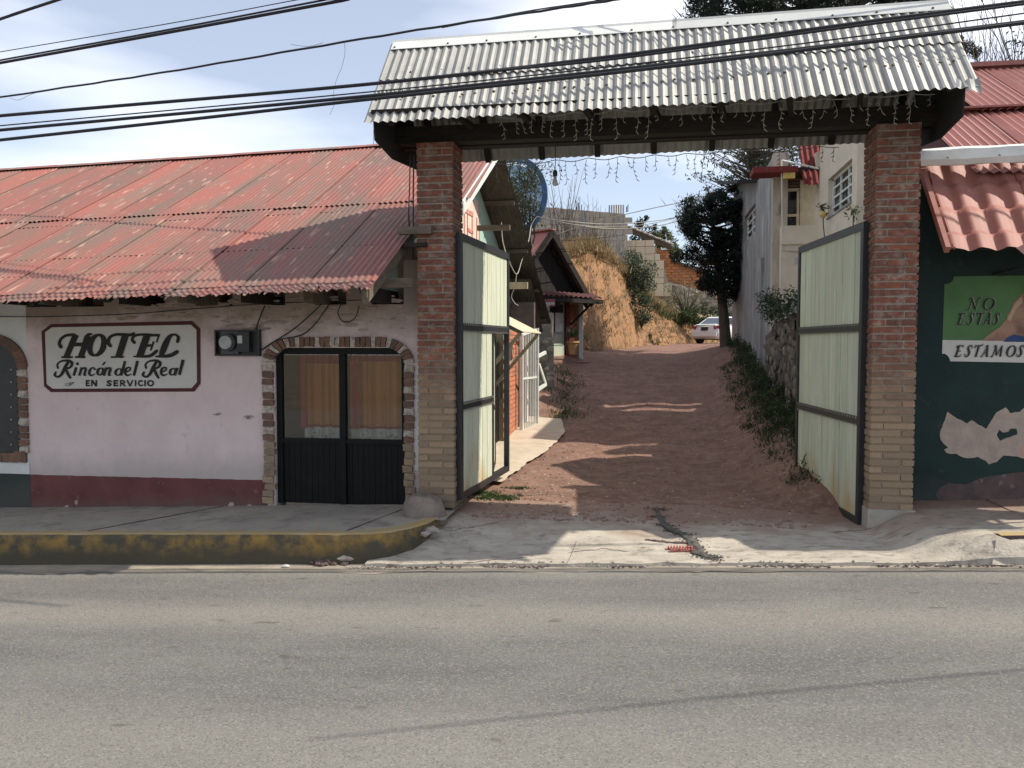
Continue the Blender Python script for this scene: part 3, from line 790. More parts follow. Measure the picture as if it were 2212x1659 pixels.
# bricks over the door with rounded corners
zl, zh = dt + .012, z5(800, 285).z
hts = zh - zl
tx0, tx1 = z5(480, 330).x, z5(1225, 330).x
n = 17
for i in range(n):
    me = jit_brick((tx1 - tx0) / n - .012, hts, .07, 130 + i, .008).mesh('brick', MT['palebrick' if i in (0, 4, 7, 8, 11, 15) else 'doorbrick'])
    piece('brick', me, hotel, (lerp(tx0, tx1, i / n) + .006, YW - .04, zl))
for cx, s_, x_out in ((tx0, -1, bl0), (tx1, 1, br1)):
    rx, rz = abs(x_out - cx), zh - zj1 - .01
    ix = rx - (abs(bl1 - bl0) if s_ < 0 else abs(br1 - br0))
    iz = max(.02, rz - hts)
    m_ = 8
    for i in range(m_):
        a0, a1 = pi / 2 * i / m_ + .03, pi / 2 * (i + 1) / m_ - .01
        mb = MB().prism([(cx + s_ * q * cos(w), YW - .04, zj1 + .01 + e * sin(w)) for q, e, w in ((ix, iz, a0), (rx, rz, a0), (rx, rz, a1), (ix, iz, a1))], (0, .07, 0))
        part('brick', mb, MT['doorbrick' if i % 3 else 'palebrick'], hotel)
# white strip of paint beside the pillar
mb = MB().prism([z5(1518, 560, .006), z5(1552, 420, .006), z5(1560, 560, .006), z5(1540, 1440, .006), z5(1510, 1440, .006)], (0, .01, 0))
part('paint_strip', mb, MT['whitewall'], hotel)

# --- beams that carry the eave
rz = lambda X, Y: H + .587 + .0236 * (X + 2.97) + .495 * (Y - 8.45)      # roof plane
for i, (a, b) in enumerate(xo):
    X = lerp(a, b, (.75, .3, .2, .5, .3, .3, .5)[i])
    zz = min(wtop + .10, rz(X, 9.35) - .14)
    part('beam', MB().box(X - .06, X + .06, 9.35 + .12 * (i % 3), YW + .35, wtop + .005, wtop + .17), MT['wood' if i % 2 else 'beam'], hotel)
for i in range(11):
    X = -3.05 - i * 1.02
    mb = MB().bar((X, 8.62 + .07 * (i % 3), rz(X, 8.62) - .085), (X, 14.4, rz(X, 14.4) - .085), .07, .10)
    part('rafter', mb, MT['beam'], hotel)
q1 = at(790, 660, Y=8.75); q2 = at(897, 505, Y=10.9)
part('rafter', MB().bar((-2.99, 8.5, rz(-3, 8.5) - .10), (-2.99, 14.3, rz(-3, 14.3) - .10), .06, .19), MT['wood'], hotel, label='grey end rafter under the right edge of the roof')
for Yp, X1 in ((8.62, -2.95), (9.7, -2.62), (11.0, -2.55)):
    part('purlin', MB().bar((-14, Yp, rz(-14, Yp) - .03), (X1, Yp, rz(X1, Yp) - .03), .06, .05), MT['beam'], hotel)
part('beam', MB().box(-3.35, -2.70, 9.30, 9.40, rz(-3, 9.3) - .36, rz(-3, 9.3) - .25), MT['wood'], hotel, label='short beam stub beside the pillar')
part('beam', MB().box(-2.96, -2.55, 9.62, 9.72, rz(-3, 9.7) + .10, rz(-3, 9.7) + .19), MT['wood'], hotel, label='beam end that pokes out in front of the pillar')

# --- roof sheets, two courses on the street side
m_ = .495
sl = sqrt(1 + m_ * m_)
W1 = .78
DN = (0, -1, -m_)
AL = (1, 0, .0236)
low = [corrugated(W1 + .05, 3.12 * 1.02 + .27, jag=.035, seed=k).mesh('roof_sheet', MT['redroof'], True) for k in range(4)]
upp = [corrugated(W1 + .05, 3.62, seed=9 + k).mesh('roof_sheet', MT['redroof'], True) for k in range(3)]
YS, YR = 11.5, 14.45
for i in range(17):
    X = -2.97 - (i + 1) * W1
    Y0 = YS + R.uniform(-.02, .02)
    lay('roof_sheet', low[i % 4], hotel, (X, Y0, rz(X, Y0)), AL, DN, lift=.0 + R.uniform(-.004, .006), twist=radians(-.85 + R.uniform(-.3, .3)))
for i in range(19):
    X = -2.50 - (i + 1) * W1
    Y0 = YR
    lay('roof_sheet', upp[i % 3], hotel, (X, Y0, rz(X, Y0)), AL, DN, lift=.015 + R.uniform(-.003, .004), twist=radians(-.7 + R.uniform(-.25, .25)))
# torn, curled sheet ends at the eave
mb = MB()
for px, py, s_ in ((812, 604, .5), (742, 603, .45)):
    q = at(px - 70, py + 4, Y=8.42)
    mb.grid(5, 4, lambda u, v: (q.x + .20 * s_ * u, 8.46 - .09 * sin(v * 2.6) + .03 * nz(u * 3, v * 3, s_), rz(q.x, 8.46) + .02 - .075 * s_ * (1 - cos(v * 2.4)) + .04 * nz(u * 4, v * 2, px)))
part('torn_edge', mb, MT['redroof'], hotel, kind='stuff')
# ridge cap
mb = MB()
for i in range(12):
    x0, x1 = -2.45 - i * 1.25, -2.45 - (i + 1) * 1.25 - .06
    for X0, X1 in ((x0, x1),):
        z0, z1 = rz(X0, YR) + .055 + .004 * (i % 2), rz(X1, YR) + .055 + .004 * (i % 2)
        mb.add([(X0, YR - .17, z0 - .075), (X1, YR - .17, z1 - .075), (X1, YR, z1), (X0, YR, z0), (X0, YR + .17, z0 - .075), (X1, YR + .17, z1 - .075)], [(0, 3, 2, 1), (3, 4, 5, 2)])
part('ridge_cap', mb, MT['redroof'], hotel)
# back slope seen from below beyond the gable
DB = (0, 1, -.415)
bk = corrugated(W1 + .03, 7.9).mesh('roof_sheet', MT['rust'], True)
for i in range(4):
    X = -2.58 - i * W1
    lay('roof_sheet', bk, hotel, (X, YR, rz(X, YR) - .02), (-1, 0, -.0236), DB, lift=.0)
for k, Yp in enumerate((16.2, 18.0, 19.8, 21.4)):
    part('purlin', MB().bar((-4.2, Yp, rz(-3, YR) - .415 * (Yp - YR) - .07), (-2.60, Yp, rz(-3, YR) - .415 * (Yp - YR) - .07), .06, .08), MT['wood'], hotel)
# white bargeboard and mint gable wall with its painted panel
part('bargeboard', MB().bar((-2.485, 10.4, rz(-2.5, 10.4) - .05), (-2.485, YR, rz(-2.5, YR) - .05), .03, .16), MT['sheetwhite'], hotel)
XG = -3.20
zr = rz(XG, YR) - .1
gp = [(XG, YW + .3, gt(-3)), (XG, 16.1, gt(-3)), (XG, 21.2, gt(-3)), (XG, 21.2, zr - .415 * (21.2 - YR)), (XG, YR, zr), (XG, YW + .3, zr - m_ * (YR - YW - .3))]
part('gable_wall', MB().prism(gp, (-.25, 0, 0)), MT['minttwall'], hotel)
def gx(x, y, off=.006): return at(x, y, X=XG + off)
mb = MB().prism([gx(988, 400), gx(1003, 425), gx(1020, 418), gx(1034, 438), gx(1036, 538), gx(1034, 560), gx(986, 520)], (-.01, 0, 0))
gs = part('painted_panel', mb, M('gable_panel', (.66, .58, .48), (.58, .46, .38), 4, bump=.1), hotel)
mb = MB()
for x0, y0, x1, y1, w in ((1003, 458, 1003, 520, .035), (1010, 461, 1010, 522, .035), (1020, 466, 1020, 530, .035), (1030, 470, 1030, 536, .03), (1002, 452, 1022, 464, .08), (1010, 495, 1022, 503, .06), (1034.6, 440, 1035.6, 545, .012), (1003, 527, 1033, 546, .05)):
    mb.bar(gx(x0, y0, .012), gx(x1, y1, .012), .012, w, up=(0, 1, .2))
part('lettering', mb, M('faded_red_letter', (.50, .13, .11), (.55, .30, .25), 9, bump=0), gs)
# lower lean-to under the back slope
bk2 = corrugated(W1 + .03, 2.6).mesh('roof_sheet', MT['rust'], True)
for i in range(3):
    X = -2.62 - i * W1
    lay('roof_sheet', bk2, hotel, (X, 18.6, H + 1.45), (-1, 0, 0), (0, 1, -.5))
part('beam', MB().box(-3.0, -2.22, 15.3, 15.42, H + 1.02, H + 1.14), MT['palewood'], hotel, label='pale roof timber jutting out above the gate leaf')
part('beam', MB().box(-3.0, -2.42, 14.5, 14.6, H + 2.0, H + 2.09), MT['wood'], hotel)
part('eave_wall', MB().box(-3.15, -2.6, 19.0, 19.25, gt(-3), H + .95), MT['bare2'], hotel)

# --- painted sign on the facade
def cat(pts, n=6):
    out = []
    P = [pts[0]] + list(pts) + [pts[-1]]
    for i in range(1, len(P) - 2):
        p0, p1, p2, p3 = P[i - 1], P[i], P[i + 1], P[i + 2]
        for k in range(n):
            t = k / n
            out.append(tuple(.5 * (2 * b + (c - a) * t + (2 * a - 5 * b + 4 * c - d) * t * t + (3 * b - a - 3 * c + d) * t ** 3) for a, b, c, d in zip(p0, p1, p2, p3)))
    out.append(tuple(pts[-1]))
    return out
def stroke(mb, pts, proj, off, straight=False, grow=0):
    """brush stroke through (x, y, width) points"""
    q = list(pts) if straight else cat(pts)
    L_, Rr = [], []
    for i, (x, y, w) in enumerate(q):
        a, b = q[max(0, i - 1)], q[min(len(q) - 1, i + 1)]
        dx, dy = b[0] - a[0], b[1] - a[1]
        l = max(1e-6, sqrt(dx * dx + dy * dy))
        w = w + grow
        L_.append((x - dy / l * w / 2, y + dx / l * w / 2)); Rr.append((x + dy / l * w / 2, y - dx / l * w / 2))
    vs = [proj(x, y, off) for x, y in L_ + Rr]
    n = len(q)
    mb.add(vs, [(i, i + 1, n + i + 1, n + i) for i in range(n - 1)])
    if not straight and (abs(q[0][0] - q[-1][0]) + abs(q[0][1] - q[-1][1])) > 4:
        for e in (0, n - 1):
            x, y, w = q[e]
            mb.add([proj(x + (w + grow) / 2 * cos(k * pi / 4), y + (w + grow) / 2 * sin(k * pi / 4), off + .0002) for k in range(8)], [tuple(range(8))])
def write(mb, strokes, proj, off=.012, grow=0):
    for i, s_ in enumerate(strokes):
        st = s_[0] == 'l'
        stroke(mb, s_[1:] if st else s_, proj, off + .0005 * (i % 12), st, grow)
def ell(cx, cy, rx, ry, wside, wtop, sl=0, a0=0, a1=2 * pi, n=20):
    return [(cx + rx * cos(t) - sl * ry * sin(t), cy + ry * sin(t), lerp(wtop, wside, abs(cos(t)) ** 1.3)) for t in [lerp(a0, a1, k / n) for k in range(n + 1)]]
outer = [(358, 375), (440, 312), (1660, 285), (1730, 352), (1733, 825), (1680, 895), (440, 900), (380, 850)]
innr = [(388, 383), (448, 340), (1650, 318), (1697, 362), (1702, 812), (1655, 865), (455, 870), (403, 830)]
sg = part('painted_sign', MB().prism([z3(x, y, .006) for x, y in innr], (0, .006, 0)), MT['signwhite'], hotel, label='white painted sign with black lettering and a maroon border')
mb = MB()
n = len(outer)
vs = [z3(x, y, .008) for x, y in outer] + [z3(x, y, .008) for x, y in innr]
mb.add(vs, [(i, (i + 1) % n, n + (i + 1) % n, n + i) for i in range(n)])
part('border', mb, MT['signborder'], sg)
HOTEL = [
    ('l', (655, 402, 54), (570, 602, 50)), [(526, 508, 34), (512, 480, 30), (528, 440, 26), (572, 410, 24), (640, 404, 26)],
    ('l', (765, 412, 48), (694, 602, 52)), [(728, 470, 30), (742, 425, 30), (765, 402, 24), (790, 400, 18)], ('l', (620, 488, 34), (735, 488, 34)), ('l', (530, 598, 18), (628, 598, 18)), ('l', (648, 597, 18), (738, 597, 18)),
    ell(836, 494, 60, 88, 52, 22, .20),
    ('l', (1085, 402, 60), (1022, 600, 58)), [(953, 500, 30), (935, 470, 28), (950, 425, 26), (1005, 402, 24), (1080, 404, 26), (1130, 405, 26), (1156, 392, 22)], ('l', (958, 597, 16), (1070, 595, 16)),
    ('l', (1272, 405, 62), (1205, 592, 60)), [(1160, 470, 30), (1142, 445, 26), (1165, 412, 24), (1230, 402, 22), (1300, 404, 22)], ('l', (1270, 408, 26), (1382, 408, 22)), ('l', (1374, 402, 18), (1352, 472, 12)), ('l', (1240, 497, 26), (1312, 497, 22)), ('l', (1328, 462, 16), (1300, 540, 16)),
    [(1156, 592, 14), (1230, 592, 22), (1300, 585, 28), (1352, 545, 30)],
    [(1534, 462, 30), (1540, 425, 26), (1508, 402, 18), (1468, 418, 34), (1436, 470, 52), (1408, 540, 54), (1392, 580, 40)], [(1345, 592, 14), (1420, 590, 26), (1480, 580, 34), (1528, 552, 34)],
]
def Rcap(dx): return [[(588 + dx, 640, 26), (560 + dx, 690, 30), (532 + dx, 745, 26), (500 + dx, 768, 18), (472 + dx, 752, 22), (482 + dx, 728, 18)], [(500 + dx, 690, 20), (495 + dx, 660, 16), (530 + dx, 632, 16), (590 + dx, 628, 22), (622 + dx, 650, 26), (605 + dx, 685, 20), (562 + dx, 698, 14)], [(568 + dx, 700, 22), (585 + dx, 740, 26), (606 + dx, 774, 22)]]
def ecap(dx): return [[(1086 + dx, 726, 12), (1118 + dx, 712, 14), (1126 + dx, 694, 14), (1108 + dx, 686, 14), (1086 + dx, 704, 22), (1082 + dx, 738, 22), (1102 + dx, 756, 16), (1132 + dx, 744, 10)]]
def ncap(dx): return [('l', (706 + dx, 686, 22), (684 + dx, 758, 22)), [(694 + dx, 716, 12), (722 + dx, 692, 16), (740 + dx, 700, 22), (732 + dx, 730, 22), (728 + dx, 752, 18), (744 + dx, 752, 8)]]
RINCON = Rcap(0) + [('l', (658, 686, 24), (636, 758, 22)), ell(668, 655, 6, 6, 14, 14)] + ncap(0) + [[(818, 702, 16), (800, 688, 12), (778, 706, 20), (770, 738, 22), (788, 757, 14), (818, 742, 8)]]
RINCON += [ell(866, 722, 24, 30, 24, 10, .2), ('l', (882, 668, 10), (908, 640, 18))] + ncap(212)
RINCON += [ell(1024, 726, 26, 28, 24, 10, .2), ('l', (1080, 632, 24), (1046, 758, 22))] + ecap(0) + [('l', (1188, 630, 26), (1156, 758, 24))]
RINCON += Rcap(762) + ecap(310) + [ell(1492, 724, 24, 28, 24, 10, .2), ('l', (1532, 690, 22), (1510, 756, 20)), ('l', (1582, 620, 28), (1548, 752, 24))]
def blk(s_, x0, y0, y1, wd, k=13):
    ym = (y0 + y1) / 2; x1 = x0 + wd; h = k / 2
    V = lambda x: ('l', (x, y0, k), (x, y1, k))
    Hh = lambda y, a=x0, b=x1: ('l', (a, y, k), (b, y, k))
    if s_ == 'E': return [V(x0 + h), Hh(y0 + h), Hh(ym, x0, x1 - 4), Hh(y1 - h)]
    if s_ == 'N': return [V(x0 + h), V(x1 - h), ('l', (x0 + h, y0, k + 2), (x1 - h, y1, k + 2))]
    if s_ == 'I': return [V(x0 + h)]
    if s_ == 'V': return [('l', (x0 + h, y0, k), ((x0 + x1) / 2, y1, k)), ('l', (x1 - h, y0, k), ((x0 + x1) / 2, y1, k))]
    if s_ == 'O': return [ell((x0 + x1) / 2, ym, wd / 2 - h, (y1 - y0) / 2 - h, k, k)]
    if s_ == 'C': return [ell((x0 + x1) / 2 + 3, ym, wd / 2 - h + 3, (y1 - y0) / 2 - h, k, k, 0, .85, 2 * pi - .85)]
    if s_ == 'S': return [[(x1 - 4, y0 + 12, k), (x0 + wd * .5, y0 + h, k), (x0 + h, y0 + 16, k), (x0 + wd * .5, ym, k), (x1 - h, y1 - 16, k), (x0 + wd * .5, y1 - h, k), (x0 + 3, y1 - 13, k)]]
    if s_ == 'R': return [V(x0 + h), [(x0 + h, y0 + h, k), (x0 + wd * .6, y0 + h, k), (x1 - h, y0 + 16, k), (x0 + wd * .6, ym, k), (x0 + h, ym, k)], ('l', (x0 + wd * .45, ym, k), (x1 - 2, y1, k))]
SERV = []
for ch, x0, wd in (('E', 740, 36), ('N', 786, 52), ('S', 920, 44), ('E', 980, 40), ('R', 1036, 46), ('V', 1092, 60), ('I', 1164, 13), ('C', 1190, 46), ('I', 1246, 13), ('O', 1270, 60)):
    SERV += blk(ch, x0, 795, 850, wd)
for wname, st in (('HOTEL', HOTEL), ('Rincon', RINCON), ('Servicio', SERV)):
    mb = MB()
    write(mb, st, z3)
    part('lettering', mb, MT['letter'], sg)
mb = MB()                                               # scribbles scratched on sign and wall
for cx, cy, n in ((590, 830, 16), (1870, 1090, 9), (2145, 1118, 12)):
    q = [(cx + R.uniform(-45, 45), cy + R.uniform(-18, 18), 3) for k in range(n)]
    stroke(mb, q, z3, .018)
part('scribble', mb, M('scribble_grey', (.22, .20, .2), None, 4, bump=0), hotel)

# ------------------------------------------------------------------ electricity meter in its niche
q0, q1 = z3(1876, 362), z3(2290, 596)
em = thing('electricity_meter', ((q0.x + q1.x) / 2, YW, q1.z), 'black meter box with round glass dial on the pink wall by the hotel sign', 'meter')
q1 = fa(566, 769)
mb = MB().box(q0.x, q1.x, YW - .02, YW - .012, q1.z, q0.z)
for a, b, c_, d_ in ((q0.x, q1.x, q0.z - .02, q0.z), (q0.x, q1.x, q1.z, q1.z + .02), (q0.x, q0.x + .02, q1.z + .02, q0.z - .02), (q1.x - .02, q1.x, q1.z + .02, q0.z - .02)):
    mb.box(a, b, YW - .075, YW - .0195, c_, d_)
part('box', mb, MT['blackmetal'], em)
c = z3(2000, 470)
part('meter_base', MB().box(c.x - .115, c.x + .125, YW - .06, YW - .022, c.z - .15, c.z + .15), M('meter_grey', (.10, .105, .11), None, 5, rough=.5, bump=0), em)
mb = MB()
for k in range(2): pass
def disc(mb, c, r, y0, y1, n=20, r2=None):
    r2 = r2 or r
    vs = [(c.x + r * cos(2 * pi * k / n), y0, c.z + r * sin(2 * pi * k / n)) for k in range(n)] + [(c.x + r2 * cos(2 * pi * k / n), y1, c.z + r2 * sin(2 * pi * k / n)) for k in range(n)]
    return mb.add(vs, [tuple(range(n)), tuple(reversed(range(n, 2 * n)))] + [(k, n + k, n + (k + 1) % n, (k + 1) % n) for k in range(n)])
part('dial_ring', disc(MB(), c, .115, YW - .12, YW - .06), MT['blackmetal'], em)
part('dial', disc(MB(), Vector((c.x - .02, 0, c.z)), .085, YW - .135, YW - .12, r2=.09), M('dial_glass', (.42, .44, .44), (.33, .35, .35), 9, rough=.15, bump=0), em)
c = fa(532, 740)
part('breaker', MB().box(c.x - .08, c.x + .09, YW - .10, YW - .021, c.z - .12, c.z + .14), MT['blackmetal'], em)
part('breaker_label', MB().box(c.x - .07, c.x - .005, YW - .104, YW - .1, c.z - .01, c.z + .09), MT['signwhite'], em)

# service wires on the facade
def cable(pts, r, label, m='rubber', group=None, n=5, cat_='cable', name='cable'):
    return single(name, MB().tube([tuple(p) for p in cat([tuple(p) for p in pts], 7)], r, n), MT[m], label, cat_, group)
cable([fa(-10, 684, .03), fa(100, 684, .04), fa(280, 678, .05), fa(420, 667, .05), fa(560, 657, .06), fa(700, 651, .08), fa(780, 648, .12)], .006, 'thin black wire strung along the pink wall above the hotel sign', group='service wires on the hotel wall')
cable([fa(560, 760, .02), fa(585, 742, .03), fa(630, 714, .03), fa(668, 682, .04), fa(696, 655, .05)], .008, 'black wire rising from the meter box to the eave, steeper of the pair', group='service wires on the hotel wall')
cable([fa(563, 758, .02), fa(600, 735, .04), fa(650, 724, .03), fa(680, 700, .04), fa(712, 655, .05)], .008, 'black wire looping from the meter box over the door corner', group='service wires on the hotel wall')
cable([fa(738, 655, .05), fa(730, 675, .05), fa(738, 692, .05), fa(752, 696, .05), fa(768, 685, .05), fa(776, 660, .05)], .007, 'round loop of black wire hanging under the eave by the pillar', group='service wires on the hotel wall')
cable([fa(553, 712, .03), fa(560, 690, .04), fa(572, 660, .05)], .009, 'black wire going straight up from the meter box', group='service wires on the hotel wall')
cable([at(886, 335, Y=9.72), at(885, 400, Y=9.72), at(883, 470, Y=9.72), at(889, 520, Y=9.9)], .008, 'left black wire hanging beside the top of the left pillar', group='wires beside the left pillar')
cable([at(894, 335, Y=9.72), at(893, 420, Y=9.72), at(893, 520, Y=9.72), at(892, 560, Y=9.85)], .010, 'right black wire hanging beside the top of the left pillar', group='wires beside the left pillar')

# ------------------------------------------------------------------ gateway: pillars
PIN = (Matrix, )
def pillar(x0, x1, y0, y1, zb, zt, label, mortar_top):
    w, d = x1 - x0, y1 - y0
    t_ = .135
    o = thing('brick_pillar', ((x0 + x1) / 2, (y0 + y1) / 2, zb), label, 'pillar', 'brick gate pillars')
    part('mortar', MB().box(x0 + .012, x1 - .012, y0 + .012, y1 - .012, zb, zt - .01), MT['mortar'], o)
    n = int((zt - zb) / .0815)
    hc = (zt - zb) / n
    gap = .018
    def rng(a, b): return (a + gap / 2, b - gap / 2)
    kinds = {}
    for mir in (0, 1):
        if not mir: boxes = [(0, w - t_, 0, t_), (w - t_, w, 0, d - t_), (t_, w, d - t_, d), (0, t_, t_, d)]
        else: boxes = [(t_, w, 0, t_), (0, t_, 0, d - t_), (0, w - t_, d - t_, d), (w - t_, w, t_, d)]
        for q, (a, b, c, e) in enumerate(boxes):
            for v in range(3):
                rr = random.Random(mir * 100 + q * 10 + v)
                f = lambda val, s=.004: val + rr.uniform(-s, s)
                X0, X1, Y0, Y1 = a + (gap / 2 if a > 0 else 0), b - (gap / 2 if b < w - 1e-6 else 0), c + (gap / 2 if c > 0 else 0), e - (gap / 2 if e < d - 1e-6 else 0)
                z0, z1 = 0, hc - .020
                mb = MB().hexa([(f(X0), f(Y0), f(z0)), (f(X1), f(Y0), f(z0)), (f(X1), f(Y1), f(z0)), (f(X0), f(Y1), f(z0)), (f(X0), f(Y0), f(z1)), (f(X1), f(Y0), f(z1)), (f(X1), f(Y1), f(z1)), (f(X0), f(Y1), f(z1))])
                kinds[mir, q, v] = mb.mesh('brick', MT['brick'])
    for i in range(n):
        for q in range(4):
            piece('brick', kinds[i % 2, q, R.randrange(3)], o, (x0 + R.uniform(-.005, .005), y0 + R.uniform(-.005, .005), zb + hc * i + .008))
    return o
ZP = H + 2.41
pillar(-2.753, -2.302, 9.73, 10.23, H - 2.0, ZP, 'red brick pillar on the left of the gateway, boulder at its foot', 0)
pillar(2.456, 2.92, 9.73, 10.23, H - 1.86, ZP, 'red brick pillar on the right of the gateway, beside the dark green wall', 0)
mb = MB().box(2.44, 2.94, 9.70, 10.25, H - 2.35, H - 1.852)
single('pillar_footing', mb, MT['concrete'], 'rough concrete footing under the right brick pillar', 'footing')

# ------------------------------------------------------------------ gateway: roof over the opening
gr = thing('gate_roof', (.1, 9.98, ZP), 'zinc corrugated roof on a dark beam across the two brick pillars', 'gate roof')
YR2, YF, YB = 9.98, 8.90, 11.06
zR = lambda X: H + 3.69 + .012 * X
zE = lambda X: H + 2.475 + .016 * X
mF = (zR(0) - zE(0)) / (YR2 - YF)
GX0, GX1 = -3.10, 3.17
ns = 8
ws = (GX1 - GX0) / ns
gl_ = sqrt((YR2 - YF) ** 2 + (zR(0) - zE(0)) ** 2)
up_ = [corrugated(ws + .06, gl_ * .50, pitch=.098, amp=.013, seed=k, per=4, ns=4).mesh('roof_sheet', MT['zinc']) for k in range(2)]
lo_ = [corrugated(ws + .06, gl_ * .56, pitch=.098, amp=.013, seed=k, per=4, ns=4, jag=.006).mesh('roof_sheet', MT['zinc']) for k in range(3)]
AL2 = (1, 0, .014)
for i in range(ns):
    X = GX0 + ws * i
    d_ = (0, -1, -mF)
    lay('roof_sheet', up_[i % 2], gr, (X - .03, YR2, zR(X)), AL2, d_, lift=.016 + .004 * (i % 2))
    ym = lerp(YR2, YF, .44)
    lay('roof_sheet', lo_[i % 3], gr, (X - .03, ym, lerp(zR(X), zE(X), .44)), AL2, d_, lift=.0 + .004 * (i % 2), twist=radians(.15 * (i % 2)))
bkm = corrugated(ws + .06, gl_ * 1.0, pitch=.098, amp=.013, per=4, ns=4).mesh('roof_sheet', MT['zinc'])
for i in range(ns):
    X = GX0 + ws * (i + 1)
    lay('roof_sheet', bkm, gr, (X + .03, YR2, zR(X) - .004), (-1, 0, -.014), (0, 1, -mF), lift=.004 * (i % 2))
# bent corner of the last sheet
q = (GX1, YF, zE(GX1))
part('bent_corner', MB().grid(6, 4, lambda u, v: (GX1 - .10 + .13 * u, YF + .06 - .09 * v - .02 * u, zE(GX1) + .06 - .12 * v + .02 * sin(u * 6) + .05 * u * (1 - v))), MT['zinc'], gr)
part('bent_corner', MB().grid(4, 3, lambda u, v: (GX1 - .20 + .05 * u, YF - .015 - .02 * sin(3 * u), zE(GX1) - .01 + .09 * v * (1 - .4 * u))), MT['sheetwhite'], gr)
# ridge cap: folded sheet with a rolled top edge
def cap(x0, x1):
    mb = MB()
    for Xa, Xb in ((x0, x1),):
        za, zb_ = zR(Xa) + .055, zR(Xb) + .055
        prof = [(-.135, -.155), (-.13, -.145), (-.03, -.03), (-.02, 0), (.02, 0), (.03, -.03), (.135, -.155)]
        o = len(mb.v)
        for y, z in prof: mb.v += [(Xa, YR2 + y, za + z), (Xb, YR2 + y, zb_ + z)]
        for i in range(len(prof) - 1): mb.f.append((o + 2 * i, o + 2 * i + 1, o + 2 * i + 3, o + 2 * i + 2))
    return mb
part('ridge_cap', cap(GX0 + .0, .3), MT['sheetwhite'], gr)
part('ridge_cap', cap(.25, GX1 + .06), M('ridge_zinc', (.55, .56, .54), (.48, .49, .48), 3, rough=.5, bump=.1), gr)
mb = MB()                                               # roofing nails with washers
for k in range(34):
    X = lerp(GX0 + .1, GX1 - .1, k / 33) + R.uniform(-.06, .06)
    y = lerp(YR2, YF, .74 + R.uniform(-.015, .015)); z = lerp(zR(X), zE(X), (YR2 - y) / (YR2 - YF)) + .022
    mb.rock((X, y, z), .020, (1, .7, .7), .1)
    if k % 2:
        y = lerp(YR2, YF, .42); mb.rock((X, y, lerp(zR(X), zE(X), .42) + .03), .014, (1, .7, .7), .1)
    if k % 3 == 0: mb.rock((X, YR2 - .115, zR(X) - .065), .016, (1, .6, .8), .1)
part('roofing_nail', mb, M('nail_rust', (.16, .13, .10), None, 9, bump=0), gr, kind='stuff')
# main beams, rafters, end boards
part('beam', MB().box(GX0 + .02, GX1 - .02, 9.80, 9.98, ZP, ZP + .20), MT['beam'], gr, label='dark main beam across the pillars')
part('beam', MB().box(GX0 + .05, GX1 - .05, 10.06, 10.2, ZP, ZP + .16), MT['beam'], gr)
for k in range(9):
    X = lerp(GX0 + .25, GX1 - .2, k / 8)
    mb = MB()
    mb.bar((X, YF + .12, zE(X) + .03), (X, YR2, zR(X) - .09), .06, .09, up=(0, -mF, 1))
    part('rafter', mb, MT['beam'], gr)
    part('rafter', MB().bar((X, YB - .03, zE(X) + .0), (X, YR2 + .02, zR(X) - .09), .07, .10, up=(0, mF, 1)), MT['beam'], gr)
    if k not in (0, 8):
        part('strut', MB().bar((X + .05, 9.8, ZP + .16), (X - .10, 9.12, zE(X) + .17), .06, .06), MT['beam'], gr)
for Y_ in (YF + .14, YB - .16):
    part('batten', MB().box(GX0 + .03, GX1 - .03, Y_ - .03, Y_ + .03, zE(0) + (.075 if Y_ < 10 else .10), zE(0) + .13), MT['beam'], gr)
for X, s_ in ((GX0 + .05, 1), (GX1 - .06, -1)):
    pts = [(X, 9.02, ZP + .10), (X, 9.05, ZP - .13), (X, 9.7, ZP - .20), (X, 10.9, ZP - .1), (X, 10.98, zE(X) + .02), (X, YR2, zR(X) - .05)]
    pts[0] = (X, 9.02, zE(X) + .06)
    part('end_panel', MB().prism(pts, (.015 * s_, 0, 0)), MT['zincdark'], gr)

# ------------------------------------------------------------------ icicle lights along both eaves
def lights(label, Y, zf, n, x0, x1, seed, m, lens):
    rr = random.Random(seed)
    o = thing('string_lights', (0, Y, zf(0)), label, 'string lights', 'icicle lights on the gate roof')
    pts = [(lerp(x0, x1, k / 60), Y + .02 * sin(k), zf(lerp(x0, x1, k / 60)) - .03 * abs(sin(k * .55))) for k in range(61)]
    part('cord', MB().tube(pts, .006, 4), m[0], o)
    for k in range(n):
        X = lerp(x0, x1, (k + .5) / n) + rr.uniform(-.03, .03)
        z = zf(X) - .02
        p = Vector((X, Y, z))
        mbw = MB()
        chain = [tuple(p)]
        ln = rr.uniform(*lens)
        segs = max(2, int(ln / .06))
        dirx = rr.choice((-1, 1)) * rr.uniform(.1, .5)
        bulbs = []
        for q in range(segs):
            p = p + Vector((dirx * .028 + rr.uniform(-.016, .016), rr.uniform(-.012, .012), -.058))
            dirx = -dirx if rr.random() < .3 else dirx
            chain.append(tuple(p)); bulbs.append(p.copy())
        mbw.tube(chain, .0034, 4)
        for b in bulbs:
            s_ = rr.choice((-1, 1))
            mbw.tube([b, b + Vector((s_ * .03, rr.uniform(-.01, .01), -.012 - rr.uniform(0, .02)))], [.0062, .004], 4)
        part('light_strand', mbw, m[1], o)
wl = M('clear_light_cord', (.42, .41, .38), None, 5, rough=.4, bump=0)
dk = M('dark_backlit_cord', (.06, .06, .055), None, 5, rough=.5, bump=0)  # dark cord; backlit silhouette of the rear lights put into the colour
lights('clear icicle lights hanging in front of the dark gate beam', 9.60, lambda X: ZP + .24 + .012 * X, 40, -1.75, 3.0, 3, (wl, wl), (.12, .36))
lights('icicle lights hanging below the back eave of the gate roof', 11.08, lambda X: zE(X) - .02, 34, -2.05, 2.35, 8, (dk, dk), (.14, .36))
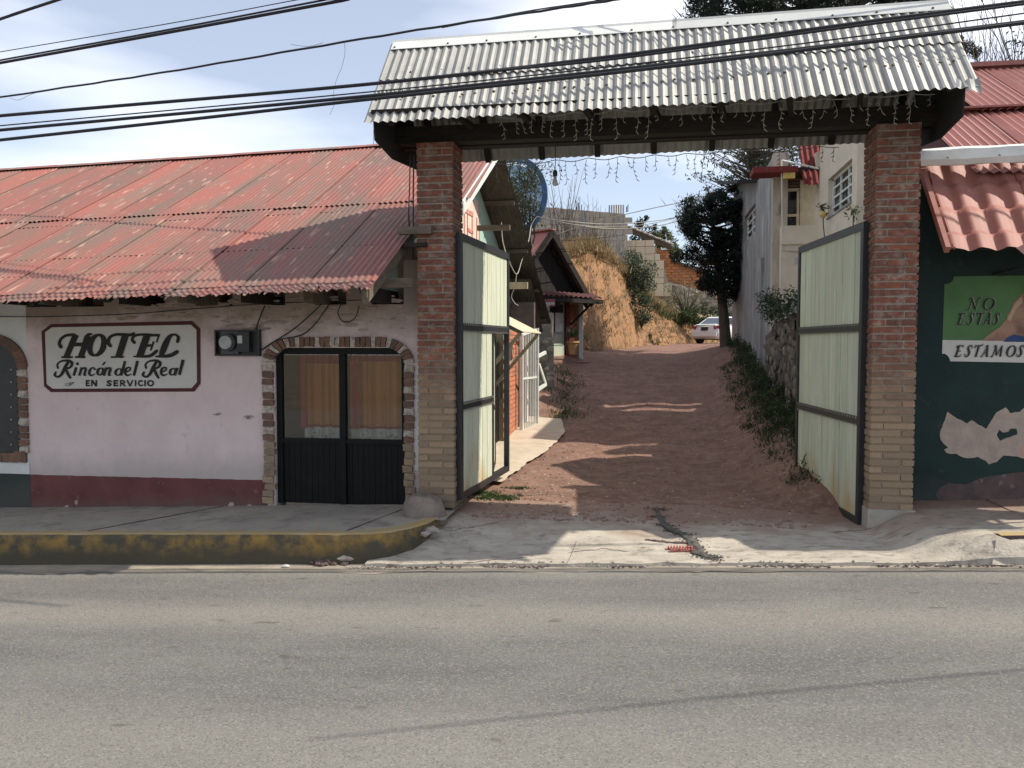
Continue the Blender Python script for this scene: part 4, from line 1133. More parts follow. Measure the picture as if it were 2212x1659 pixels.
# bare bulb
q = at(1199, 385, Y=10.6)
bulb = thing('light_bulb', q, 'bare light bulb hanging on its cord under the gate roof', 'light bulb')
part('cord', MB().tube([(q.x, q.y, q.z + .085), (q.x + .004, q.y, q.z + .2), (q.x, q.y, zE(q.x) + .3)], .005, 5), dk, bulb)
part('socket', MB().lathe((q.x, q.y, q.z + .02), [(.018, 0), (.03, .01), (.03, .06), (.016, .085)], 10), MT['blackmetal'], bulb)
part('glass', MB().lathe((q.x, q.y, q.z - .1), [(.004, 0), (.026, .008), (.036, .03), (.034, .055), (.022, .09), (.02, .125)], 12), M('bulb_glass', (.62, .62, .58), None, 4, rough=.15, bump=0), bulb, smooth=True)

# ------------------------------------------------------------------ gate leaves
def leafp(h, e, z0, zt, s, t, off):
    """point on a gate leaf: s along, t height 0..1, off sideways"""
    d = Vector((e[0] - h[0], e[1] - h[1], 0)); n = Vector((d.y, -d.x, 0)).normalized()
    return Vector((h[0], h[1], 0)) + d * s + n * off + Vector((0, 0, lerp(z0, zt, t)))
def leaf_bar(mb, f, s0, t0, s1, t1, wid, thick, L_, Ht, vertical):
    a = (wid / 2 / L_ if vertical else 0); b = (0 if vertical else wid / 2 / Ht)
    P = [f(s0 - a, t0 - b, -thick / 2), f(s1 + a, t0 - b, -thick / 2), f(s1 + a, t0 - b, thick / 2), f(s0 - a, t0 - b, thick / 2),
         f(s0 - a, t1 + b, -thick / 2), f(s1 + a, t1 + b, -thick / 2), f(s1 + a, t1 + b, thick / 2), f(s0 - a, t1 + b, thick / 2)]
    mb.hexa(P)
def gate_leaf(hn, e, z0, zt, label, rails, side, wicket=None):
    L_ = sqrt((e[0] - hn[0]) ** 2 + (e[1] - hn[1]) ** 2); Ht = zt - z0
    o = thing('gate_leaf', (hn[0], hn[1], z0), label, 'gate', 'swung open leaves of the wooden gate')
    f = lambda s, t, off: leafp(hn, e, z0, zt, s, t, off)
    mb = MB()
    w = .085
    mw = w / 2 / L_; mh = .05 / Ht
    leaf_bar(mb, f, mw, 0, mw, 1, w, .07, L_, Ht, True)
    leaf_bar(mb, f, 1 - mw, 0, 1 - mw, 1, w * .8, .07, L_, Ht, True)
    a, b = mw * 2, 1 - mw * 1.8
    leaf_bar(mb, f, a, mh * .8, b, mh * .8, .08, .066, L_, Ht, False)
    leaf_bar(mb, f, a, 1 - mh * .8, b, 1 - mh * .8, .09, .066, L_, Ht, False)
    ts = [mh * 1.6] + [r_ for r_ in rails] + [1 - mh * 1.7]
    for r_ in rails: leaf_bar(mb, f, a, r_, (wicket[0] if wicket and r_ == rails[0] else b), r_, .10, .064, L_, Ht, False)
    if wicket: leaf_bar(mb, f, wicket[0] + mw * .4, mh * 1.6, wicket[0] + mw * .4, rails[1] - mh, .05, .062, L_, Ht, True)
    part('frame', mb, MT['blackmetal'], o)
    # planks, one by one
    for ri in range(3):
        t0, t1 = ts[ri] + (0 if ri == 0 else mh * .95), ts[ri + 1] - (mh * .95 if ri < 2 else 0)
        end = wicket[0] if wicket and ri < 2 else b
        n = 11 if not (wicket and ri < 2) else 6
        cuts = [a] + sorted(lerp(a, end, (k + R.uniform(-.25, .25)) / n) for k in range(1, n)) + [end]
        for k in range(n):
            g_ = R.choice((.003, .005, .008)) / L_
            s0, s1 = cuts[k] + g_, cuts[k + 1] - g_
            of = R.uniform(-.004, .004)
            P = [f(s0, t0, -.011 + of), f(s1, t0, -.011 + of), f(s1, t0, .011 + of), f(s0, t0, .011 + of), f(s0, t1, -.011 + of), f(s1, t1, -.011 + of), f(s1, t1, .011 + of), f(s0, t1, .011 + of)]
            part('plank', MB().hexa(P), MT['mint'], o)
    # nail heads along the rails
    mb = MB()
    for r_ in rails:
        for k in range(26):
            for dz in (-.85, .85):
                p = f(lerp(a, b if not wicket or r_ != rails[0] else wicket[0], (k + .5) / 26), r_ + dz * mh, side * .034)
                mb.box(p.x - .004, p.x + .004, p.y - .006, p.y + .006, p.z - .02, p.z + .005)
    part('nail', mb, MT['cablegrey'], o, kind='stuff')
    if wicket:
        hx = f(wicket[0] + mw, 0, 0)
        wd = Vector((-.145, 1, 0)).normalized()
        z1 = f(0, rails[1], 0).z - .06
        e2 = (hx.x + wd.x * .78, hx.y + wd.y * .78)
        f2 = lambda s, t, off: leafp((hx.x, hx.y), e2, z0 + .12, z1, s, t, off)
        mb = MB()
        H2 = z1 - z0 - .12
        for s0 in (.03, .97): leaf_bar(mb, f2, s0, 0, s0, 1, .045, .05, .78, H2, True)
        for t0 in (.015, .45, .985): leaf_bar(mb, f2, .06, t0, .94, t0, .05, .046, .78, H2, False)
        wk = part('wicket_door', mb, MT['blackmetal'], o)
        for k in range(5):
            s0, s1 = .06 + .176 * k + .003, .06 + .176 * (k + 1) - .003
            P = [f2(s0, .02, -.01), f2(s1, .02, -.01), f2(s1, .02, .01), f2(s0, .02, .01), f2(s0, .98, -.01), f2(s1, .98, -.01), f2(s1, .98, .01), f2(s0, .98, .01)]
            part('plank', MB().hexa(P), MT['mint'], wk)
        p = f2(.9, .5, .03)
        part('handle', MB().tube([p, p + Vector((.05, -.02, .03)), p + Vector((.05, -.02, .2)), p + Vector((0, 0, .24))], .008, 6), MT['blackmetal'], wk)
    return o
# brown splash stain low on the planks
t, p, c = tw(MT['mint'])
g = t.nodes.new('ShaderNodeNewGeometry'); sx = t.nodes.new('ShaderNodeSeparateXYZ'); t.links.new(g.outputs['Position'], sx.inputs['Vector'])
n = t.nodes.new('ShaderNodeTexNoise'); n.inputs['Scale'].default_value = 1.6; n.inputs['Detail'].default_value = 4
mpp = t.nodes.new('ShaderNodeMapping'); mpp.inputs['Scale'].default_value = (1, 1.6, .5); t.links.new(g.outputs['Position'], mpp.inputs['Vector']); t.links.new(mpp.outputs['Vector'], n.inputs['Vector'])
a = t.nodes.new('ShaderNodeMath'); a.operation = 'MULTIPLY_ADD'; a.inputs[1].default_value = -3.0
t.links.new(n.outputs['Fac'], a.inputs[0]); t.links.new(sx.outputs['Z'], a.inputs[2])
r = t.nodes.new('ShaderNodeMapRange'); r.inputs['From Min'].default_value = -.72; r.inputs['From Max'].default_value = -1.35; r.inputs['To Max'].default_value = .85; t.links.new(a.outputs[0], r.inputs['Value'])
x = t.nodes.new('ShaderNodeMix'); x.data_type = 'RGBA'; x.inputs['B'].default_value = (.46, .31, .15, 1)
t.links.new(r.outputs['Result'], x.inputs['Factor']); t.links.new(c, x.inputs['A']); t.links.new(x.outputs['Result'], p.inputs['Base Color'])
gate_leaf((-2.27, 9.84), (-2.08, 12.27), H - 1.92, H + 1.335, 'left gate leaf of pale green planks with an open wicket door, half in sun', (.352, .652), 1, wicket=(.62,))
gate_leaf((2.43, 9.96), (2.15, 12.48), H - 2.085, H + 1.375, 'right gate leaf of pale green planks in a black frame, in shade', (.345, .655), -1)

# boulder and rubble by the left pillar
mb = MB()
import bmesh
bm = bmesh.new()
bmesh.ops.create_icosphere(bm, subdivisions=4, radius=1)
q = at(920, 1082, Y=9.5)
for v in bm.verts:
    c = v.co
    k = 1 + .16 * nz(c.x, c.y, c.z, 1.1) + .07 * nz(c.x, c.y, c.z, 3) + .03 * nz(c.x, c.y, c.z, 8)
    top = .62 - .2 * c.x
    v.co = Vector((c.x * k * .27, c.y * k * .22, max(-.1, min(c.z * k * .30, .235 + .02 * nz(c.x, c.y, 0, 3) - .05 * max(0, c.x) - .1 * max(0, c.x - .55)))))
for v in bm.verts: v.co += Vector((q.x, 9.46, walk_z(-2.6)))
mb.v = [tuple(v.co) for v in bm.verts]; mb.f = [tuple(v.index for v in f.verts) for f in bm.faces]
bm.free()
single('boulder', mb, MT['boulder'], 'grey boulder with a flattened top at the foot of the left pillar', 'boulder', smooth=True, base=(q.x, 9.46, walk_z(-2.6)))

# ------------------------------------------------------------------ green restaurant on the right
YG = 10.32
rs = thing('restaurant', (4.5, YG, walkr_z(4)), 'dark green restaurant with terracotta tile awning and red roof, right of the gateway', 'restaurant')
part('wall', MB().box(2.90, 9, YG, YG + .3, H - 2.4, H + 1.80), MT['darkgreen'], rs)
def z8(zx, zy, off=0): return at((3140 + zx / 2.0743) / 1.736, (1400 + zy / 2.0743) / 1.736, Y=YG - off)
def z7(zx, zy, off=0): return at((3240 + zx / 3.6867) / 1.736, (960 + zy / 3.6867) / 1.736, Y=YG - off)
def rough(pts, step=.02, amp=.008):
    out = []
    for i in range(len(pts)):
        a, b = pts[i], pts[(i + 1) % len(pts)]
        n = max(1, int((b - a).length / step))
        for k in range(n):
            p = a.lerp(b, k / n)
            out.append((p.x + amp * nz(p.x, p.z, 1, 19), p.y, p.z + amp * nz(p.x, p.z, 5, 19)))
    return out
pe = [(860, 298), (905, 335), (1010, 390), (1045, 362), (1090, 395), (1160, 430), (1185, 390), (1240, 300), (1310, 265), (1350, 310), (1420, 300), (1460, 262), (1640, 240), (1700, 430), (1600, 600), (1452, 662), (1380, 645), (1290, 640), (1240, 690), (1180, 705), (1150, 680), (1090, 650), (1030, 660), (980, 655), (930, 630), (850, 620), (830, 595), (860, 578), (805, 520), (795, 470), (815, 420)]
part('peeled_patch', MB().prism(rough([z8(x, y, .004) for x, y in pe]), (0, .004, 0)), MT['bare'], rs, label='patch where the green paint has peeled off')
pe = [(1240, 480), (1262, 440), (1290, 462), (1330, 455), (1350, 430), (1395, 432), (1400, 470), (1360, 490), (1310, 505), (1265, 522)]
part('paint_island', MB().prism(rough([z8(x, y, .007) for x, y in pe]), (0, .003, 0)), MT['darkgreen'], rs)
pe = [(780, 985), (765, 940), (800, 890), (870, 850), (930, 860), (1000, 865), (1130, 810), (1260, 790), (1452, 765), (1700, 740), (1700, 985), (1200, 1000)]
part('peeled_patch', MB().prism(rough([z8(x, y, .004) for x, y in pe]), (0, .004, 0)), MT['bare2'], rs, label='damp bare plaster along the wall base')
# painted advertisement
mbs = {k: MB() for k in 'gwsb'}
def arc(cx, cy, r, a0, a1, n=8): return [(cx + r * cos(lerp(a0, a1, k / n)), cy + r * sin(lerp(a0, a1, k / n))) for k in range(n + 1)]
gpoly = arc(1110, 275, 125, .06, pi / 2 - .02) 
gpoly = [(1240, 282), (1232, 330), (1205, 365), (1160, 383), (1113, 388), (1086, 1158), (3600, 1200), (3600, 250)]
mural = part('painted_sign', MB().prism([z7(x, y, .005) for x, y in gpoly], (0, .005, 0)), M('sign_green', (.10, .20, .085), (.075, .155, .066), 2, bump=.15), rs, label='green and white painted advertisement reading NO ESTAS ESTAMOS')
wp = [(1086, 1160), (1080, 1350), (1120, 1352), (1160, 1380), (1185, 1420), (1192, 1455), (3600, 1500), (3600, 1202)]
part('white_band', MB().prism([z7(x, y, .005) for x, y in wp], (0, .005, 0)), MT['signwhite'], mural)
sk = [(1630, 1165), (1700, 1110), (1800, 1035), (1880, 985), (1925, 930), (1965, 870), (1985, 810), (2030, 740), (2060, 660), (2120, 590), (2200, 510), (2300, 440), (2600, 420), (2700, 1190)]
part('painted_figure', MB().prism([z7(x, y, .009) for x, y in sk], (0, .004, 0)), M('painted_skin', (.36, .22, .16), (.20, .115, .10), 4, (1, 1, 1.4), bump=.1, contrast=(.42, .58)), mural)
bl = [(1930, 1185), (1990, 1120), (2080, 1085), (2200, 1110), (2400, 1060), (2700, 1100), (2700, 1195)]
part('painted_figure', MB().prism([z7(x, y, .012) for x, y in bl], (0, .003, 0)), M('painted_blue', (.045, .075, .20), None, 4, bump=.1), mural)
part('painted_figure', MB().prism([z7(x, y, .012) for x, y in [(1990, 880), (1985, 850), (2010, 820), (2050, 720), (2100, 640), (2180, 560), (2195, 640), (2110, 720), (2050, 850), (2020, 900)]], (0, .003, 0)), M('painted_skin_light', (.52, .38, .28), (.46, .31, .22), 5, bump=.1), mural)
def ital(ch, x, y, h, w):
    """italic swash capital at lower left (x, y): strokes"""
    sl = .26 * h
    P = lambda u, v, t: (x + w * u + sl * v, y - h * v, t * h)
    if ch == 'N': return [[P(-.10, .02, .05), P(.08, .02, .09), P(.16, .25, .05), P(.18, 1, .07)], ('l', P(.10, 1, .10), P(.72, 0, .17)), [P(.72, 0, .05), P(.74, .6, .06), P(.80, .95, .08), P(.95, 1.04, .10)], [P(-.05, .82, .05), P(-.0, .97, .07), P(.12, 1, .08)]]
    if ch == 'O': return [[P(.5 + .45 * cos(a_) , .5 + .5 * sin(a_), .05 + .13 * abs(cos(a_)) ** 1.5) for a_ in [k * pi / 8 for k in range(17)]]]
    if ch == 'E': return [('l', P(.22, .98, .14), P(.16, 0, .15)), [P(.0, .8, .05), P(.05, .96, .08), P(.45, 1, .07), P(.75, 1, .05), P(.72, .86, .04)], ('l', P(.2, .5, .06), P(.6, .5, .06)), [P(-.05, .02, .06), P(.3, .0, .08), P(.62, .02, .06), P(.72, .16, .04)]]
    if ch == 'S': return [[P(.72, .78, .05), P(.68, .98, .06), P(.42, 1, .07), P(.24, .82, .12), P(.42, .56, .17), P(.55, .3, .15), P(.42, .04, .08), P(.15, 0, .06), P(.05, .2, .05)]]
    if ch == 'T': return [('l', P(.45, .98, .15), P(.40, 0, .15)), [P(.02, .8, .05), P(.06, .96, .08), P(.4, 1, .07), P(.7, 1, .07), P(.86, 1.12, .04)], ('l', P(.25, .01, .05), P(.58, .01, .05))]
    if ch == 'A': return [[P(-.1, 0, .05), P(.05, .02, .06), P(.3, .6, .05), P(.45, 1, .06)], ('l', P(.42, 1, .10), P(.62, 0, .17)), ('l', P(.14, .36, .05), P(.56, .36, .05)), [P(.25, .9, .05), P(.33, 1.0, .06), P(.45, 1, .07)], ('l', P(.5, .01, .05), P(.8, .01, .05))]
    if ch == 'M': return [[P(-.08, 0, .06), P(.06, .02, .07), P(.14, .6, .06), P(.2, 1, .08)], ('l', P(.18, 1, .10), P(.42, .12, .14)), ('l', P(.42, .1, .05), P(.74, 1, .06)), ('l', P(.74, 1, .12), P(.82, 0, .17)), [P(.02, .88, .05), P(.1, 1, .06), P(.2, 1, .06)]]
def lettering(word, x, y, h, w, adv, proj, parent, m, halo=None):
    st = []
    for i, ch in enumerate(word): st += ital(ch, x + adv[i], y, h, w * (1.25 if ch == 'M' else .9 if ch in 'ES' else 1))
    if halo:
        mb = MB(); write(mb, st, lambda a, b, o: proj(a + 9, b - 4, o), .008, 12); part('lettering_outline', mb, halo, parent)
    mb = MB(); write(mb, st, proj, .016); part('lettering', mb, m, parent)
hg = M('letter_outline_green', (.26, .30, .22), None, 4, bump=0)
hw = M('letter_outline_grey', (.36, .35, .34), None, 4, bump=0)
lettering('NO', 1430, 742, 160, 150, [0, 200], z7, mural, MT['letter'], hg)
lettering('ESTAS', 1285, 945, 155, 115, [0, 130, 245, 370, 485], z7, mural, MT['letter'], hg)
lettering('ESTAMOS', 1250, 1392, 150, 118, [0, 130, 245, 370, 510, 705, 850], z7, mural, MT['letter'], hw)
# awning of pressed metal tiles, two sheets
ATY, ATZ, ABY, ABZ = 10.40, H + 1.98, 9.50, H + .985
AX = 3.14
aw_ln = sqrt((ATY - ABY) ** 2 + (ATZ - ABZ) ** 2) + .14
def tilesheet(w, seed):
    mb = MB()
    rows = 3.55
    def fn(u, v):
        s_ = v * rows
        fr_ = s_ % 1 if v < 1 else rows % 1
        ph = 2 * pi * (w * u) / .27
        wv = .024 * sin(ph) + .006 * sin(2 * ph + .6)
        return (w * u, -aw_ln * v, wv - .042 * fr_ + .01 * nz(u * 3, v * 3, seed))
    n = int(w / .235 * 12)
    vs = []
    for k in range(4):
        a, b = k / rows, min(1, (k + 1) / rows)
        vs += [a + 1e-5 + (b - a - 2e-5) * q / 5 for q in range(6)]
    o = len(mb.v)
    for v in vs:
        for i in range(n + 1):
            x_, y_, z_ = fn(i / n, v)
            mb.v.append((x_, y_, z_))
    for j in range(len(vs) - 1):
        for i in range(n):
            a = j * (n + 1) + i
            mb.f.append((a, a + 1, a + n + 2, a + n + 1))
    return mb
for i in range(4):
    me = tilesheet(.98, i).mesh('tile_sheet', MT['tile'], True)
    lay('tile_sheet', me, rs, (AX + .96 * i, ATY + .10, ATZ + .11 + .01 * i + .004 * (i % 2)), (1, 0, .012), (0, ABY - ATY, ABZ - ATZ), lift=.03)
part('verge_trim', MB().bar((AX - .005, ATY, ATZ + .03), (AX - .005, ABY, ABZ + .01), .05, .08), MT['tile'], rs)
part('verge_trim', MB().bar((AX + .06, ATY, ATZ + .045), (AX + .06, ABY - .01, ABZ + .025), .018, .03), MT['tile'], rs)
part('awning_frame', MB().box(AX + .05, 7, ABY + .10, ABY + .15, ABZ + .02, ABZ + .07).bar((AX + .15, ABY + .1, ABZ + .05), (AX + .15, ATY - .02, ATZ - .1), .05, .05), MT['blackmetal'], rs)
# white flashing above the awning
def flash(u, v):
    X = lerp(3.02, 7.2, u)
    yy, zz = [(10.38, .20), (10.22, .205), (10.13, .16), (10.12, .05), (10.16, -.01), (10.24, .0)][int(round(v * 5))]
    return (X, yy + .012 * nz(X, 3, v, 2), H + 2.02 + zz + .016 * (X - 3) + .014 * nz(X, 1, v, 3))
part('flashing', MB().grid(40, 5, flash), MT['sheetwhite'], rs, smooth=False)
mb = MB()
for X in (3.32, 3.86): mb.rock((X, 10.115, H + 2.09 + .016 * (X - 3)), .012, (1.4, .6, 1), .1)
part('screw', mb, MT['cablegrey'], rs, kind='stuff')
# red sheet roof above, two tiers
m3 = .563
rg = lambda Y: H + 4.33 - m3 * (14.5 - Y)
RX = 3.67
l3 = sqrt(1 + m3 * m3)
up3 = corrugated(.86, 2.12 * l3, pitch=.105, amp=.016, per=4, ns=2).mesh('roof_sheet', MT['redroof2'])
lo3 = corrugated(.86, 2.3 * l3, pitch=.105, amp=.016, per=4, ns=2).mesh('roof_sheet', MT['redroof2'])
for i in range(6):
    X = RX + .82 * i
    lay('roof_sheet', up3, rs, (X + .73, 14.5, rg(14.5)), (1, 0, 0), (0, -1, -m3), lift=.055)
    lay('roof_sheet', lo3, rs, (X, 12.55, rg(12.55)), (1, 0, 0), (0, -1, -m3), lift=0)
bk3 = corrugated(.86, 1.2 * l3, pitch=.105, amp=.016, per=4, ns=2).mesh('roof_sheet', MT['redroof2'])
for i in range(6): lay('roof_sheet', bk3, rs, (RX + .73 + .82 * (i + 1), 14.5, rg(14.5)), (-1, 0, 0), (0, 1, -m3), lift=.04)
part('ridge_cap', MB().bar((RX + .71, 14.5, rg(14.5) + .09), (9, 14.5, rg(14.5) + .09), .26, .07), MT['redroof2'], rs)
part('ridge_cap', MB().bar((RX, 12.44, rg(12.44) + .055), (9, 12.44, rg(12.44) + .055), .20, .025), MT['redroof2'], rs, label='red flashing between the two tiers')
part('gable_wall', MB().prism([(RX + .06, 10.5, H - 2), (RX + .06, 12.6, H - 2), (RX + .06, 12.6, rg(12.6) - .08), (RX + .06, 10.5, rg(10.5) - .08)], (.2, 0, 0)).prism([(RX + .80, 12.61, H - 2), (RX + .80, 15.4, H - 2), (RX + .80, 15.4, rg(14.5) - .57), (RX + .80, 14.5, rg(14.5) - .06), (RX + .80, 12.61, rg(12.61) - .08)], (.2, 0, 0)), MT['maroonwall'], rs)
part('wing_wall', MB().box(2.96, 3.72, 10.66, 10.8, H - 2.2, H + 2.1), MT['maroonwall'], rs)
# canvas awning added unseen beyond the frame to cast shade on the ramp
pr = thing('unseen_shade_awning', (4.7, 9.4, walkr_z(5)), 'added unseen canvas awning on thin posts, past the right edge, to shade the ramp', 'awning')
part('canvas', MB().grid(12, 6, lambda u, v: (lerp(3.80, 6.1, u), lerp(9.05, 9.80, v), H + .80 + .35 * v + .03 * sin(u * 9) * (1 - v))), MT['maroonwall'], pr)
for X in (3.9, 6.0): part('post', MB().tube([(X, 9.1, walkr_z(X) - .05), (X, 9.1, H + .84)], .025, 6), MT['blackmetal'], pr)
for X in (3.9, 6.0): part('arm', MB().bar((X, 9.1, H + .80), (X, 10.3, H + .80), .03, .03), MT['blackmetal'], pr)
# water tank behind the red roof
q = at(2122, 178, Y=16.5)
wt = thing('water_tank', q, 'cream water tank top showing over the red roof ridge', 'water tank')
part('tank', MB().lathe((q.x, q.y, q.z - 1.0), [(.5, 0), (.5, .95), (.42, 1.1), (.30, 1.16)], 20), M('tank_cream', (.55, .47, .37), None, 3, rough=.5, bump=0), wt)
part('lid', MB().lathe((q.x, q.y, q.z + .16), [(.30, 0), (.30, .10), (.26, .13)], 20), M('tank_lid', (.58, .50, .40), None, 3, rough=.5, bump=0), wt)

# ------------------------------------------------------------------ cream house up the lane (right)
CX = 4.0
ch = thing('cream_house', (CX + 1, 18.5, lane_z(18)), 'cream plastered house with white gridded window above the right gate leaf', 'house')
zt = H + 4.75
w0, w1 = at(1789, 400, X=CX), at(1840, 400, X=CX)
y0, y1 = w1.y, w0.y                                   # near, far
zlo, zhi = at(1789, 470, X=CX).z, at(1789, 388, X=CX).z
YN = at(1851, 400, X=CX).y
YFm = at(1770, 400, X=CX).y
mb = MB()
mb.box(CX, CX + .3, YN, y0, H - 2, zt).box(CX, CX + .3, y1, YFm, H - 2, zt).box(CX, CX + .3, y0, y1, H - 2, zlo).box(CX, CX + .3, y0, y1, zhi, zt)
mb.box(CX + .3, CX + 4, YN, YN + .25, H - 2, zt - .6)
part('wall', mb, MT['cream'], ch)
part('roof_slab', MB().box(CX - .1, CX + .6, YN - .1, YFm + .2, zt, zt + .1), MT['redpaint'], ch)
wd = part('window', MB().box(CX + .10, CX + .15, y0, y0 + .05, zlo, zhi).box(CX + .10, CX + .15, y1 - .05, y1, zlo, zhi).box(CX + .10, CX + .15, y0, y1, zlo, zlo + .05).box(CX + .10, CX + .15, y0, y1, zhi - .05, zhi), MT['whitemetal'], ch)
mb = MB()
for k in (1, 2): mb.box(CX + .10, CX + .145, lerp(y0, y1, k / 3) - .018, lerp(y0, y1, k / 3) + .018, zlo + .05, zhi - .05)
for k in (1, 2, 3): mb.box(CX + .105, CX + .15, y0 + .05, y1 - .05, lerp(zlo, zhi, k / 4) - .018, lerp(zlo, zhi, k / 4) + .018)
part('grille', mb, MT['whitemetal'], wd)
part('pane', MB().box(CX + .16, CX + .17, y0, y1, zlo, zhi), MT['darkglass'], wd)
part('sill', MB().box(CX - .03, CX + .15, y0 - .02, y1 + .02, zlo - .04, zlo), MT['greywall'], wd)
# recessed porch between this house and the grey wall: faces the street
YP = YFm + .3
def pz(x, y): return at(x, y, Y=YP)
pL, pR = pz(1688, 500).x, CX + .25
op0, op1 = pz(1692, 400).x, pz(1762, 400).x
part('wall', MB().box(pL, pR, YP, YP + .25, H - 2, pz(1720, 487).z).box(op1, pR, YP + .002, YP + .25, pz(1720, 487).z, pz(1720, 330).z), MT['cream'], ch, label='cream parapet of the upstairs porch')
part('ledge', MB().box(pL, pR - .28, YP - .05, YP, pz(1720, 528).z, pz(1720, 520).z), MT['cream'], ch)
mb = MB()
bz0, bz1 = pz(1720, 487).z, pz(1720, 400).z
bme = [jit_brick(.24, .06, .1, 300 + k).mesh('brick', MT['doorbrick']) for k in range(2)]
k = 0
z_ = bz0 + .01
while z_ < bz1 + .5:
    for xx in (op0, op0 + .26, op1 - .30):
        piece('brick', bme[k % 2], ch, (xx, YP + .75, z_)); k += 1
    z_ += .075
part('back_wall', MB().box(op0 - .02, op1 + .2, YP + .85, YP + 1.0, bz0 - .3, bz1 + .45), MT['doorbrick'], ch)
dd = part('door', MB().box(op0 + .52, op0 + 1.0, YP + .72, YP + .80, bz0, bz1 + .25), M('cream_door', (.62, .54, .38), None, 3, bump=0), ch, label='pale yellow door on the upstairs porch')
part('window', MB().box(op0 + .08, op0 + .50, YP + .70, YP + .74, bz1 - .02, bz1 + .05).box(op0 + .44, op0 + .50, YP + .70, YP + .74, bz0, bz1).box(op0 + .08, op0 + .44, YP + .70, YP + .74, bz0 + .32, bz0 + .38), M('cream_frame', (.58, .50, .36), None, 3, bump=0), ch)
part('pane', MB().box(op0 + .08, op0 + .46, YP + .745, YP + .75, bz0, bz1 + .03), MT['darkglass'], ch)
part('porch_ceiling', MB().box(op0 - .1, op1 + .2, YP - .02, YP + 1, bz1 + .32, bz1 + .42), MT['beam'], ch)
part('fascia', MB().box(op0 - .02, pz(1716, 390).x, YP - .10, YP - .03, pz(1700, 387).z, pz(1700, 374).z), MT['yellow'], ch)
part('fascia', MB().box(pL - .7, pz(1722, 390).x, YP - .14, YP + .6, pz(1700, 374).z + .003, pz(1700, 361).z), MT['redpaint'], ch)
sh = corrugated(1.1, 1.45, pitch=.13, amp=.02, per=4, ns=2).mesh('roof_sheet', MT['redpaint'])
q = pz(1733, 300)
lay('roof_sheet', sh, ch, (q.x, YP + .55, q.z), (1, 0, 0), (-.18, -.75, -1.0))
part('downpipe', MB().tube([pz(1688, 345), pz(1689, 420), pz(1690, 540), at(1740, 543, Y=YP - .06)], .02, 6), MT['cream'], ch)
single('white_pole', MB().tube([at(1690, 347, Y=YP - .5), at(1768, 364, Y=YP - .35)], .025, 6), MT['whitemetal'], 'thin white pole lying across the porch roof of the cream house', 'pole')
fl = thing('floodlight', at(1722, 560, Y=17.5), 'small grey floodlight bracketed behind the right gate leaf', 'floodlight')
q = at(1722, 562, Y=17.5)
part('housing', MB().hexa([(q.x - .07, q.y - .05, q.z - .1), (q.x + .09, q.y - .05, q.z - .06), (q.x + .09, q.y + .05, q.z - .06), (q.x - .07, q.y + .05, q.z - .1), (q.x - .06, q.y - .05, q.z + .05), (q.x + .12, q.y - .05, q.z + .09), (q.x + .12, q.y + .05, q.z + .09), (q.x - .06, q.y + .05, q.z + .05)]), MT['cablegrey'], fl)
part('bracket', MB().tube([(q.x + .08, q.y, q.z), (q.x + .4, q.y + .1, q.z - .02)], .015, 5), MT['blackmetal'], fl)

# ------------------------------------------------------------------ grey rendered house farther up
GX = 3.1
gh = thing('grey_house', (GX + 1, 25, lane_z(25)), 'grey rendered house wall along the lane with one white window', 'house')
def gq(x, y): return at(x, y, X=GX)
a, b = gq(1585, 400), gq(1642, 390)
wA, wB = gq(1607, 500), gq(1631, 500)
gz0, gz1 = gq(1610, 560).z - .9, gq(1619, 445).z
gz0 = gq(1609, 523).z; gz1 = gq(1630, 440).z
tp = lambda Y: lerp(gq(1642, 388).z, gq(1586, 397).z, (Y - b.y) / (a.y - b.y))
def wallseg(mb, ya, yb, za, zb_, zc=None, zd=None):
    zc = zb_ if zc is None else zc
    mb.hexa([(GX, ya, za), (GX + .3, ya, za), (GX + .3, yb, za), (GX, yb, za), (GX, ya, zb_), (GX + .3, ya, zb_), (GX + .3, yb, zc), (GX, yb, zc)])
mb = MB()
zb0 = H - 2.2
wallseg(mb, b.y, wB.y, zb0, tp(b.y), tp(wB.y)); wallseg(mb, wB.y, wA.y, zb0, gz0); wallseg(mb, wB.y, wA.y, gz1, tp(wB.y), tp(wA.y)); wallseg(mb, wA.y, a.y, zb0, tp(wA.y), tp(a.y))
part('wall', mb, MT['greywall'], gh)
part('roof_edge', MB().bar((GX - .22, b.y + .6, tp(b.y) + .08), (GX - .22, a.y + .3, tp(a.y) + .12), .7, .10), MT['zincdark'], gh)
gw = part('window', MB().box(GX + .10, GX + .16, wB.y, wB.y + .08, gz0, gz1).box(GX + .10, GX + .16, wA.y - .08, wA.y, gz0, gz1).box(GX + .10, GX + .16, wB.y, wA.y, gz0, gz0 + .07).box(GX + .10, GX + .16, wB.y, wA.y, gz1 - .07, gz1), MT['whitemetal'], gh)
mb = MB()
for k in (1, 2): mb.box(GX + .10, GX + .15, wB.y, wA.y, lerp(gz0, gz1, k / 3) - .025, lerp(gz0, gz1, k / 3) + .025)
mb.box(GX + .095, GX + .155, (wA.y + wB.y) / 2 - .03, (wA.y + wB.y) / 2 + .03, gz0, gz1)
part('grille', mb, MT['whitemetal'], gw)
part('pane', MB().box(GX + .18, GX + .19, wB.y, wA.y, gz0, gz1), MT['darkglass'], gw)
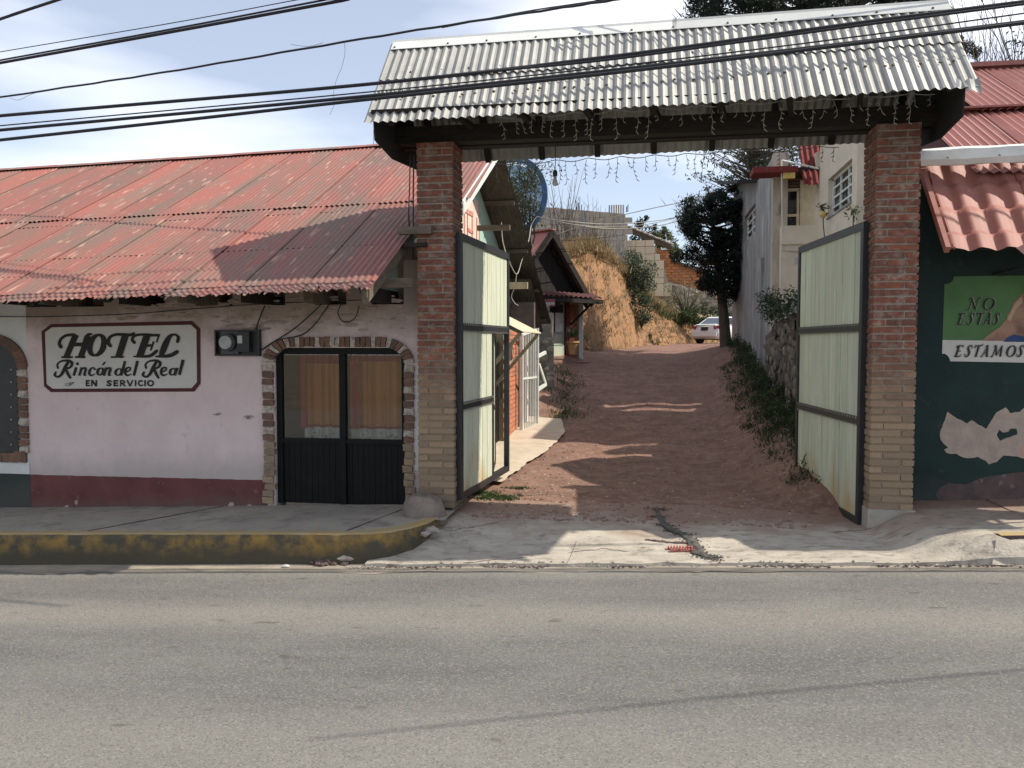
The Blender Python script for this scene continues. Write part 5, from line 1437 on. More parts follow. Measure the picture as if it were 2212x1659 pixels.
# curved wing wall and its mossy pier
c0, c1 = gq(1642, 390), gq(1672, 330)
pts = [(GX - .04, c0.y, zb0), (GX - .04, c1.y, zb0), (GX - .04, c1.y, gq(1672, 338).z)]
for k in range(1, 9):
    t_ = k / 8
    yy = lerp(c1.y, c0.y, t_)
    pts.append((GX - .04, yy, lerp(gq(1672, 338).z, gq(1643, 388).z, t_ ** .55)))
part('wing_wall', MB().prism(pts, (.28, 0, 0)), MT['greywall'], gh)
mossy = M('mossy_render', (.46, .41, .33), (.34, .30, .24), 2.5, (2, 2, .6), bump=.3, bs=25, c3=(.16, .15, .13), s3=3, k3=(.55, .68))
part('pier', MB().box(GX - .05, gq(1672, 400).x + .30, c1.y - .32, c1.y - .002, zb0, gq(1672, 336).z), mossy, gh)
part('base_pilaster', MB().box(GX - .12, GX - .04, gq(1652, 700).y, gq(1646, 700).y, zb0, gq(1650, 560).z), MT['greywall'], gh)
q = gq(1597, 573)
mb = MB().hexa([(q.x - .16, q.y - .2, q.z - .16), (q.x - .02, q.y - .2, q.z - .06), (q.x - .02, q.y + .2, q.z - .06), (q.x - .16, q.y + .2, q.z - .16), (q.x - .24, q.y - .2, q.z + .10), (q.x - .02, q.y - .2, q.z + .12), (q.x - .02, q.y + .2, q.z + .12), (q.x - .24, q.y + .2, q.z + .10)])
single('floodlight', mb, MT['blackmetal'], 'black floodlight on the grey house wall below its window', 'floodlight')
# rough stone retaining wall at the foot, with a sloping concrete top
sw = thing('stone_wall', (2.75, 16.5, lane_z(16)), 'rough dark stone wall between the grey house and the right gate leaf', 'wall')
SX = 2.95
ztop = lambda Y: pl(Y, [(12.4, H + .45), (17, H + .62), (20, H + .5), (21.6, H + .2)])
mb = MB().grid(24, 10, lambda u, v: (SX + .03 * nz(u * 9, v * 4, 1), lerp(12.6, 21.9, u), lerp(H - 2.3, ztop(lerp(12.6, 21.9, u)), v)))
part('mortar', mb, MT['bare2'], sw)
stn = []
for k in range(8):
    mb = MB(); mb.rock((0, 0, 0), 1, (.5, 1, .8), .3, random.Random(400 + k)); stn.append(mb.mesh('stone', MT['stone']))
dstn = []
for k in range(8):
    mb = MB(); mb.rock((0, 0, 0), 1, (.5, 1, .8), .3, random.Random(430 + k)); dstn.append(mb.mesh('stone', MT['shadestone']))
yy = 12.7
cnt = 0
while yy < 21.6:
    zz = lane_z(yy) + .1
    while zz < ztop(yy) - .1:
        r_ = R.uniform(.11, .2)
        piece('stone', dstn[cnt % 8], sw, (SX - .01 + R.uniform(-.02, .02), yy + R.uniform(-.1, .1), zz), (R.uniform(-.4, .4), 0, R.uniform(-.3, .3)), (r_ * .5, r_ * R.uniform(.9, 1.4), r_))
        cnt += 1
        zz += r_ * 1.55
    yy += .34
part('coping', MB().prism([(SX - .08, 14.2, H + .56), (SX - .08, 19.6, H + .62), (SX - .08, 19.6, H + .72), (SX - .08, 14.2, H + 1.05)], (.5, 0, 0)), MT['greywall'], sw)

# ------------------------------------------------------------------ brick shop in the lane (left), behind the left gate leaf
bs_ = thing('brick_shop', (-2.9, 16.8, lane_z(16)), 'small painted brick front with a slit window behind the left gate leaf', 'shop')
BX = -2.76
YA, YBk = at(1098, 900, X=BX).y - .5, at(1121, 900, X=BX).y
zb_, zt_ = H - 2.1, H + .35
part('wall', MB().box(BX - .5, BX - .012, YA, YBk, zb_, zt_), MT['mortar'], bs_)
n = int((zt_ - zb_) / .095)
bm_ = [jit_brick(.012, .08, .30, 500 + k, .003) for k in range(3)]
bm_ = []
for k in range(3):
    mb = jit_brick(.03, .080, .285, 500 + k, .003)
    bm_.append(mb.mesh('brick', MT['orangebrick']))
sy0, sy1, sz0, sz1 = at(1100, 800, X=BX).y, at(1107, 800, X=BX).y, at(1104, 778, X=BX).z, at(1104, 748, X=BX).z
for i in range(n):
    yy = YA + (.15 if i % 2 else 0)
    while yy + .28 < YBk:
        zz = zb_ + .095 * i
        if not (yy + .28 > sy0 and yy < sy1 and zz + .08 > sz0 and zz < sz1): piece('brick', bm_[R.randrange(3)], bs_, (BX - .03, yy, zz))
        yy += .30
part('window', MB().box(BX - .05, BX - .005, sy0, sy1, sz0, sz1), MT['darkglass'], bs_)
part('door_frame', MB().box(BX - .1, BX + .04, YBk + .02, YBk + .5, H - 2.1, H - .12), M('frame_dark', (.09, .085, .08), None, 3), bs_)
part('door_frame', MB().box(BX - .1, BX + .10, YBk + .52, YBk + .72, H - 2.1, H - .1), MT['whitemetal'], bs_)
part('plinth', MB().box(BX - .1, BX + .05, YBk - .02, YBk + .45, H - 2.1, H - 1.62), M('teal_plinth', (.10, .24, .23), None, 4), bs_)
# green door seen through the wicket
gd = thing('green_door', (-2.9, 14.3, lane_z(14)), 'pale green door with a black bar handle seen through the open wicket', 'door')
ya, yb = at(1078, 850, X=-2.88).y, at(1096, 850, X=-2.88).y
part('panel', MB().box(-3.25, -2.88, ya, yb, H - 1.95, H + .22), M('door_mint', (.55, .68, .58), (.48, .58, .48), 3, bump=.2), gd)
part('frame', MB().box(-3.25, -2.86, ya - .75, ya - .02, H - 1.95, H + .02), MT['blackdoor'], gd)
q = at(1083, 835, X=-2.80)
part('handle', MB().tube([(-2.88, q.y, q.z + .22), (-2.80, q.y, q.z + .22), (-2.80, q.y, q.z - .22), (-2.88, q.y, q.z - .22)], .012, 6), MT['blackmetal'], gd)
# little awning on wooden struts
cn = thing('awning', (-2.6, 14.5, H + .2), 'small cream corrugated awning on wooden struts over the brick shop', 'awning')
c1_, c2_ = at(1129, 716, X=-2.0), at(1168, 711, X=-2.0)
me = corrugated(c2_.y - c1_.y, 1.05, pitch=.09, amp=.014, per=4, ns=1).mesh('sheet', M('cream_sheet', (.62, .53, .40), (.55, .46, .35), 3, bump=.1))
lay('sheet', me, cn, (-2.93, c1_.y, c1_.z + .47), (0, 1, 0), (.93, 0, -.47))
for yq in (c1_.y + .06, c2_.y - .06):
    part('strut', MB().bar((-2.05, yq, c1_.z - .03), (-2.92, yq, c1_.z - 1.05), .06, .06), MT['palewood'], cn)
    part('rafter', MB().bar((-2.03, yq, c1_.z - .02), (-2.92, yq, c1_.z + .40), .05, .06), MT['wood'], cn)
# white iron gate, open
ig = thing('iron_gate', (-2.4, 17.6, lane_z(17.5)), 'white wrought iron gate leaf standing open beside the brick shop', 'gate')
g0, g1 = Vector((-2.64, 17.35, 0)), Vector((-2.44, 18.3, 0))
gz0_, gz1_ = H - 1.92, H + .32
ff = lambda s, z: (lerp(g0.x, g1.x, s), lerp(g0.y, g1.y, s), z)
part('frame', MB().bar(ff(0, gz0_), ff(0, gz1_ - .12), .07, .07).bar(ff(1, gz0_ - .05), ff(1, gz1_ + .02), .09, .09).bar(ff(0, gz0_ + .06), ff(1, gz0_ + .06), .05, .05).bar(ff(0, gz1_ - .14), ff(1, gz1_ - .02), .05, .05).bar(ff(0, H - .75), ff(1, H - .75), .04, .04), MT['whitemetal'], ig)
for k in range(1, 9):
    part('bar', MB().tube([ff(k / 9, gz0_ + .08), ff(k / 9 + .012, gz0_ + .7), ff(k / 9 - .012, H - .3), ff(k / 9, gz1_ - .1)], .012, 5), MT['whitemetal'], ig)
e = Vector(ff(1, 0))
part('brace', MB().bar((e.x, e.y, H - .30), (e.x + .16, e.y + .3, H - .2), .05, .07).bar((e.x, e.y, H - 1.05), (e.x + .17, e.y + .3, H - .92), .05, .07).bar((e.x + .04, e.y + .1, H - .45), (e.x + .17, e.y + .3, H - .92), .04, .04), MT['whitemetal'], ig)

# ------------------------------------------------------------------ reception cabin
ph = radians(35)
E = Vector((sin(ph), cos(ph), 0)); Nn = Vector((cos(ph), -sin(ph), 0))       # along the gable, and out of it
ap = at(1190, 502, Y=26.9)
O = Vector((ap.x, ap.y, 0))
zg = lane_z(28.5) - .05
rc = thing('reception_cabin', (O.x, O.y, zg), 'dark steep gabled reception cabin with red roof halfway up the lane', 'cabin')
def rp(s, z, out=0): return O + E * s + Nn * out + Vector((0, 0, z))
hw_, ze = 1.85, H + 1.62
za = ap.z
part('gable', MB().prism([rp(-hw_, ze, -.35), rp(hw_, ze, -.35), rp(0, za - .08, -.35)], tuple(-Nn * .1)), MT['beam'], rc)
mb = MB()
for k in range(13):
    s0, s1 = lerp(-hw_, hw_, k / 13), lerp(-hw_, hw_, (k + 1) / 13)
    t0 = lerp(za - .1, ze, abs((s0 + s1) / 2) / hw_)
    if t0 - ze > .12: part('board', MB().prism([rp(s0 + .006, ze, -.34), rp(s1 - .006, ze, -.34), rp(s1 - .006, t0 - .06, -.34), rp(s0 + .006, t0 - .06, -.34)], tuple(Nn * .02)), MT['beam'], rc)
for s_ in (-1, 1):
    m_red = MT['redroof2'] if s_ < 0 else MT['rust']
    mb = MB()
    a_, b_ = rp(0, za + .03, .05), rp(s_ * (hw_ + .25), ze - .28, .05)
    mb.prism([a_, b_, b_ - Nn * 5, a_ - Nn * 5], (0, 0, .05))
    part('roof', mb, MT['redroof2'], rc)
    part('bargeboard', MB().bar(rp(0, za, .07), rp(s_ * (hw_ + .25), ze - .30, .07), .05, .2), MT['beam'], rc)
    for q_ in (.35, .7):
        part('rafter', MB().bar(rp(0, za - .1, -.1 - .12 * q_), rp(s_ * (hw_ + .2), ze - .36, -.1 - .12 * q_), .06, .09), MT['beam'], rc)
part('ridge_cap', MB().bar(rp(0, za + .09, .1), rp(0, za + .09, -5), .25, .05), MT['redroof2'], rc)
# pent eave with tiles, posts and walls under it
def tile_row(u, v):
    s_ = lerp(-hw_ + .2, hw_ + .1, u)
    return rp(s_, ze + .06 - .16 * v + .025 * sin(s_ * 26), .1 + .52 * v)
part('pent_roof', MB().grid(90, 3, tile_row), MT['maroonwall'], rc)
part('beam', MB().bar(rp(-hw_, ze - .22, .55), rp(hw_ + .15, ze - .22, .55), .10, .14), MT['beam'], rc)
part('ceiling', MB().prism([rp(-hw_, ze - .1, -.3), rp(hw_, ze - .1, -.3), rp(hw_, ze - .18, .6), rp(-hw_, ze - .18, .6)], (0, 0, .03)), MT['beam'], rc)
dz = lane_z(28.2)
def rs_at(x):                                             # gable coordinate whose wall point shows at picture column x
    best = min((abs(((p := rp(s_ / 200, H, -.4)).x * CA + p.y * SA) / (-p.x * SA + p.y * CA) * FPX + 1106 - x), s_ / 200) for s_ in range(-500, 500))
    return best[1]
sA, sB, sC, sD, sE, sF = rs_at(1182), rs_at(1216), rs_at(1222), rs_at(1227), rs_at(1240), rs_at(1249)
part('wall', MB().prism([rp(-hw_ - .2, dz - .4, -.4), rp(sF, dz - .4, -.4), rp(sF, ze, -.4), rp(-hw_ - .2, ze, -.4)], tuple(-Nn * .2)), MT['bare2'], rc)
dm = part('door', MB().prism([rp(sA, dz, -.38), rp(sB, dz, -.38), rp(sB, dz + 1.98, -.38), rp(sA, dz + 1.98, -.38)], tuple(Nn * .03)), M('door_palegreen', (.42, .50, .42), (.36, .43, .36), 4), rc)
part('pane', MB().prism([rp(lerp(sA, sB, .1), dz + 1.0, -.34), rp(lerp(sA, sB, .9), dz + 1.0, -.34), rp(lerp(sA, sB, .9), dz + 1.9, -.34), rp(lerp(sA, sB, .1), dz + 1.9, -.34)], tuple(Nn * .01)), MT['darkglass'], dm)
part('notice', MB().prism([rp(lerp(sA, sB, .38), dz + .98, -.32), rp(lerp(sA, sB, .86), dz + .98, -.32), rp(lerp(sA, sB, .86), dz + 1.62, -.32), rp(lerp(sA, sB, .38), dz + 1.62, -.32)], tuple(Nn * .01)), MT['white'], dm)
for t_ in (.12, .55): part('door_panel', MB().prism([rp(lerp(sA, sB, .15), dz + t_, -.345), rp(lerp(sA, sB, .85), dz + t_, -.345), rp(lerp(sA, sB, .85), dz + t_ + .34, -.345), rp(lerp(sA, sB, .15), dz + t_ + .34, -.345)], tuple(Nn * .012)), MT['mint'], dm)
part('post', MB().bar(rp(sC, dz - .2, -.3), rp(sC, ze - .1, -.3), .12, .12), M('red_post', (.20, .045, .04), None, 4), rc)
part('bracket', MB().bar(rp(sC + .05, ze - 1.0, -.25), rp(sE + .1, ze - .25, .3), .08, .08), MT['beam'], rc)
part('wall', MB().prism([rp(sC + .08, dz - .3, -.36), rp(sF, dz - .3, -.36), rp(sF, ze - .2, -.36), rp(sC + .08, ze - .2, -.36)], tuple(-Nn * .03)), M('ochre_render', (.55, .38, .19), (.48, .32, .16), 3), rc, label='ochre rendered wall beside the door')
bq = M('cabin_brick', (.42, .155, .10), (.34, .12, .08), **BR)
cb = MB().hexa([rp(0, 0, 0) - O, rp(.17, 0, 0) - O, rp(.17, 0, -.04) - O, rp(0, 0, -.04) - O, rp(0, .062, 0) - O, rp(.17, .062, 0) - O, rp(.17, .062, -.04) - O, rp(0, .062, -.04) - O]).mesh('brick', bq)
for k in range(26):
    for j in range(2): piece('brick', cb, rc, rp(sC + .10 + .19 * j + (.09 if k % 2 else 0), dz - .05 + .075 * k, -.32))
part('post', MB().bar(rp(sF, dz - .2, -.28), rp(sF, ze - .2, -.28), .14, .14), MT['whitemetal'], rc, label='pale post at the far corner')
part('step', MB().prism([rp(sA - .2, dz - .02, -.36), rp(sC + .2, dz - .02, -.36), rp(sC + .2, dz - .02, .5), rp(sA - .2, dz - .02, .5)], (0, 0, -.3)), MT['apron'], rc)
# sign with script lettering
def zs(zx, zy, off=0):
    """zoomed coordinates of the sign to a plane in front of the cabin"""
    d = ray((1640 + zx / 3.6867) / 1.736, (1000 + zy / 3.6867) / 1.736)
    p0 = rp(0, H, .62 + off)
    t_ = (p0 - Vector((0, 0, H))).dot(Nn) / d.dot(Nn)
    return Vector((0, 0, H)) + d * t_
sb = thing('reception_sign', zs(1530, 500), 'small dull red hanging sign with white script reading Recepcion', 'sign')
part('board', MB().prism([zs(x, y) for x, y in [(1432, 452), (1628, 448), (1628, 552), (1545, 552), (1530, 568), (1512, 552), (1436, 548)]], tuple(-Nn * .03)), M('sign_dullred', (.30, .10, .11), None, 6, bump=0), sb)
REC = [[(1440, 470, 7), (1448, 462, 7), (1442, 530, 7)], [(1448, 466, 7), (1466, 472, 7), (1462, 495, 7), (1446, 500, 6)], [(1450, 500, 7), (1470, 530, 8)],
       [(1474, 512, 6), (1486, 505, 6), (1482, 492, 6), (1472, 505, 7), (1476, 528, 7), (1490, 520, 6)], [(1504, 498, 7), (1494, 496, 7), (1490, 515, 7), (1498, 527, 7), (1508, 520, 6)],
       [(1510, 512, 6), (1522, 505, 6), (1519, 494, 6), (1509, 506, 7), (1514, 527, 7), (1526, 518, 6)], [(1532, 495, 7), (1528, 545, 7)], [(1532, 498, 6), (1546, 496, 7), (1545, 518, 7), (1532, 525, 6)],
       [(1566, 498, 7), (1556, 496, 7), (1552, 515, 7), (1560, 527, 7), (1568, 520, 6)], ('l', (1576, 494, 7), (1574, 526, 7)), ell(1588, 512, 7, 15, 7, 5), ('l', (1602, 494, 7), (1600, 527, 7)), [(1602, 500, 6), (1614, 494, 7), (1616, 526, 7)]]
mb = MB(); write(mb, REC, zs, .012); part('lettering', mb, MT['white'], sb)
mb = MB().tube([zs(1460, 452), zs(1460, 400)], .012, 5).tube([zs(1600, 450), zs(1600, 400)], .012, 5)
part('hanger', mb, MT['blackmetal'], sb)
# lantern by the door
ql = zs(1655, 470, -.6)
ln = thing('wall_lantern', ql, 'dark wall lantern beside the reception sign', 'lantern')
part('cage', MB().lathe((ql.x, ql.y, ql.z - .18), [(.04, 0), (.09, .03), (.11, .2), (.04, .3)], 6), MT['blackmetal'], ln)
part('arm', MB().bar((ql.x, ql.y, ql.z + .1), tuple(Vector((ql.x, ql.y, ql.z + .14)) - Nn * .4), .03, .03), MT['blackmetal'], ln)
# wheel leaning on the ochre wall
qw = rp(sD + .05, dz + .95, -.26)
mb = MB()
ring = [qw + E * .3 * cos(k * pi / 8) + Vector((0, 0, .46 * sin(k * pi / 8))) for k in range(17)]
mb.tube(ring, .018, 5)
for k in range(4): mb.tube([qw + E * .3 * cos(k * pi / 4) + Vector((0, 0, .46 * sin(k * pi / 4))), qw - E * .3 * cos(k * pi / 4) - Vector((0, 0, .46 * sin(k * pi / 4)))], .012, 4)
single('cart_wheel', mb, MT['wood'], 'thin cart wheel hung on the ochre wall beside the reception door', 'wheel')
# flower pot
qp = at(1238, 762, Y=26.9)
fp = thing('flower_pot', (qp.x, qp.y, qp.z), 'terracotta pot with a spiky plant by the reception cabin', 'flower pot')
part('pot', MB().lathe((qp.x, qp.y, qp.z - .05), [(.13, 0), (.18, .34), (.21, .37), (.20, .43), (.17, .43)], 14), M('terracotta', (.45, .25, .12), None, 5), fp)
mb = MB()
for k in range(60):
    a_ = R.uniform(0, 2 * pi); r_ = R.uniform(.04, .20)
    p0 = Vector((qp.x + .1 * cos(a_), qp.y + .1 * sin(a_), qp.z + .5))
    p1 = p0 + Vector((r_ * cos(a_), r_ * sin(a_), R.uniform(.15, .4)))
    w_ = Vector((-sin(a_), cos(a_), 0)) * .03
    mb.add([p0 - w_, p0 + w_, p1], [(0, 1, 2)])
part('plant', mb, MT['leafdark'], fp)
# stone pier with a stone ball by the cabin
qs = at(1208, 800, Y=22.3)
sp = thing('stone_pier', (qs.x - .3, 22.3, lane_z(22)), 'grey stone gate pier with weeds at its foot before the reception cabin', 'pier')
part('pier', MB().box(qs.x - .75, qs.x - .18, 22.1, 22.6, lane_z(22) - .4, at(1190, 676, Y=22.3).z), MT['stone'], sp)
for k in range(30): piece('stone', stn[k % 8], sp, (qs.x - .18 - R.uniform(0, .55), 22.1, lane_z(22) + R.uniform(0, 1.5)), (0, 0, pi / 2), (.05, .11, .09))
part('cap', MB().rock((qs.x - .45, 22.35, at(1190, 670, Y=22.3).z + .05), .2, (1, 1, .9), .08), MT['stone'], sp)

# ------------------------------------------------------------------ houses on the hill
bh = thing('block_house', (-4, 55, H + 4.5), 'unfinished grey concrete block house on top of the hill', 'house')
YH = 55.0
hx0, hx1 = at(1150, 500, Y=YH).x, at(1350, 500, Y=YH).x
hz0, hzL, hzR = H + 3.3, at(1180, 444, Y=YH).z, at(1350, 462, Y=YH).z
part('wall', MB().prism([(hx0, YH + .03, hz0), (hx1, YH + .03, hz0), (hx1, YH + .03, hzR), (hx0, YH + .03, hzL)], (0, 4, 0)), MT['mortar'], bh)
bw, bh_ = .60, .38
bme = [jit_brick(bw - .03, bh_ - .03, .05, 600 + k, .008).mesh('block', MT['block']) for k in range(3)]
j = 0
while hz0 + j * bh_ < hzL:
    x_ = hx0 - (bw / 2 if j % 2 else 0)
    while x_ < hx1 - .1:
        if hz0 + (j + 1) * bh_ < lerp(hzL, hzR, (x_ + bw - hx0) / (hx1 - hx0)) + .1: piece('block', bme[R.randrange(3)], bh, (max(x_, hx0), YH - .01 + R.uniform(0, .01), hz0 + j * bh_))
        x_ += bw
    j += 1
for px in (1262, 1338): 
    X = at(px, 500, Y=YH).x
    part('column', MB().box(X - .16, X + .16, YH - .05, YH, hz0, at(px, 458, Y=YH).z - .1), MT['greywall'], bh)
fx0, fx1 = at(1314, 450, Y=YH).x, at(1349, 450, Y=YH).x
for k in range(7):
    X = lerp(fx0, fx1, k / 7)
    part('formwork_board', MB().box(X + .02, X + (fx1 - fx0) / 7 - .04, YH + .1, YH + .15, hzR, at(1330, 442, Y=YH).z), MT['palewood'], bh)
for px, h_ in ((1246, 12), (1249, 20), (1252, 32), (1256, 16), (1244, 24), (1353, 12), (1356, 16)):
    q = at(px, 458, Y=YH + .3)
    part('rebar', MB().tube([q, at(px + .6, 458 - h_, Y=YH + .3)], .03, 4), MT['rubber' if px != 1252 else 'greywall'], bh)
# stepped pale block wall
st = thing('stepped_wall', (-.5, 57, H + 4), 'pale block wall stepping down beside the adobe house', 'wall')
steps = [(1343, 518), (1372, 520), (1414, 530), (1420, 548), (1428, 563), (1434, 582), (1442, 597)]
YS_ = 56.5
rows = [(518, 532, 1414), (532, 548, 1419), (548, 563, 1426), (563, 582, 1435), (582, 600, 1440), (600, 612, 1444), (612, 640, 1452)]
pbm = [jit_brick(.62, .44, .06, 650 + k, .008) for k in range(2)]
for ya, yb, xr in rows:
    za_, zb_ = at(1400, ya, Y=YS_).z, at(1400, yb, Y=YS_).z
    x_ = hx1 + .06
    xe = at(xr, ya, Y=YS_).x
    part('wall', MB().box(x_, xe - .02, YS_ + .04, YS_ + .4, zb_, za_ - .01), MT['mortar'], st)
    me = jit_brick(.60, za_ - zb_ - .03, .06, int(ya), .008).mesh('block', MT['paleblock'])
    o_ = R.uniform(0, .4)
    while x_ < xe - .3:
        wq = min(.63, xe - x_)
        piece('block', me, st, (x_, YS_, zb_), sc=(wq / .63, 1, 1)); x_ += .63
# adobe house end
ad = thing('adobe_house', (1.8, 58.5, H + 4.6), 'orange adobe wall with an old tiled eave beyond the lane', 'house')
YA_ = 58.5
def aq(x, y): return at(x, y, Y=YA_)
ax0, ax1 = aq(1404, 550).x, aq(1530, 600).x
ztA = lambda x: pl(x, [(aq(1404, 0).x, aq(1404, 530).z), (aq(1449, 0).x, aq(1449, 543).z), (aq(1450, 0).x, aq(1450, 558).z), (aq(1530, 0).x, aq(1530, 590).z)])
zbA = aq(1450, 665).z
part('wall', MB().prism([(ax0, YA_ + .04, zbA), (ax1, YA_ + .04, zbA), (ax1, YA_ + .04, ztA(ax1)), (aq(1450, 0).x + .02, YA_ + .04, ztA(aq(1452, 0).x)), (aq(1449, 0).x, YA_ + .04, ztA(aq(1448, 0).x)), (ax0, YA_ + .04, ztA(ax0))], (0, 1, 0)), MT['adobe'], ad)
abm = [jit_brick(.44, .145, .06, 700 + k, .015).mesh('adobe_brick', MT['adobe']) for k in range(4)]
z_ = zbA; k = 0
while z_ < ztA(ax0) - .1 and k < 290:
    x_ = ax0 + (.2 if int(round((z_ - zbA) / .19)) % 2 else 0)
    while x_ < ax1 - .3:
        if z_ + .17 < ztA(x_ + .25): piece('adobe_brick', abm[k % 4], ad, (x_, YA_ - R.uniform(0, .03), z_)); k += 1
        x_ += .50
    z_ += .19
part('eave', MB().bar(aq(1350, 494), aq(1452, 536), .8, .22), MT['rust'], ad)
part('eave', MB().bar(aq(1450, 562), aq(1530, 592), .6, .16), MT['rust'], ad)
mb = MB()
for k in range(26):
    t_ = k / 25
    a_ = aq(lerp(1350, 1450, t_), lerp(490, 531, t_))
    mb.rock((a_.x, a_.y - .3, a_.z + .08), .16, (1.2, 1.5, .5), .3)
part('eave_tile', mb, MT['stone'], ad, kind='stuff')
# stone retaining wall behind the car
rw = thing('retaining_wall', (2.5, 57, H + 2), 'grey rubble retaining wall below the adobe house', 'wall')
YW2 = 57.6
def wq_(x, y): return at(x, y, Y=YW2)
part('mortar', MB().prism([wq_(1385, 575), wq_(1450, 610), wq_(1520, 628), wq_(1620, 640), wq_(1620, 705), wq_(1385, 705)], (0, .6, 0)), MT['bare'], rw)
k = 0
for i in range(270):
    x_ = R.uniform(1400, 1585)
    top = pl(x_, [(1385, 580), (1450, 612), (1520, 630), (1620, 642)])
    q = wq_(x_, R.uniform(top + 4, 700))
    r_ = R.uniform(.14, .34)
    piece('stone', stn[i % 8], rw, (q.x, YW2 - .02, q.z), (0, R.uniform(-.5, .5), pi / 2), (r_ * .35, r_ * R.uniform(.8, 1.3), r_))

# ------------------------------------------------------------------ trees and bushes
def leaf_clump(mb, c, rad, n, size, rnd, asp=.55, sq=(1, 1, 1)):
    for _ in range(n):
        v = Vector((rnd.gauss(0, 1), rnd.gauss(0, 1), rnd.gauss(0, 1)))
        v = v.normalized() * (rnd.random() ** .45) * rad
        mb.leaf((c[0] + v.x * sq[0], c[1] + v.y * sq[1], c[2] + v.z * sq[2]), size * rnd.uniform(.6, 1.3), rnd, asp)
def branches(mb, tips, p, d, ln, r, depth, rnd, spread=.6, up=.15, shrink=.72, kids=(2, 3)):
    n = 4
    pts = [p]; rs_ = [r]
    q = Vector(p); dd = Vector(d)
    for i in range(n):
        dd = (dd + Vector((rnd.gauss(0, .12), rnd.gauss(0, .12), rnd.gauss(0, .08) + up * .2))).normalized()
        q = q + dd * ln / n
        pts.append(tuple(q)); rs_.append(max(.006, r * (1 - .45 * (i + 1) / n)))
    mb.tube(pts, rs_, 5 if r > .03 else 4, caps=False)
    if depth == 0:
        tips.append(tuple(q)); return
    for k in range(rnd.randint(*kids)):
        t_ = rnd.choice((2, 3, 4, 4))
        b = Vector(pts[t_])
        nd = (dd + Vector((rnd.gauss(0, spread), rnd.gauss(0, spread), rnd.gauss(0, spread) + up))).normalized()
        branches(mb, tips, tuple(b), nd, ln * shrink * rnd.uniform(.8, 1.2), r * .55, depth - 1, rnd, spread, up, shrink, kids)
    tips.append(tuple(q))
def tree(name, base, label, cat_, h, r, depth, seed, leafm=None, per=0, size=.1, spread=.6, up=.2, group=None, barkm='bark', lean=(0, 0), kids=(2, 3), clump=.35, shrink=.72, first=.4):
    rnd = random.Random(seed)
    o = thing(name, base, label, cat_, group)
    mb, tips = MB(), []
    branches(mb, tips, base, Vector((lean[0], lean[1], 1)).normalized(), h * first, r, depth, rnd, spread, up, shrink, kids)
    part('trunk', mb, MT[barkm], o)
    if leafm:
        ml_ = MB()
        for t_ in tips: leaf_clump(ml_, t_, clump, per, size, rnd)
        part('crown', ml_, MT[leafm], o)
    return o, tips
def shrub(name, c, rad, label, leafm, seed, n_cl=26, per=60, size=.09, group=None, sq=(1, 1, 1.1), stems=True, cat_='bush'):
    rnd = random.Random(seed)
    o = thing(name, c, label, cat_, group)
    ml_, mbk = MB(), MB()
    for k in range(n_cl):
        v = Vector((rnd.gauss(0, 1), rnd.gauss(0, 1), rnd.gauss(0, 1))).normalized() * rad * rnd.uniform(.35, 1.0)
        p = (c[0] + v.x * sq[0], c[1] + v.y * sq[1], c[2] + rad * sq[2] * .8 + v.z * sq[2])
        leaf_clump(ml_, p, rad * rnd.uniform(.22, .42), per, size, rnd)
        if stems: mbk.tube([(c[0], c[1], c[2] - .2), (lerp(c[0], p[0], .4), lerp(c[1], p[1], .4), lerp(c[2], p[2], .55)), p], [rad * .035, rad * .02, .008], 4, caps=False)
    part('crown', ml_, MT[leafm], o)
    if stems: part('stem', mbk, MT['bark'], o)
    return o
def conifer(base, h, rad, label, seed, tiers=26, z0=.12, size=.16, per=34, lean=(0, 0), name='conifer_tree', asym=.35, spiky=False):
    rnd = random.Random(seed)
    o = thing(name, base, label, 'tree')
    mb = MB()
    top = (base[0] + lean[0], base[1] + lean[1], base[2] + h)
    mb.tube([(base[0], base[1], base[2] - .5), tuple(Vector(base).lerp(Vector(top), .5)), top], [h * .024, h * .014, .02], 8)
    ml_ = MB()
    for k in range(tiers):
        t_ = z0 + (1 - z0) * (k + rnd.uniform(-.4, .4)) / tiers
        c = Vector(base).lerp(Vector(top), min(.99, t_))
        rr = rad * pl(t_, [(z0, .55), (.3, 1), (.6, .8), (1, .12)])
        for b in range(7):
            a_ = 2 * pi * (b + rnd.random()) / 7
            L_ = rr * rnd.uniform(1 - asym * 1.3, 1 + asym * .5)
            e = c + Vector((cos(a_) * L_, sin(a_) * L_, -.10 * L_ + rnd.uniform(-.1, .25) * L_))
            mb.tube([tuple(c), tuple(c.lerp(e, .6)), tuple(e)], [.05, .03, .01], 4, caps=False)
            for s_ in range(5):
                q = c.lerp(e, .28 + .18 * s_)
                leaf_clump(ml_, q, .22 + .10 * L_, per // 5 + 4, size * rnd.uniform(.7, 1.2), rnd, .4, (1.2, 1.2, .55))
            if spiky:
                for s_ in range(26):
                    q = c.lerp(e, rnd.uniform(.75, 1.18)) + Vector((rnd.gauss(0, .07), rnd.gauss(0, .07), rnd.gauss(0, .07)))
                    d2 = ((e - c).normalized() + Vector((rnd.gauss(0, .35), rnd.gauss(0, .35), rnd.gauss(0, .35) - .1))).normalized() * rnd.uniform(.10, .26)
                    w2 = d2.cross(Vector((0, 0, 1))).normalized() * .022
                    ml_.add([q - w2, q + w2, q + d2], [(0, 1, 2)])
    part('trunk', mb, MT['bark'], o)
    part('crown', ml_, MT['conifer'], o)
    return o
def inside(poly, x, y):
    c = False
    for (x0, y0), (x1, y1) in zip(poly, poly[1:] + poly[:1]):
        if (y0 > y) != (y1 > y) and x < (x1 - x0) * (y - y0) / (y1 - y0) + x0: c = not c
    return c
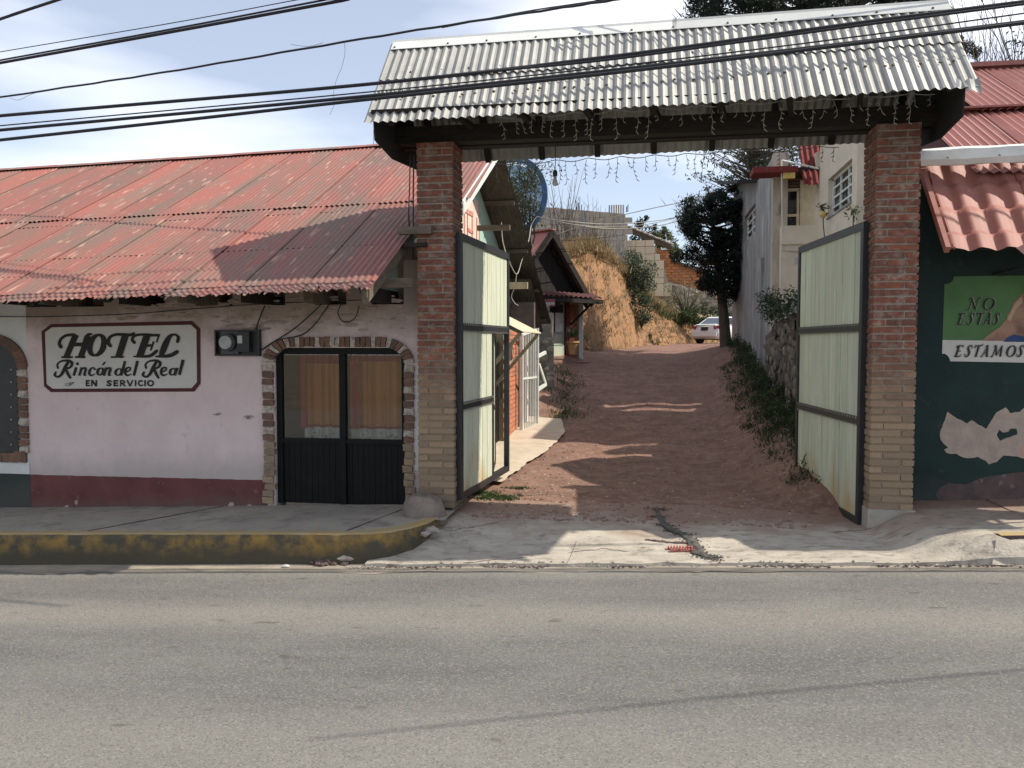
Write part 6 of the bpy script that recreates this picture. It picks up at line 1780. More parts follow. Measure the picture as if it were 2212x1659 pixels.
def crown_tree(name, base, poly, Yc, dy, n, rad, per, size, leafm, label, seed, trunk_r, asp=.5, spiky=0, sq=(1, 1, .8), twigs=1.0, dens=None, barkm='bark', hub_t=.45):
    """tree whose crown fills a volume dy deep with the given silhouette, each clump carried by its own limb"""
    rnd = random.Random(seed)
    o = thing(name, base, label, 'tree')
    xs_, ys_ = [p[0] for p in poly], [p[1] for p in poly]
    cx, cy = sum(xs_) / len(xs_), sum(ys_) / len(ys_)
    top = at(cx, min(ys_) + 5, Y=Yc)
    b = Vector(base)
    mb, ml_ = MB(), MB()
    axis = [b.lerp(Vector((lerp(b.x, top.x, t_ ** 1.3), lerp(b.y, top.y, t_), lerp(b.z, top.z, t_))), 1) for t_ in (0, .25, .5, .75, 1)]
    mb.tube([tuple(p) for p in axis], [trunk_r, trunk_r * .8, trunk_r * .6, trunk_r * .35, .015], 8)
    k = 0; tries = 0
    while k < n and tries < n * 30:
        tries += 1
        px, py = rnd.uniform(min(xs_), max(xs_)), rnd.uniform(min(ys_), max(ys_))
        if not inside(poly, px, py) or (dens and rnd.random() > dens(px, py)): continue
        k += 1
        q = at(px, py, Y=Yc + rnd.uniform(-dy, dy))
        r_ = rad * rnd.uniform(.6, 1.35)
        leaf_clump(ml_, q, r_, int(per * rnd.uniform(.6, 1.3)), size, rnd, asp, sq)
        t_ = max(.05, min(.97, (q.z - .35 * abs(q.x - b.x) - b.z) / max(.1, top.z - b.z)))
        i = min(3, int(t_ * 4)); h_ = axis[i].lerp(axis[i + 1], t_ * 4 - i)
        if rnd.random() < twigs:
            md = h_.lerp(q, .55) + Vector((rnd.gauss(0, .08), rnd.gauss(0, .08), rnd.gauss(0, .08) - .05))
            mb.tube([tuple(h_), tuple(md), tuple(q)], [max(.012, trunk_r * .22), max(.008, trunk_r * .12), .005], 4, caps=False)
        for s_ in range(spiky):
            out = (q - h_); out = out.normalized() if out.length > .01 else Vector((0, 0, 1))
            p0 = q + Vector((rnd.gauss(0, .5), rnd.gauss(0, .5), rnd.gauss(0, .4))) * r_
            d2 = (out + Vector((rnd.gauss(0, .45), rnd.gauss(0, .45), rnd.gauss(0, .35) - .1))).normalized() * r_ * rnd.uniform(.5, 1.1)
            w2 = d2.cross(Vector((0.1, 0, 1))).normalized() * size * .28
            ml_.add([p0 - w2, p0 + w2, p0 + d2], [(0, 1, 2)])
    part('trunk', mb, MT[barkm], o)
    part('crown', ml_, MT[leafm], o)
    return o
# tall dark conifer behind the gate roof
q = at(1770, 500, Y=25)
crown_tree('conifer_tree', (q.x, 25, H - .5), [(1448, 58), (1490, 40), (1505, 5), (1520, -70), (1600, -150), (1900, -150), (1990, -70), (2022, -15), (2012, 12), (1960, 22), (1930, 45), (2000, 100), (1900, 130), (1600, 130), (1540, 95), (1500, 70)], 25, 2.4, 230, .42, 170, .085, 'conifer', 'huge dark conifer whose crown shows above the gate roof ridge', 21, .3, .4, spiky=14, twigs=.5)
q = at(2080, 110, Y=25)
crown_tree('conifer_tree', (at(2062, 300, Y=25.5).x, 25.5, H), [(2058, 82), (2085, 85), (2108, 100), (2118, 128), (2100, 128), (2080, 112), (2060, 112)], 25.5, .5, 22, .2, 70, .06, 'conifer', 'drooping conifer boughs beside the right end of the gate roof', 22, .09, .4, spiky=8, twigs=.3)
# dark conifer beside the grey house
q = at(1570, 740, Y=29.6)
crown_tree('conifer_tree', (q.x, 29.6, lane_z(29.6)), [(1452, 462), (1478, 448), (1490, 432), (1530, 428), (1560, 415), (1600, 400), (1640, 420), (1650, 600), (1600, 640), (1568, 650), (1540, 632), (1510, 625), (1504, 590), (1484, 566), (1456, 556), (1490, 520), (1468, 490), (1490, 475)], 29.9, 1.2, 250, .30, 170, .065, 'conifer', 'dark conifer whose trunk hides the front of the white car', 5, .22, .4, spiky=16, twigs=.5)
# half bare trees behind the grey house
q = at(1655, 600, Y=33.5)
crown_tree('deciduous_tree', (q.x + .8, 33.5, H + .3), [(1488, 400), (1500, 340), (1530, 300), (1700, 280), (1760, 320), (1740, 400), (1640, 470), (1560, 470), (1520, 440)], 33.5, 1.6, 420, .26, 12, .075, 'leafdark', 'half bare tree with small brown leaves behind the grey house', 31, .16, .6, twigs=.9, dens=lambda x, y: pl(x, [(1488, .12), (1560, .5), (1640, 1)]), barkm='twig')
# bare trees on the right, behind the red roof
for i, (px, Yq, hq, sd) in enumerate(((2128, 24, 8.2, 41), (2190, 26, 9.3, 44), (2215, 23, 8.6, 47), (2085, 29, 8.0, 49))):
    q = at(px, 500, Y=Yq)
    tree('bare_tree', (q.x, Yq, H), ('bare tree with a leaning pale trunk behind the water tank', 'tall bare tree behind the red roof by the right edge', 'bushy bare tree at the far right edge behind the red roof', 'bare tree nearest the right end of the zinc gate roof')[i], 'tree', hq, .12, 5, sd, None, spread=.34, up=.55, group='bare trees behind the red roof', barkm='twig', lean=((-.25, 0), (0, 0), (.1, 0), (.1, 0))[i], shrink=.75)
q = at(2185, 165, Y=24)
shrub('shrub', (q.x, 24, q.z - 2.2), 1.6, 'dark scrub under the bare trees behind the red roof', 'leafdark', 52, 20, 40, .07)
# tree and round sign on the left of the lane
q = at(1128, 440, Y=27)
tree('olive_tree', (at(1120, 600, Y=24).x, 24, H + .8), 'light green tree growing behind the hotel gable', 'tree', 4.9, .1, 4, 61, 'leafolive', 34, .055, spread=.55, up=.25, clump=.42)
tree('olive_tree', (at(1095, 600, Y=25).x, 25, H + .4), 'light green tree half hidden by the dark roof slope', 'tree', 5.8, .1, 4, 66, 'leafolive', 36, .055, spread=.5, up=.3, clump=.45)
oc = thing('olive_tree', at(1150, 640, Y=25.5), 'light green leafy crown spreading over the left half of the round blue sign', 'tree')
rnd = random.Random(64)
ml_, mbk = MB(), MB()
hub = at(1140, 560, Y=25.5)
for k in range(90):
    px = rnd.uniform(1098, 1165); py = rnd.uniform(352, 492)
    if ((px - 1120) / 60) ** 2 + ((py - 425) / 78) ** 2 > 1.1: continue
    q = at(px, py, Y=25.5 + rnd.uniform(-.7, .9))
    leaf_clump(ml_, q, rnd.uniform(.12, .32), 34, .05, rnd)
    if k % 3 == 0: mbk.tube([tuple(hub), tuple(hub.lerp(q, .5) + Vector((rnd.gauss(0, .1), 0, rnd.gauss(0, .1)))), tuple(q)], [.035, .018, .005], 4, caps=False)
mbk.tube([(hub.x, hub.y, H - .5), tuple(hub)], [.07, .04], 6)
part('crown', ml_, MT['leafolive'], oc); part('trunk', mbk, MT['bark'], oc)
rsn = thing('round_sign', at(1115, 425, Y=29), 'large round pale blue sign with dark blue rim behind the green tree', 'sign')
c_ = at(1108, 422, Y=29); r_ = (at(1183, 422, Y=29).x - c_.x)
part('face', disc(MB(), c_, r_ * .86, 29.0, 29.06, 40), M('sign_paleblue', (.30, .46, .62), (.24, .38, .54), 2, rough=.35, bump=0), rsn)
mb = MB()
n = 48
for k in range(n):
    a0, a1 = 2 * pi * k / n, 2 * pi * (k + 1) / n
    P = []
    for yv in (28.94, 29.10):
        for a_, rr in ((a0, .85), (a1, .85), (a1, 1.0), (a0, 1.0)): P.append((c_.x + r_ * rr * cos(a_), yv, c_.z + r_ * 1.12 * rr * sin(a_)))
    mb.add(P, [(0, 1, 2, 3), (7, 6, 5, 4), (2, 6, 7, 3), (0, 4, 5, 1)])
part('rim', mb, M('sign_blue', (.045, .12, .24), None, 4, rough=.4, bump=0), rsn)
part('pole', MB().tube([(c_.x, 29.2, H - .3), (c_.x, 29.2, c_.z)], .08, 8), MT['greywall'], rsn)
# bushes on the bank
q = at(1368, 660, Y=42)
shrub('bush', (at(1362, 640, Y=40.5).x, 40.5, at(1362, 648, Y=40.5).z), 1.22, 'big dense green bush on top of the cut bank', 'bushleaf', 71, 46, 110, .075, sq=(.95, .9, 1.05))
shrub('bush', (at(1386, 690, Y=39.5).x, 39.5, at(1386, 700, Y=39.5).z), .75, 'dark green bush hanging down the cut bank below the big one', 'bushleaf', 72, 20, 80, .07, sq=(.7, .7, 1.2))
shrub('bush', (at(1482, 670, Y=50).x, 50, at(1482, 690, Y=50).z), 1.5, 'thin grey green shrub in front of the rubble wall', 'leafolive', 73, 34, 26, .07, sq=(1.1, .8, 1))
for i, (px, py, rad, lb, m_) in enumerate(((1435, 700, .8, 'green clump at the foot of the rubble wall, left of the car', 'grass'), (1470, 690, .75, 'low green clump behind the roof of the white car', 'grass'), (1505, 688, .8, 'grassy clump above the right side of the white car', 'grass'), (1542, 690, .9, 'grassy clump beside the conifer trunk above the car', 'shadegrass'))):
    q = at(px, py, Y=49)
    shrub('bush', (q.x, 49, q.z - .3), rad, lb, m_, 80 + i, 16, 50, .09, sq=(1.2, .8, .75), group='low green clumps behind the car')
for i, (px, py, rad, lb) in enumerate(((1335, 738, .5, 'small dark weed at the foot of the cut bank'), (1390, 737, .6, 'dark weed patch by the lane below the cut bank'), (1236, 752, .32, 'weeds behind the flower pot'))):
    q = at(px, py, Y=(37.0, 41.5, 29.6)[i])
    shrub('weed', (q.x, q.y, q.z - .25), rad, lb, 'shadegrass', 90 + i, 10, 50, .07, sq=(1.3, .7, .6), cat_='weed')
# bare shrubs on top of the bank
for i, (px, py, Yq, hq, sd) in enumerate(((1205, 540, 34.5, 3.3, 1), (1216, 548, 35, 3.9, 2), (1228, 548, 35.5, 2.6, 3), (1248, 555, 36, 2.6, 4), (1272, 560, 37, 3.2, 5), (1290, 565, 38, 2.6, 6), (1305, 575, 37.5, 1.9, 7), (1238, 560, 34.5, 1.9, 8))):
    q = at(px, py, Y=Yq)
    rnd = random.Random(900 + sd)
    mb = MB()
    for k in range(11):
        d_ = Vector((rnd.gauss(0, .16), rnd.gauss(0, .16), 1)).normalized()
        b_ = Vector((q.x + rnd.gauss(0, .16), Yq + rnd.gauss(0, .16), q.z - .3))
        ln_ = hq * rnd.uniform(.55, 1.05)
        pts = [tuple(b_ + d_ * ln_ * t_ + Vector((rnd.gauss(0, .03), 0, 0))) for t_ in (0, .35, .7, 1)]
        mb.tube(pts, [.022, .017, .011, .005], 4, caps=False)
        for s_ in range(3):
            t_ = rnd.uniform(.35, .9)
            p = b_ + d_ * ln_ * t_
            mb.tube([tuple(p), tuple(p + Vector((rnd.gauss(0, .15), rnd.gauss(0, .15), rnd.uniform(.15, .45))))], [.009, .004], 3, caps=False)
    single('bare_shrub', mb, MT['twig'], ('bare upright shrub on the bank nearest the round blue sign', 'tallest bare shrub on top of the cut bank', 'bare shrub right behind the reception roof ridge', 'bare shrub before the left column of the block house', 'spreading bare shrub in front of the block house', 'bare shrub before the block house, left of the green bush', 'short bare shrub touching the left side of the green bush', 'low bare shrub at the brink of the cut bank')[i], 'shrub', 'bare shrubs on the bank', base=(q.x, Yq, q.z))
single('fallen_pole', MB().tube([at(1248, 462 + 0, Y=36.5) + Vector((0, 0, -1.7)), at(1314, 569, Y=36.2)], .03, 5), MT['twig'], 'thin dead stem leaning across the front of the block house', 'stem')
# dry grass along the top of the bank, weeds at its foot
def blades(mb, c, n, h, spread, rnd, w=.012, lean=.35):
    for _ in range(n):
        p = Vector((c[0] + rnd.gauss(0, spread), c[1] + rnd.gauss(0, spread), c[2]))
        d_ = Vector((rnd.gauss(0, lean), rnd.gauss(0, lean), 1)).normalized() * h * rnd.uniform(.4, 1.15)
        a_ = rnd.uniform(0, 2 * pi)
        s_ = Vector((cos(a_), sin(a_), 0)) * w
        m_ = p + d_ * .55
        e = p + d_ + Vector((d_.x, d_.y, 0)) * .5 - Vector((0, 0, .1 * h))
        mb.add([p - s_, p + s_, m_ + s_ * .7, m_ - s_ * .7, e], [(0, 1, 2, 3), (3, 2, 4)])
rg_ = random.Random(5)
mb = MB()
for k in range(620):
    u = rg_.uniform(.0, .62); v = .5 + rg_.uniform(-.03, .14) ** 1.0 * rg_.random()
    p = hill_pt(u, v)
    blades(mb, (p[0], p[1], p[2] - .05), 16, .55, .14, rg_, .018, .4)
struct('dry_grass', mb, MT['drygrass'], kind='stuff')
mb = MB()
for k in range(700):
    u = rg_.uniform(.1, .75); v = rg_.random() * .5
    p = hill_pt(u, v)
    blades(mb, (p[0], p[1] - .06, p[2]), 9, .30, .10, rg_, .016, .6)
struct('bank_grass', mb, MT['drygrass'], kind='stuff')
mb = MB()
for k in range(300):
    u = rg_.uniform(.38, .8); v = .5 + rg_.uniform(-.06, .05)
    p = hill_pt(u, v)
    blades(mb, (p[0], p[1], p[2] - .05), 14, .5, .16, rg_, .02, .5)
struct('green_grass', mb, MT['grass'], kind='stuff')
# shaded bank weeds on the right of the lane
mb = MB()
for k in range(2300):
    Y = rg_.uniform(11.4, 25)
    X = pl(Y, [(11.4, 1.9), (13, 1.75), (16, 1.75), (20, 1.85), (25, 2.3)]) + rg_.uniform(-.1, 1.1) ** 1 + .25 * nz(Y, 3, 0, 1.3)
    if X > 2.9 or X < 2.05 + .25 * nz(Y, 0, 0, .9): continue
    p = lane_pt(X, Y)
    blades(mb, (X, Y, p[2] - .02), 6, rg_.uniform(.06, .26) * pl(X, [(1.6, .35), (2.2, .8), (2.7, 1.3)]) * pl(nz(X, Y, 2, 1.6), [(-.3, .45), (.3, 1.3)]), .10, rg_, .010, .8)
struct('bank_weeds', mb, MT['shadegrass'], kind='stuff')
mb = MB()
for cx, cy, sx_, sy_, n_, h_ in ((-2.0, 10.95, .34, .22, 150, .06), (-1.85, 11.7, .2, .08, 50, .05), (-2.25, 11.2, .2, .2, 60, .06)):
    for k in range(n_):
        x_, y_ = cx + rg_.gauss(0, sx_ * .5), cy + rg_.gauss(0, sy_ * .5)
        blades(mb, (x_, y_, max(lane_pt(x_, y_)[2], apron_z(x_, y_) if y_ < 11.1 else -9)), 9, h_ * rg_.uniform(.5, 1.2), .025, rg_, .005, .6)
struct('grass', mb, MT['grass'], kind='stuff')
mb = MB()
for k in range(150):
    Y = rg_.uniform(19.2, 25.5)
    X = pl(Y, [(19, -1.95), (22, -2.2), (26, -2.6)]) + rg_.gauss(0, .22)
    blades(mb, (X, Y, lane_pt(X, Y)[2] - .02), 7, rg_.uniform(.1, .28), .13, rg_, .010, .7)
struct('path_weeds', mb, MT['grass'], kind='stuff')
mb = MB()
for i in range(26):
    Y = 12.4 + i * .68
    X = pl(Y, [(12, 2.6), (20, 2.68), (24, 2.85), (30, 2.95)]) + rg_.uniform(-.2, .08)
    p = lane_pt(X, Y)
    for k in range(7): leaf_clump(mb, (X + rg_.gauss(0, .16), Y + rg_.gauss(0, .25), p[2] + rg_.uniform(0, .3)), rg_.uniform(.10, .2), 40, .045, rg_, .45)
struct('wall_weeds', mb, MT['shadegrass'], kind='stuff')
# dark creeper over the stone wall
rnd = random.Random(77)
cr_ = thing('creeper', (2.9, 18, H + .3), 'dark leafy creeper hanging over the rough stone wall beside the grey house', 'plant')
ml_ = MB(); mbk = MB()
for k in range(22):
    q = at(rnd.uniform(1650, 1722), rnd.uniform(636, 690), X=2.72 + rnd.uniform(-.12, .1))
    leaf_clump(ml_, q, rnd.uniform(.12, .3), 55, .05, rnd)
    e = q + Vector((rnd.uniform(-.5, -.1), rnd.uniform(-.1, .3), rnd.uniform(-.5, .1)))
    if k % 3 == 0:
        mbk.tube([tuple(q), tuple(q.lerp(e, .5) + Vector((0, 0, .08))), tuple(e)], [.012, .009, .004], 4, caps=False)
        for s_ in range(8): ml_.leaf(tuple(q.lerp(e, s_ / 8) + Vector((0, 0, rnd.uniform(-.05, .05)))), .06, rnd, .4)
part('crown', ml_, MT['leafdark'], cr_); part('stem', mbk, MT['bark'], cr_, kind='stuff')
# potted climbers on the cream house ledge
for i, (px, py) in enumerate(((1778, 452), (1843, 458))):
    q = at(px, py, X=CX - .15)
    o = thing('climbing_plant', q, ('left leafy sprig with a yellow flower under the cream house window', 'right leafy sprig above the gate leaf beside the cream house window')[i], 'plant', 'sprigs under the cream house window')
    ml_ = MB(); leaf_clump(ml_, q, .17, 40, .06, rnd); part('leaves', ml_, MT['leafolive'], o)
    part('stem', MB().tube([tuple(q), tuple(q + Vector((.03, .1, -.35))), tuple(q + Vector((.1, .2, -.75)))], .012, 4), MT['twig'], o)
    if i == 0: part('flower', MB().rock(tuple(q + Vector((-.02, -.1, -.13))), .07, (1, 1, 1.3), .3), MT['yellow'], o)
# far trees over the adobe roof
for i, (px, py, rad, lb, m_) in enumerate(((1390, 505, 1.6, 'small dark round tree far behind the adobe roof', 'conifer'), (1424, 510, 1.2, 'small pale tree far behind the adobe roof', 'leafolive'), (1450, 530, 1.4, 'pale green far tree low over the adobe eave', 'leafolive'))):
    q = at(px, py, Y=85)
    shrub('far_tree', (q.x, 85, q.z - rad), rad, lb, m_, 120 + i, 16, 50, .2, group='far trees over the adobe roof', cat_='tree')
q = at(808, 322, Y=18)
mb = MB()
for k in range(7):
    b_ = at(808 + R.uniform(-12, 22), 322, Y=17.5)
    mb.tube([tuple(b_ - Vector((0, 0, .4))), tuple(b_ + Vector((R.uniform(-.05, .05), 0, R.uniform(.1, .45))))], [.012, .004], 3, caps=False)
single('bare_shrub', mb, MT['twig'], 'few bare twigs sticking up behind the hotel roof ridge', 'shrub')

# ------------------------------------------------------------------ white car up the lane
cb_ = radians(-36)
cpos = at(1521, 743, Y=45.5); cpos.z = lane_z(45.5) + .02
car = thing('car', cpos, 'white sedan parked at the top of the lane, seen from behind', 'car')
hd, sd_ = Vector((-sin(cb_), cos(cb_), 0)), Vector((cos(cb_), sin(cb_), 0))
def cp(l, w, z): return cpos + hd * l + sd_ * w + Vector((0, 0, z))       # l: forward from rear bumper
prof = [(0.0, .42, .62, .78), (.05, .32, .80, .84), (.12, .26, .98, .86), (.30, .24, 1.02, .88), (.75, .24, 1.03, .89), (1.6, .22, 1.0, .90), (2.9, .22, .95, .90), (3.4, .22, .93, .88), (4.1, .24, .80, .84), (4.4, .36, .62, .70)]
mb = MB()
ringn = 10
for l, z0, z1, w in prof:
    for k, (fw, fz) in enumerate(((-.86, 0), (-1, .25), (-1, .6), (-.96, .85), (-.86, 1), (.86, 1), (.96, .85), (1, .6), (1, .25), (.86, 0))):
        mb.v.append(tuple(cp(l, w * fw, lerp(z0, z1, fz))))
for i in range(len(prof) - 1):
    for k in range(ringn):
        k2 = (k + 1) % ringn
        mb.f.append((i * ringn + k, (i + 1) * ringn + k, (i + 1) * ringn + k2, i * ringn + k2))
mb.f.append(tuple(range(ringn))); mb.f.append(tuple(range((len(prof) - 1) * ringn, len(prof) * ringn))[::-1])
paint = M('car_white', (.62, .63, .64), (.60, .61, .62), 2, rough=.25, bump=0, spec=.5)
part('body', mb, paint, car, smooth=True)
cab = [(.62, .0), (1.25, 1), (2.35, 1), (3.25, .0)]
gh_ = MB()
hexc = lambda l0, l1, l2, l3, z0, z1, w0, w1: [cp(l0, -w0, z0), cp(l0, w0, z0), cp(l3, w0, z0), cp(l3, -w0, z0), cp(l1, -w1, z1), cp(l1, w1, z1), cp(l2, w1, z1), cp(l2, -w1, z1)]
mb = MB()
mb.add(hexc(.55, 1.30, 2.35, 3.25, 1.0, 1.44, .82, .62), [(4, 5, 6, 7), (0, 1, 5, 4), (1, 2, 6, 5), (2, 3, 7, 6), (3, 0, 4, 7)])
part('cabin', mb, paint, car)
part('roof', MB().hexa(hexc(1.18, 1.34, 2.32, 2.5, 1.40, 1.475, .64, .55)), paint, car, smooth=False)
def facet(a, b, c, d, m0, n_=.012):
    a, b, c, d = map(Vector, (a, b, c, d))
    nn = (b - a).cross(d - a).normalized()
    ctr = (a + b + c + d) / 4
    P = [ctr.lerp(x_, m0) + nn * n_ for x_ in (a, b, c, d)]
    return MB().prism(P, tuple(-nn * n_ * .8))
hx = hexc(.55, 1.30, 2.35, 3.25, 1.0, 1.44, .82, .62)
part('rear_window', facet(hx[0], hx[1], hx[5], hx[4], .86), M('car_rear_glass', (.10, .12, .15), None, 3, rough=.1, bump=0, spec=.6), car)
mid = lambda a, b, t_: a.lerp(b, t_)
for t0, t1 in ((.12, .48), (.53, .90)):
    part('side_window', facet(mid(hx[1], hx[2], t0), mid(hx[1], hx[2], t1), mid(hx[5], hx[6], t1 * .96), mid(hx[5], hx[6], max(0, t0 * .6)), .84), MT['darkglass'], car)
tl = M('tail_light_red', (.30, .02, .03), None, 4, rough=.2, bump=0, spec=.6)
for s_ in (-1, 1):
    part('tail_light', MB().hexa([cp(-.0, s_ * .58, .76), cp(.10, s_ * .86, .80), cp(.25, s_ * .885, .80), cp(.1, s_ * .58, .76), cp(.05, s_ * .52, .94), cp(.12, s_ * .84, .99), cp(.28, s_ * .87, .98), cp(.15, s_ * .52, .94)]), tl, car)
pt_ = part('number_plate', MB().hexa([cp(-.03, -.2, .72), cp(-.03, .2, .72), cp(.06, .2, .72), cp(.06, -.2, .72), cp(.0, -.2, .90), cp(.0, .2, .90), cp(.06, .2, .90), cp(.06, -.2, .90)]), MT['blackmetal'], car)
part('bumper', MB().hexa([cp(-.06, -.74, .40), cp(-.06, .74, .40), cp(.2, .87, .40), cp(.2, -.87, .40), cp(-.05, -.76, .62), cp(-.05, .76, .62), cp(.2, .88, .64), cp(.2, -.88, .64)]), paint, car)
part('underside', MB().hexa([cp(.15, -.72, .22), cp(.15, .72, .22), cp(4.2, .72, .22), cp(4.2, -.72, .22), cp(.02, -.72, .42), cp(.02, .72, .42), cp(4.2, .72, .4), cp(4.2, -.72, .4)]), MT['rubber'], car)
part('spoiler', MB().hexa([cp(.06, -.6, .985), cp(.06, .6, .985), cp(.28, .6, 1.03), cp(.28, -.6, 1.03), cp(.04, -.6, 1.015), cp(.04, .6, 1.015), cp(.28, .6, 1.06), cp(.28, -.6, 1.06)]), paint, car)
part('mirror', MB().rock(tuple(cp(2.75, 1.0, 1.05)), .10, (1, 1, .8), .05), paint, car)
for l in (.85, 3.45):
    for s_ in (-1, 1):
        mb = MB()
        c_ = cp(l, s_ * .80, .31)
        P0 = [tuple(c_ + hd * .31 * cos(k * pi / 9) + Vector((0, 0, .31 * sin(k * pi / 9))) - sd_ * .1 * s_) for k in range(18)]
        P1 = [tuple(Vector(p) + sd_ * .2 * s_) for p in P0]
        mb.add(P0 + P1, [tuple(range(18)), tuple(range(18, 36))] + [(k, 18 + k, 18 + (k + 1) % 18, (k + 1) % 18) for k in range(18)])
        wl_ = part('wheel', mb, MT['rubber'], car)
        mb = MB()
        for k in range(5):
            a_ = k * 2 * pi / 5
            mb.bar(tuple(c_ + sd_ * .115 * s_), tuple(c_ + sd_ * .105 * s_ + hd * .2 * cos(a_) + Vector((0, 0, .2 * sin(a_)))), .05, .03)
        P = [c_ + sd_ * .107 * s_ + hd * .21 * cos(k * pi / 9) + Vector((0, 0, .21 * sin(k * pi / 9))) for k in range(19)]
        mb.tube([tuple(p) for p in P], .025, 4)
        part('rim', mb, M('rim_silver', (.5, .5, .5), None, 4, rough=.3, metal=.6, bump=0), wl_)

# ------------------------------------------------------------------ overhead cables
def span(label, spec, r, m='rubber', group='power cables over the street', ext=(0, 0), n=6, wob=0, tail=False):
    P = [at(x, y, Y=Y) if Y is not None else at(x, y, Z=H + zr_) for x, y, Y, zr_ in spec]
    a, b = P[0] - P[1], P[-1] - P[-2]
    P = [P[0] + a.normalized() * ext[0]] + P + [P[-1] + b.normalized() * ext[1]]
    if tail: P = P[:-1] + [Vector((P[-1].x, P[-1].y, P[-1].z)), Vector((P[-1].x + 9, P[-1].y + .5, P[-1].z + .3))]
    q = cat([tuple(p) for p in P], 10)
    if wob: q = [(x, y + wob * sin(i * 1.9), z + wob * cos(i * 1.9)) for i, (x, y, z) in enumerate(q)]
    return single('overhead_cable', MB().tube(q, r, n), MT[m], label, 'cable', group, base=P[1])
YC = 8.80
span('thick upper black cable crossing low over the hotel roof and the gate roof', [(-5, 250.5, YC, 0), (783, 183, YC, 0), (1337, 120, YC, 0), (1843, 51, YC, 0), (2217, 3, YC, 0)], .019, ext=(9, 9))
span('upper black cable paired just under the thick one over the gate roof', [(1100, 150, YC - .02, 0), (1337, 126, YC - .02, 0), (1843, 57, YC - .02, 0), (2217, 8, YC - .02, 0)], .013, ext=(.5, 9))
span('thin middle cable between the two thick ones over the gate roof', [(-5, 272, 9.3, 0), (783, 200, 9.3, 0), (1337, 142, 9.3, 0), (1843, 80, 9.3, 0), (2217, 28, 9.3, 0)], .008, ext=(9, 9))
span('thick lower black cable, third down at the left edge', [(-5, 281.5, YC - .1, 0), (783, 208.5, YC - .1, 0), (1337, 150, YC - .1, 0), (1843, 92, YC - .1, 0), (2217, 46, YC - .1, 0)], .018, ext=(9, 9))
span('lowest thick black cable, merging with its neighbour over the gate roof', [(-5, 303, YC - .25, 0), (400, 259, YC - .22, 0), (783, 216, YC - .18, 0), (1337, 156, YC - .14, 0), (1843, 95, YC - .12, 0), (2217, 49, YC - .12, 0)], .018, ext=(9, 9))
span('black cable cutting the top left corner', [(-5, 43, 9.6, 0), (60, 21, 9.5, 0), (130, -2, 9.4, 0)], .019, ext=(7, 9))
span('thick black cable at upper left, lower of a close pair', [(-5, 137, None, 3.9), (370, 69, None, 3.93), (740, 1, None, 3.9)], .019, ext=(9, .5), tail=True)
span('black cable at upper left, upper of a close pair', [(-5, 131, None, 3.92), (370, 63, None, 3.95), (700, 0, None, 3.92)], .012, ext=(9, .5), tail=True)
span('thin cable just above the pair at the upper left', [(-5, 113, None, 4.1), (370, 50, None, 4.13), (650, -2, None, 4.1)], .006, ext=(9, .5), tail=True)
span('twisted black cable from the left edge to the top edge at right', [(-5, 211, None, 4.0), (350, 157, None, 4.06), (783, 84, None, 4.06), (1140, 28, None, 4.03), (1340, -2, None, 4.0)], .015, ext=(9, .5), wob=.004, tail=True)
span('slack thin twin of the twisted cable near the top edge', [(1000, 51, None, 4.06), (1140, 24, None, 4.08), (1320, -3, None, 4.06)], .008, ext=(.3, 3))
single('overhead_cable', MB().tube([(3.4, 5.1, H + 3.5), (5.5, 5.75, H + 3.5), (9, 6.7, H + 3.7), (13, 7.8, H + 4)], .013, 6), MT['rubber'], 'added unseen street cable past the top edge that shades the road', 'cable', 'power cables over the street')  # cable added out of view to throw a line of shade on the road
# loose strands on the twisted cable
def loose(pts, label): return cable([at(x, y, Z=H + 4.03) for x, y in pts], .003, label, 'rubber', 'loose strands on the twisted cable', 3, 'wire', 'loose_wire')
loose([(744, 92), (745, 115), (738, 145), (726, 175), (720, 205), (722, 225), (712, 248)], 'long thin strand dangling from the twisted cable beside the gate roof')
loose([(20, 211), (40, 216), (62, 206), (84, 198)], 'small loose strand under the twisted cable near the left edge')
loose([(1700 * .37, 96), (1730 * .385, 100), (1745 * .40, 92)], 'small loose strand under the middle of the twisted cable')
# lane wires
def lane_wire(label, pts, r, m): return cable([at(x, y, Y=Y) for x, y, Y in pts], r, label, m, 'wires across the lane', 5)
lane_wire('grey wire across the lane from the block house to the grey house trees', [(1200, 507, 33), (1290, 478, 32), (1400, 452, 31), (1500, 430, 30), (1600, 398, 30)], .015, 'cablegrey')
lane_wire('pale wire sagging across the lane, upper of three', [(1160, 468, 25), (1210, 476, 26), (1300, 484, 28), (1390, 480, 29), (1470, 466, 30), (1560, 428, 30)], .014, 'cablegrey')
lane_wire('pale wire sagging across the lane, middle of three', [(1160, 468, 25), (1212, 480, 26), (1300, 490, 28), (1400, 484, 29), (1500, 458, 30), (1580, 420, 30)], .011, 'cablegrey')
lane_wire('pale frayed wire sagging across the lane, lowest of three', [(1160, 468, 25), (1230, 484, 26), (1320, 494, 28), (1420, 488, 29), (1510, 462, 30), (1585, 428, 30)], .014, 'cablegrey')
lane_wire('dark wire crossing in front of the block house', [(1190, 520, 33), (1240, 519, 33), (1300, 514, 33), (1345, 508, 33)], .010, 'rubber')
lane_wire('white wire hanging down the dark roof slope by the hotel gable', [(1160, 468, 24), (1148, 486, 22), (1142, 520, 20), (1128, 560, 18), (1116, 592, 17), (1098, 560, 16), (1086, 520, 16), (1083, 480, 16)], .010, 'cablegrey')
lane_wire('white wire loop hanging over the reception roof', [(1160, 468, 24), (1152, 478, 23), (1146, 500, 23), (1150, 530, 23), (1156, 552, 23)], .010, 'cablegrey')
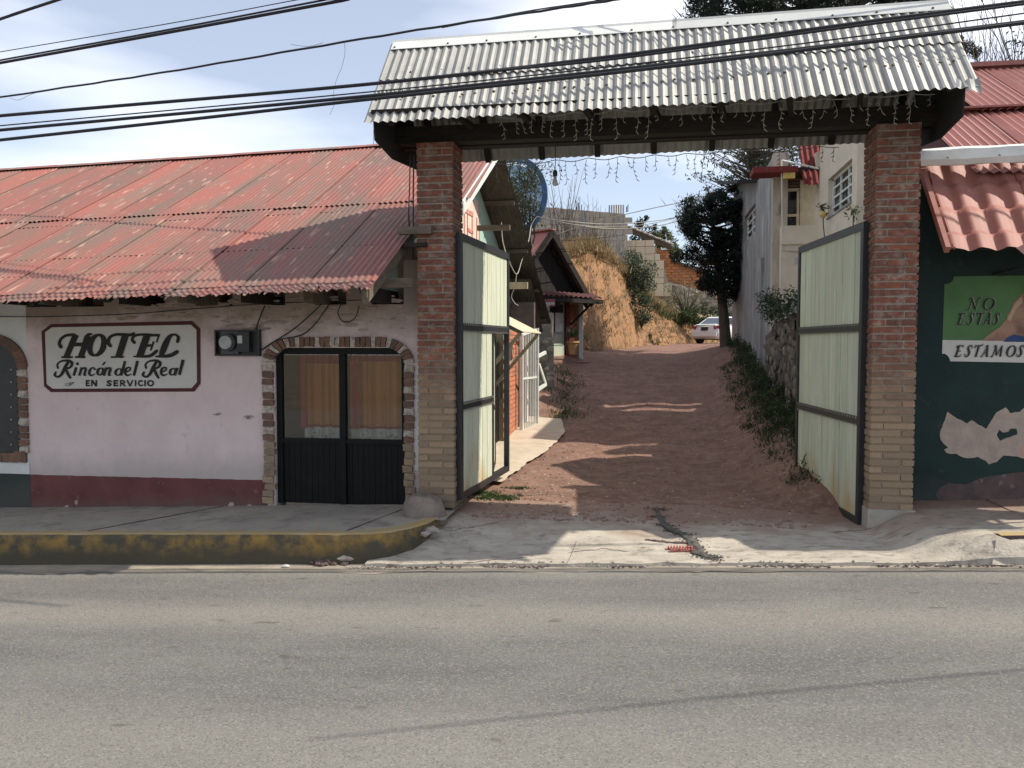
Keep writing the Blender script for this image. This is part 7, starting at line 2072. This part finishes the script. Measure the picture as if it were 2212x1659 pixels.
lane_wire('white wire bundle drooping in front of the dark corrugated slope', [(1116, 592, 17), (1112, 620, 17), (1105, 640, 17), (1112, 655, 17), (1120, 660, 17)], .008, 'cablegrey')

# ------------------------------------------------------------------ small things on the ground
rnd = random.Random(3)
mb = MB()
for k in range(2300):
    Y = 9.7 + 12 * rnd.random() ** 1.6
    X = rnd.uniform(-2.2, 2.0)
    z = max(lane_pt(X, Y)[2] if Y > 10.36 else -9, apron_z(X, Y) if Y < 11.1 else -9)
    mb.rock((X, Y, z), rnd.choice((.008, .011, .014, .018, .028)), (1, 1, .7), .35, rnd)
struct('pebbles', mb, MT['pebble'], kind='stuff')
mb = MB()
for k in range(420):
    c = rnd.choice(((-1.6, 9.75, .3, .25), (-1.45, 9.55, .25, .12), (-2.2, 9.2, .12, .25), (-.9, 9.9, .4, .2), (-2.95, 8.3, .18, .06), (.4, 8.32, 1.2, .03), (1.9, 8.33, 1.0, .03), (-1.4, 8.33, .8, .03)))
    X, Y = rnd.gauss(c[0], c[2] * .6), rnd.gauss(c[1], c[3] * .6)
    if Y > 10.9: continue
    z = apron_z(X, Y) if Y > 8.34 and X > -2.35 else road_z(X) + .01
    mb.rock((X, Y, z), rnd.choice((.006, .009, .013, .018)), (1, 1, .7), .4, rnd)
struct('gravel', mb, MT['palestone'], kind='stuff')
for i, (px, py, r_, lb) in enumerate(((934, 1150, .075, 'pale broken stone lying against the curved kerb'), (920, 1156, .05, 'small pale stone beside the broken one at the curved kerb'), (952, 1112, .05, 'pale pebble at the top end of the curved kerb'), (945, 1131, .035, 'tiny pale stone halfway along the curved kerb'))):
    q = at(px, py, Z=H - 2.13)
    single('stone', MB().rock((q.x, q.y, q.z + r_ * .3), r_, (1.3, .9, .65), .2, rnd), MT['palestone'], lb, 'stone', 'loose stones by the curved kerb')
q = at(745, 1210, Z=road_z(-2.9) + .05)
single('rubble', MB().rock((q.x, q.y + .12, q.z), .12, (1.4, .9, .55), .15, rnd), MT['palestone'], 'white broken lump in the gutter hole where the kerb ends', 'rubble')
single('rubble', MB().rock((q.x - .2, q.y + .1, q.z - .03), .07, (1.2, .9, .6), .2, rnd), MT['palestone'], 'smaller pale lump in the gutter hole where the kerb ends', 'rubble')
mb = MB()
for k in range(46): mb.rock((q.x - .1 + rnd.gauss(0, .14), q.y + .1 + rnd.gauss(0, .06), q.z - .05), rnd.uniform(.02, .06), (1.2, 1, .7), .4, rnd)
struct('gutter_debris', mb, MT['bare2'], kind='stuff')
q = at(618, 1223, Z=road_z(-3.8) + .02)
single('litter', MB().rock((q.x, q.y, q.z), .035, (1.5, .7, .5), .2, rnd), MT['white'], 'scrap of white litter in the shaded gutter', 'litter')
q = at(1226, 1219, Z=road_z(-.8) + .02)
single('litter', MB().prism([(q.x - .04, q.y, q.z), (q.x + .03, q.y - .02, q.z + .01), (q.x + .05, q.y + .03, q.z + .03), (q.x - .01, q.y + .03, q.z + .012)], (0, 0, .004)), M('pale_leaf', (.6, .62, .42), None, 4), 'pale yellow leaf on the road edge', 'leaf')
# broken drain across the ramp
mb = MB()
cr = [(1418, 1112), (1425, 1130), (1436, 1146), (1452, 1156), (1474, 1163), (1494, 1172), (1503, 1185), (1510, 1197), (1530, 1203), (1546, 1206)]
top = [at(x, y, Z=H - 2.16 - .0 * i) for i, (x, y) in enumerate(cr)]
wd_ = [.04, .06, .09, .11, .10, .11, .13, .13, .08, .02]
vs = []
for i, p in enumerate(top):
    p.z = apron_z(p.x, max(8.36, p.y)) + .012
    d_ = (top[min(i + 1, len(top) - 1)] - top[max(0, i - 1)]); d_.z = 0; d_.normalize()
    s_ = Vector((d_.y, -d_.x, 0)) * wd_[i] * .5
    vs += [p - s_ + Vector((0, 0, -.004)), p + Vector((rnd.uniform(-.01, .01), rnd.uniform(-.01, .01), .006 + .02 * rnd.random())), p + s_ + Vector((0, 0, .004))]
fs = []
for i in range(len(top) - 1):
    a = i * 3
    fs += [(a, a + 1, a + 4, a + 3), (a + 1, a + 2, a + 5, a + 4)]
mb.add(vs, fs)
for i, p in enumerate(top):
    for k in range(70): mb.rock((p.x + rnd.gauss(0, .06), p.y + rnd.gauss(0, .05), p.z - .004), rnd.uniform(.004, .014), (1.2, 1, .6), .4, rnd)
struct('broken_drain', mb, M('drain_dark', (.045, .042, .038), (.13, .12, .105), 14, bump=.9))
mb = MB()
for i in range(26):                                   # rough broken lip beside the drain
    p = at(lerp(1398, 1480, i / 25), lerp(1176, 1183, i / 25), Z=H - 2.19)
    mb.rock((p.x, p.y, apron_z(p.x, max(p.y, 8.36)) + .004), rnd.uniform(.014, .03), (1.6, .8, .5), .4, rnd)
struct('broken_edge', mb, MT['bare2'], kind='stuff')
q = at(1476, 1196, Z=H - 2.19)
dg = thing('drain_grate', (q.x, q.y, q.z), 'broken red ribbed drain tile at the end of the trench', 'drain tile')
for rI in range(2):
    for k in range(9):
        x_ = q.x - .16 + .030 * k + .03 * rI
        y_ = max(8.40, q.y) + .085 * (1 - rI)
        part('rib', MB().hexa([(x_, y_ - .05, apron_z(x_, max(8.36, y_ - .04)) - .0), (x_ + .018, y_ - .05, apron_z(x_, max(8.36, y_ - .04)) - .0), (x_ + .018, y_ + .012, apron_z(x_, y_) - .0), (x_, y_ + .012, apron_z(x_, y_) - .0),
             (x_, y_ - .05, apron_z(x_, max(8.36, y_ - .04)) + .03), (x_ + .018, y_ - .05, apron_z(x_, max(8.36, y_ - .04)) + .03), (x_ + .018, y_ + .012, apron_z(x_, y_) + .03), (x_, y_ + .012, apron_z(x_, y_) + .03)]), M('drain_red', (.42, .12, .10), (.34, .10, .08), 20) if rI + k == 0 else bpy.data.materials['drain_red'], dg)
mb = MB()                                             # loose grit and broken lip where ramp and asphalt meet
for k in range(700):
    X = rnd.uniform(-2.9, 4.4)
    if nz(X, 0, 4, 1.7) < -.12: continue
    mb.rock((X, 8.30 + rnd.gauss(0, .025), road_z(X) + .012), rnd.uniform(.004, .011), (1.6, 1, .7), .4, rnd)
struct('gutter_grit', mb, MT['drain_dk'] if 'drain_dk' in MT else MT['bare2'], kind='stuff')
mb = MB()
for k in range(500):
    Y = 9.9 + 9 * rnd.random() ** 1.4; X = rnd.uniform(-2.1, 1.9)
    z = max(lane_pt(X, Y)[2] if Y > 10.36 else -9, apron_z(X, Y) if Y < 11.1 else -9)
    mb.rock((X, Y, z), rnd.choice((.007, .01, .014, .02)), (1, 1, .7), .35, rnd)
struct('lane_gravel', mb, MT['palestone'], kind='stuff')
# cracks in the ramp
mb = MB()
for line in ([(1245, 1165), (1236, 1180), (1222, 1205)], [(1225, 1181), (1300, 1178), (1370, 1184)], [(965, 1144), (1020, 1141), (1085, 1135)], [(1800, 1163), (1840, 1158), (1890, 1157)], [(1000, 1190), (1080, 1188), (1150, 1184)]):
    P = []
    for (x0, y0_), (x1, y1_) in zip(line, line[1:]):
        for k in range(6):
            q = at(lerp(x0, x1, k / 6), lerp(y0_, y1_, k / 6) + rnd.uniform(-1, 1), Z=H - 2.15)
            P.append((q.x, q.y, apron_z(q.x, max(8.36, q.y)) + .002))
    mb.tube(P, [rnd.uniform(.0015, .005) for _ in P], 4)
struct('crack', mb, MT['bare2'])
for o in bpy.data.objects:
    if o.type == 'MESH' and not o.data.materials: o.data.materials.append(MT['bare'])
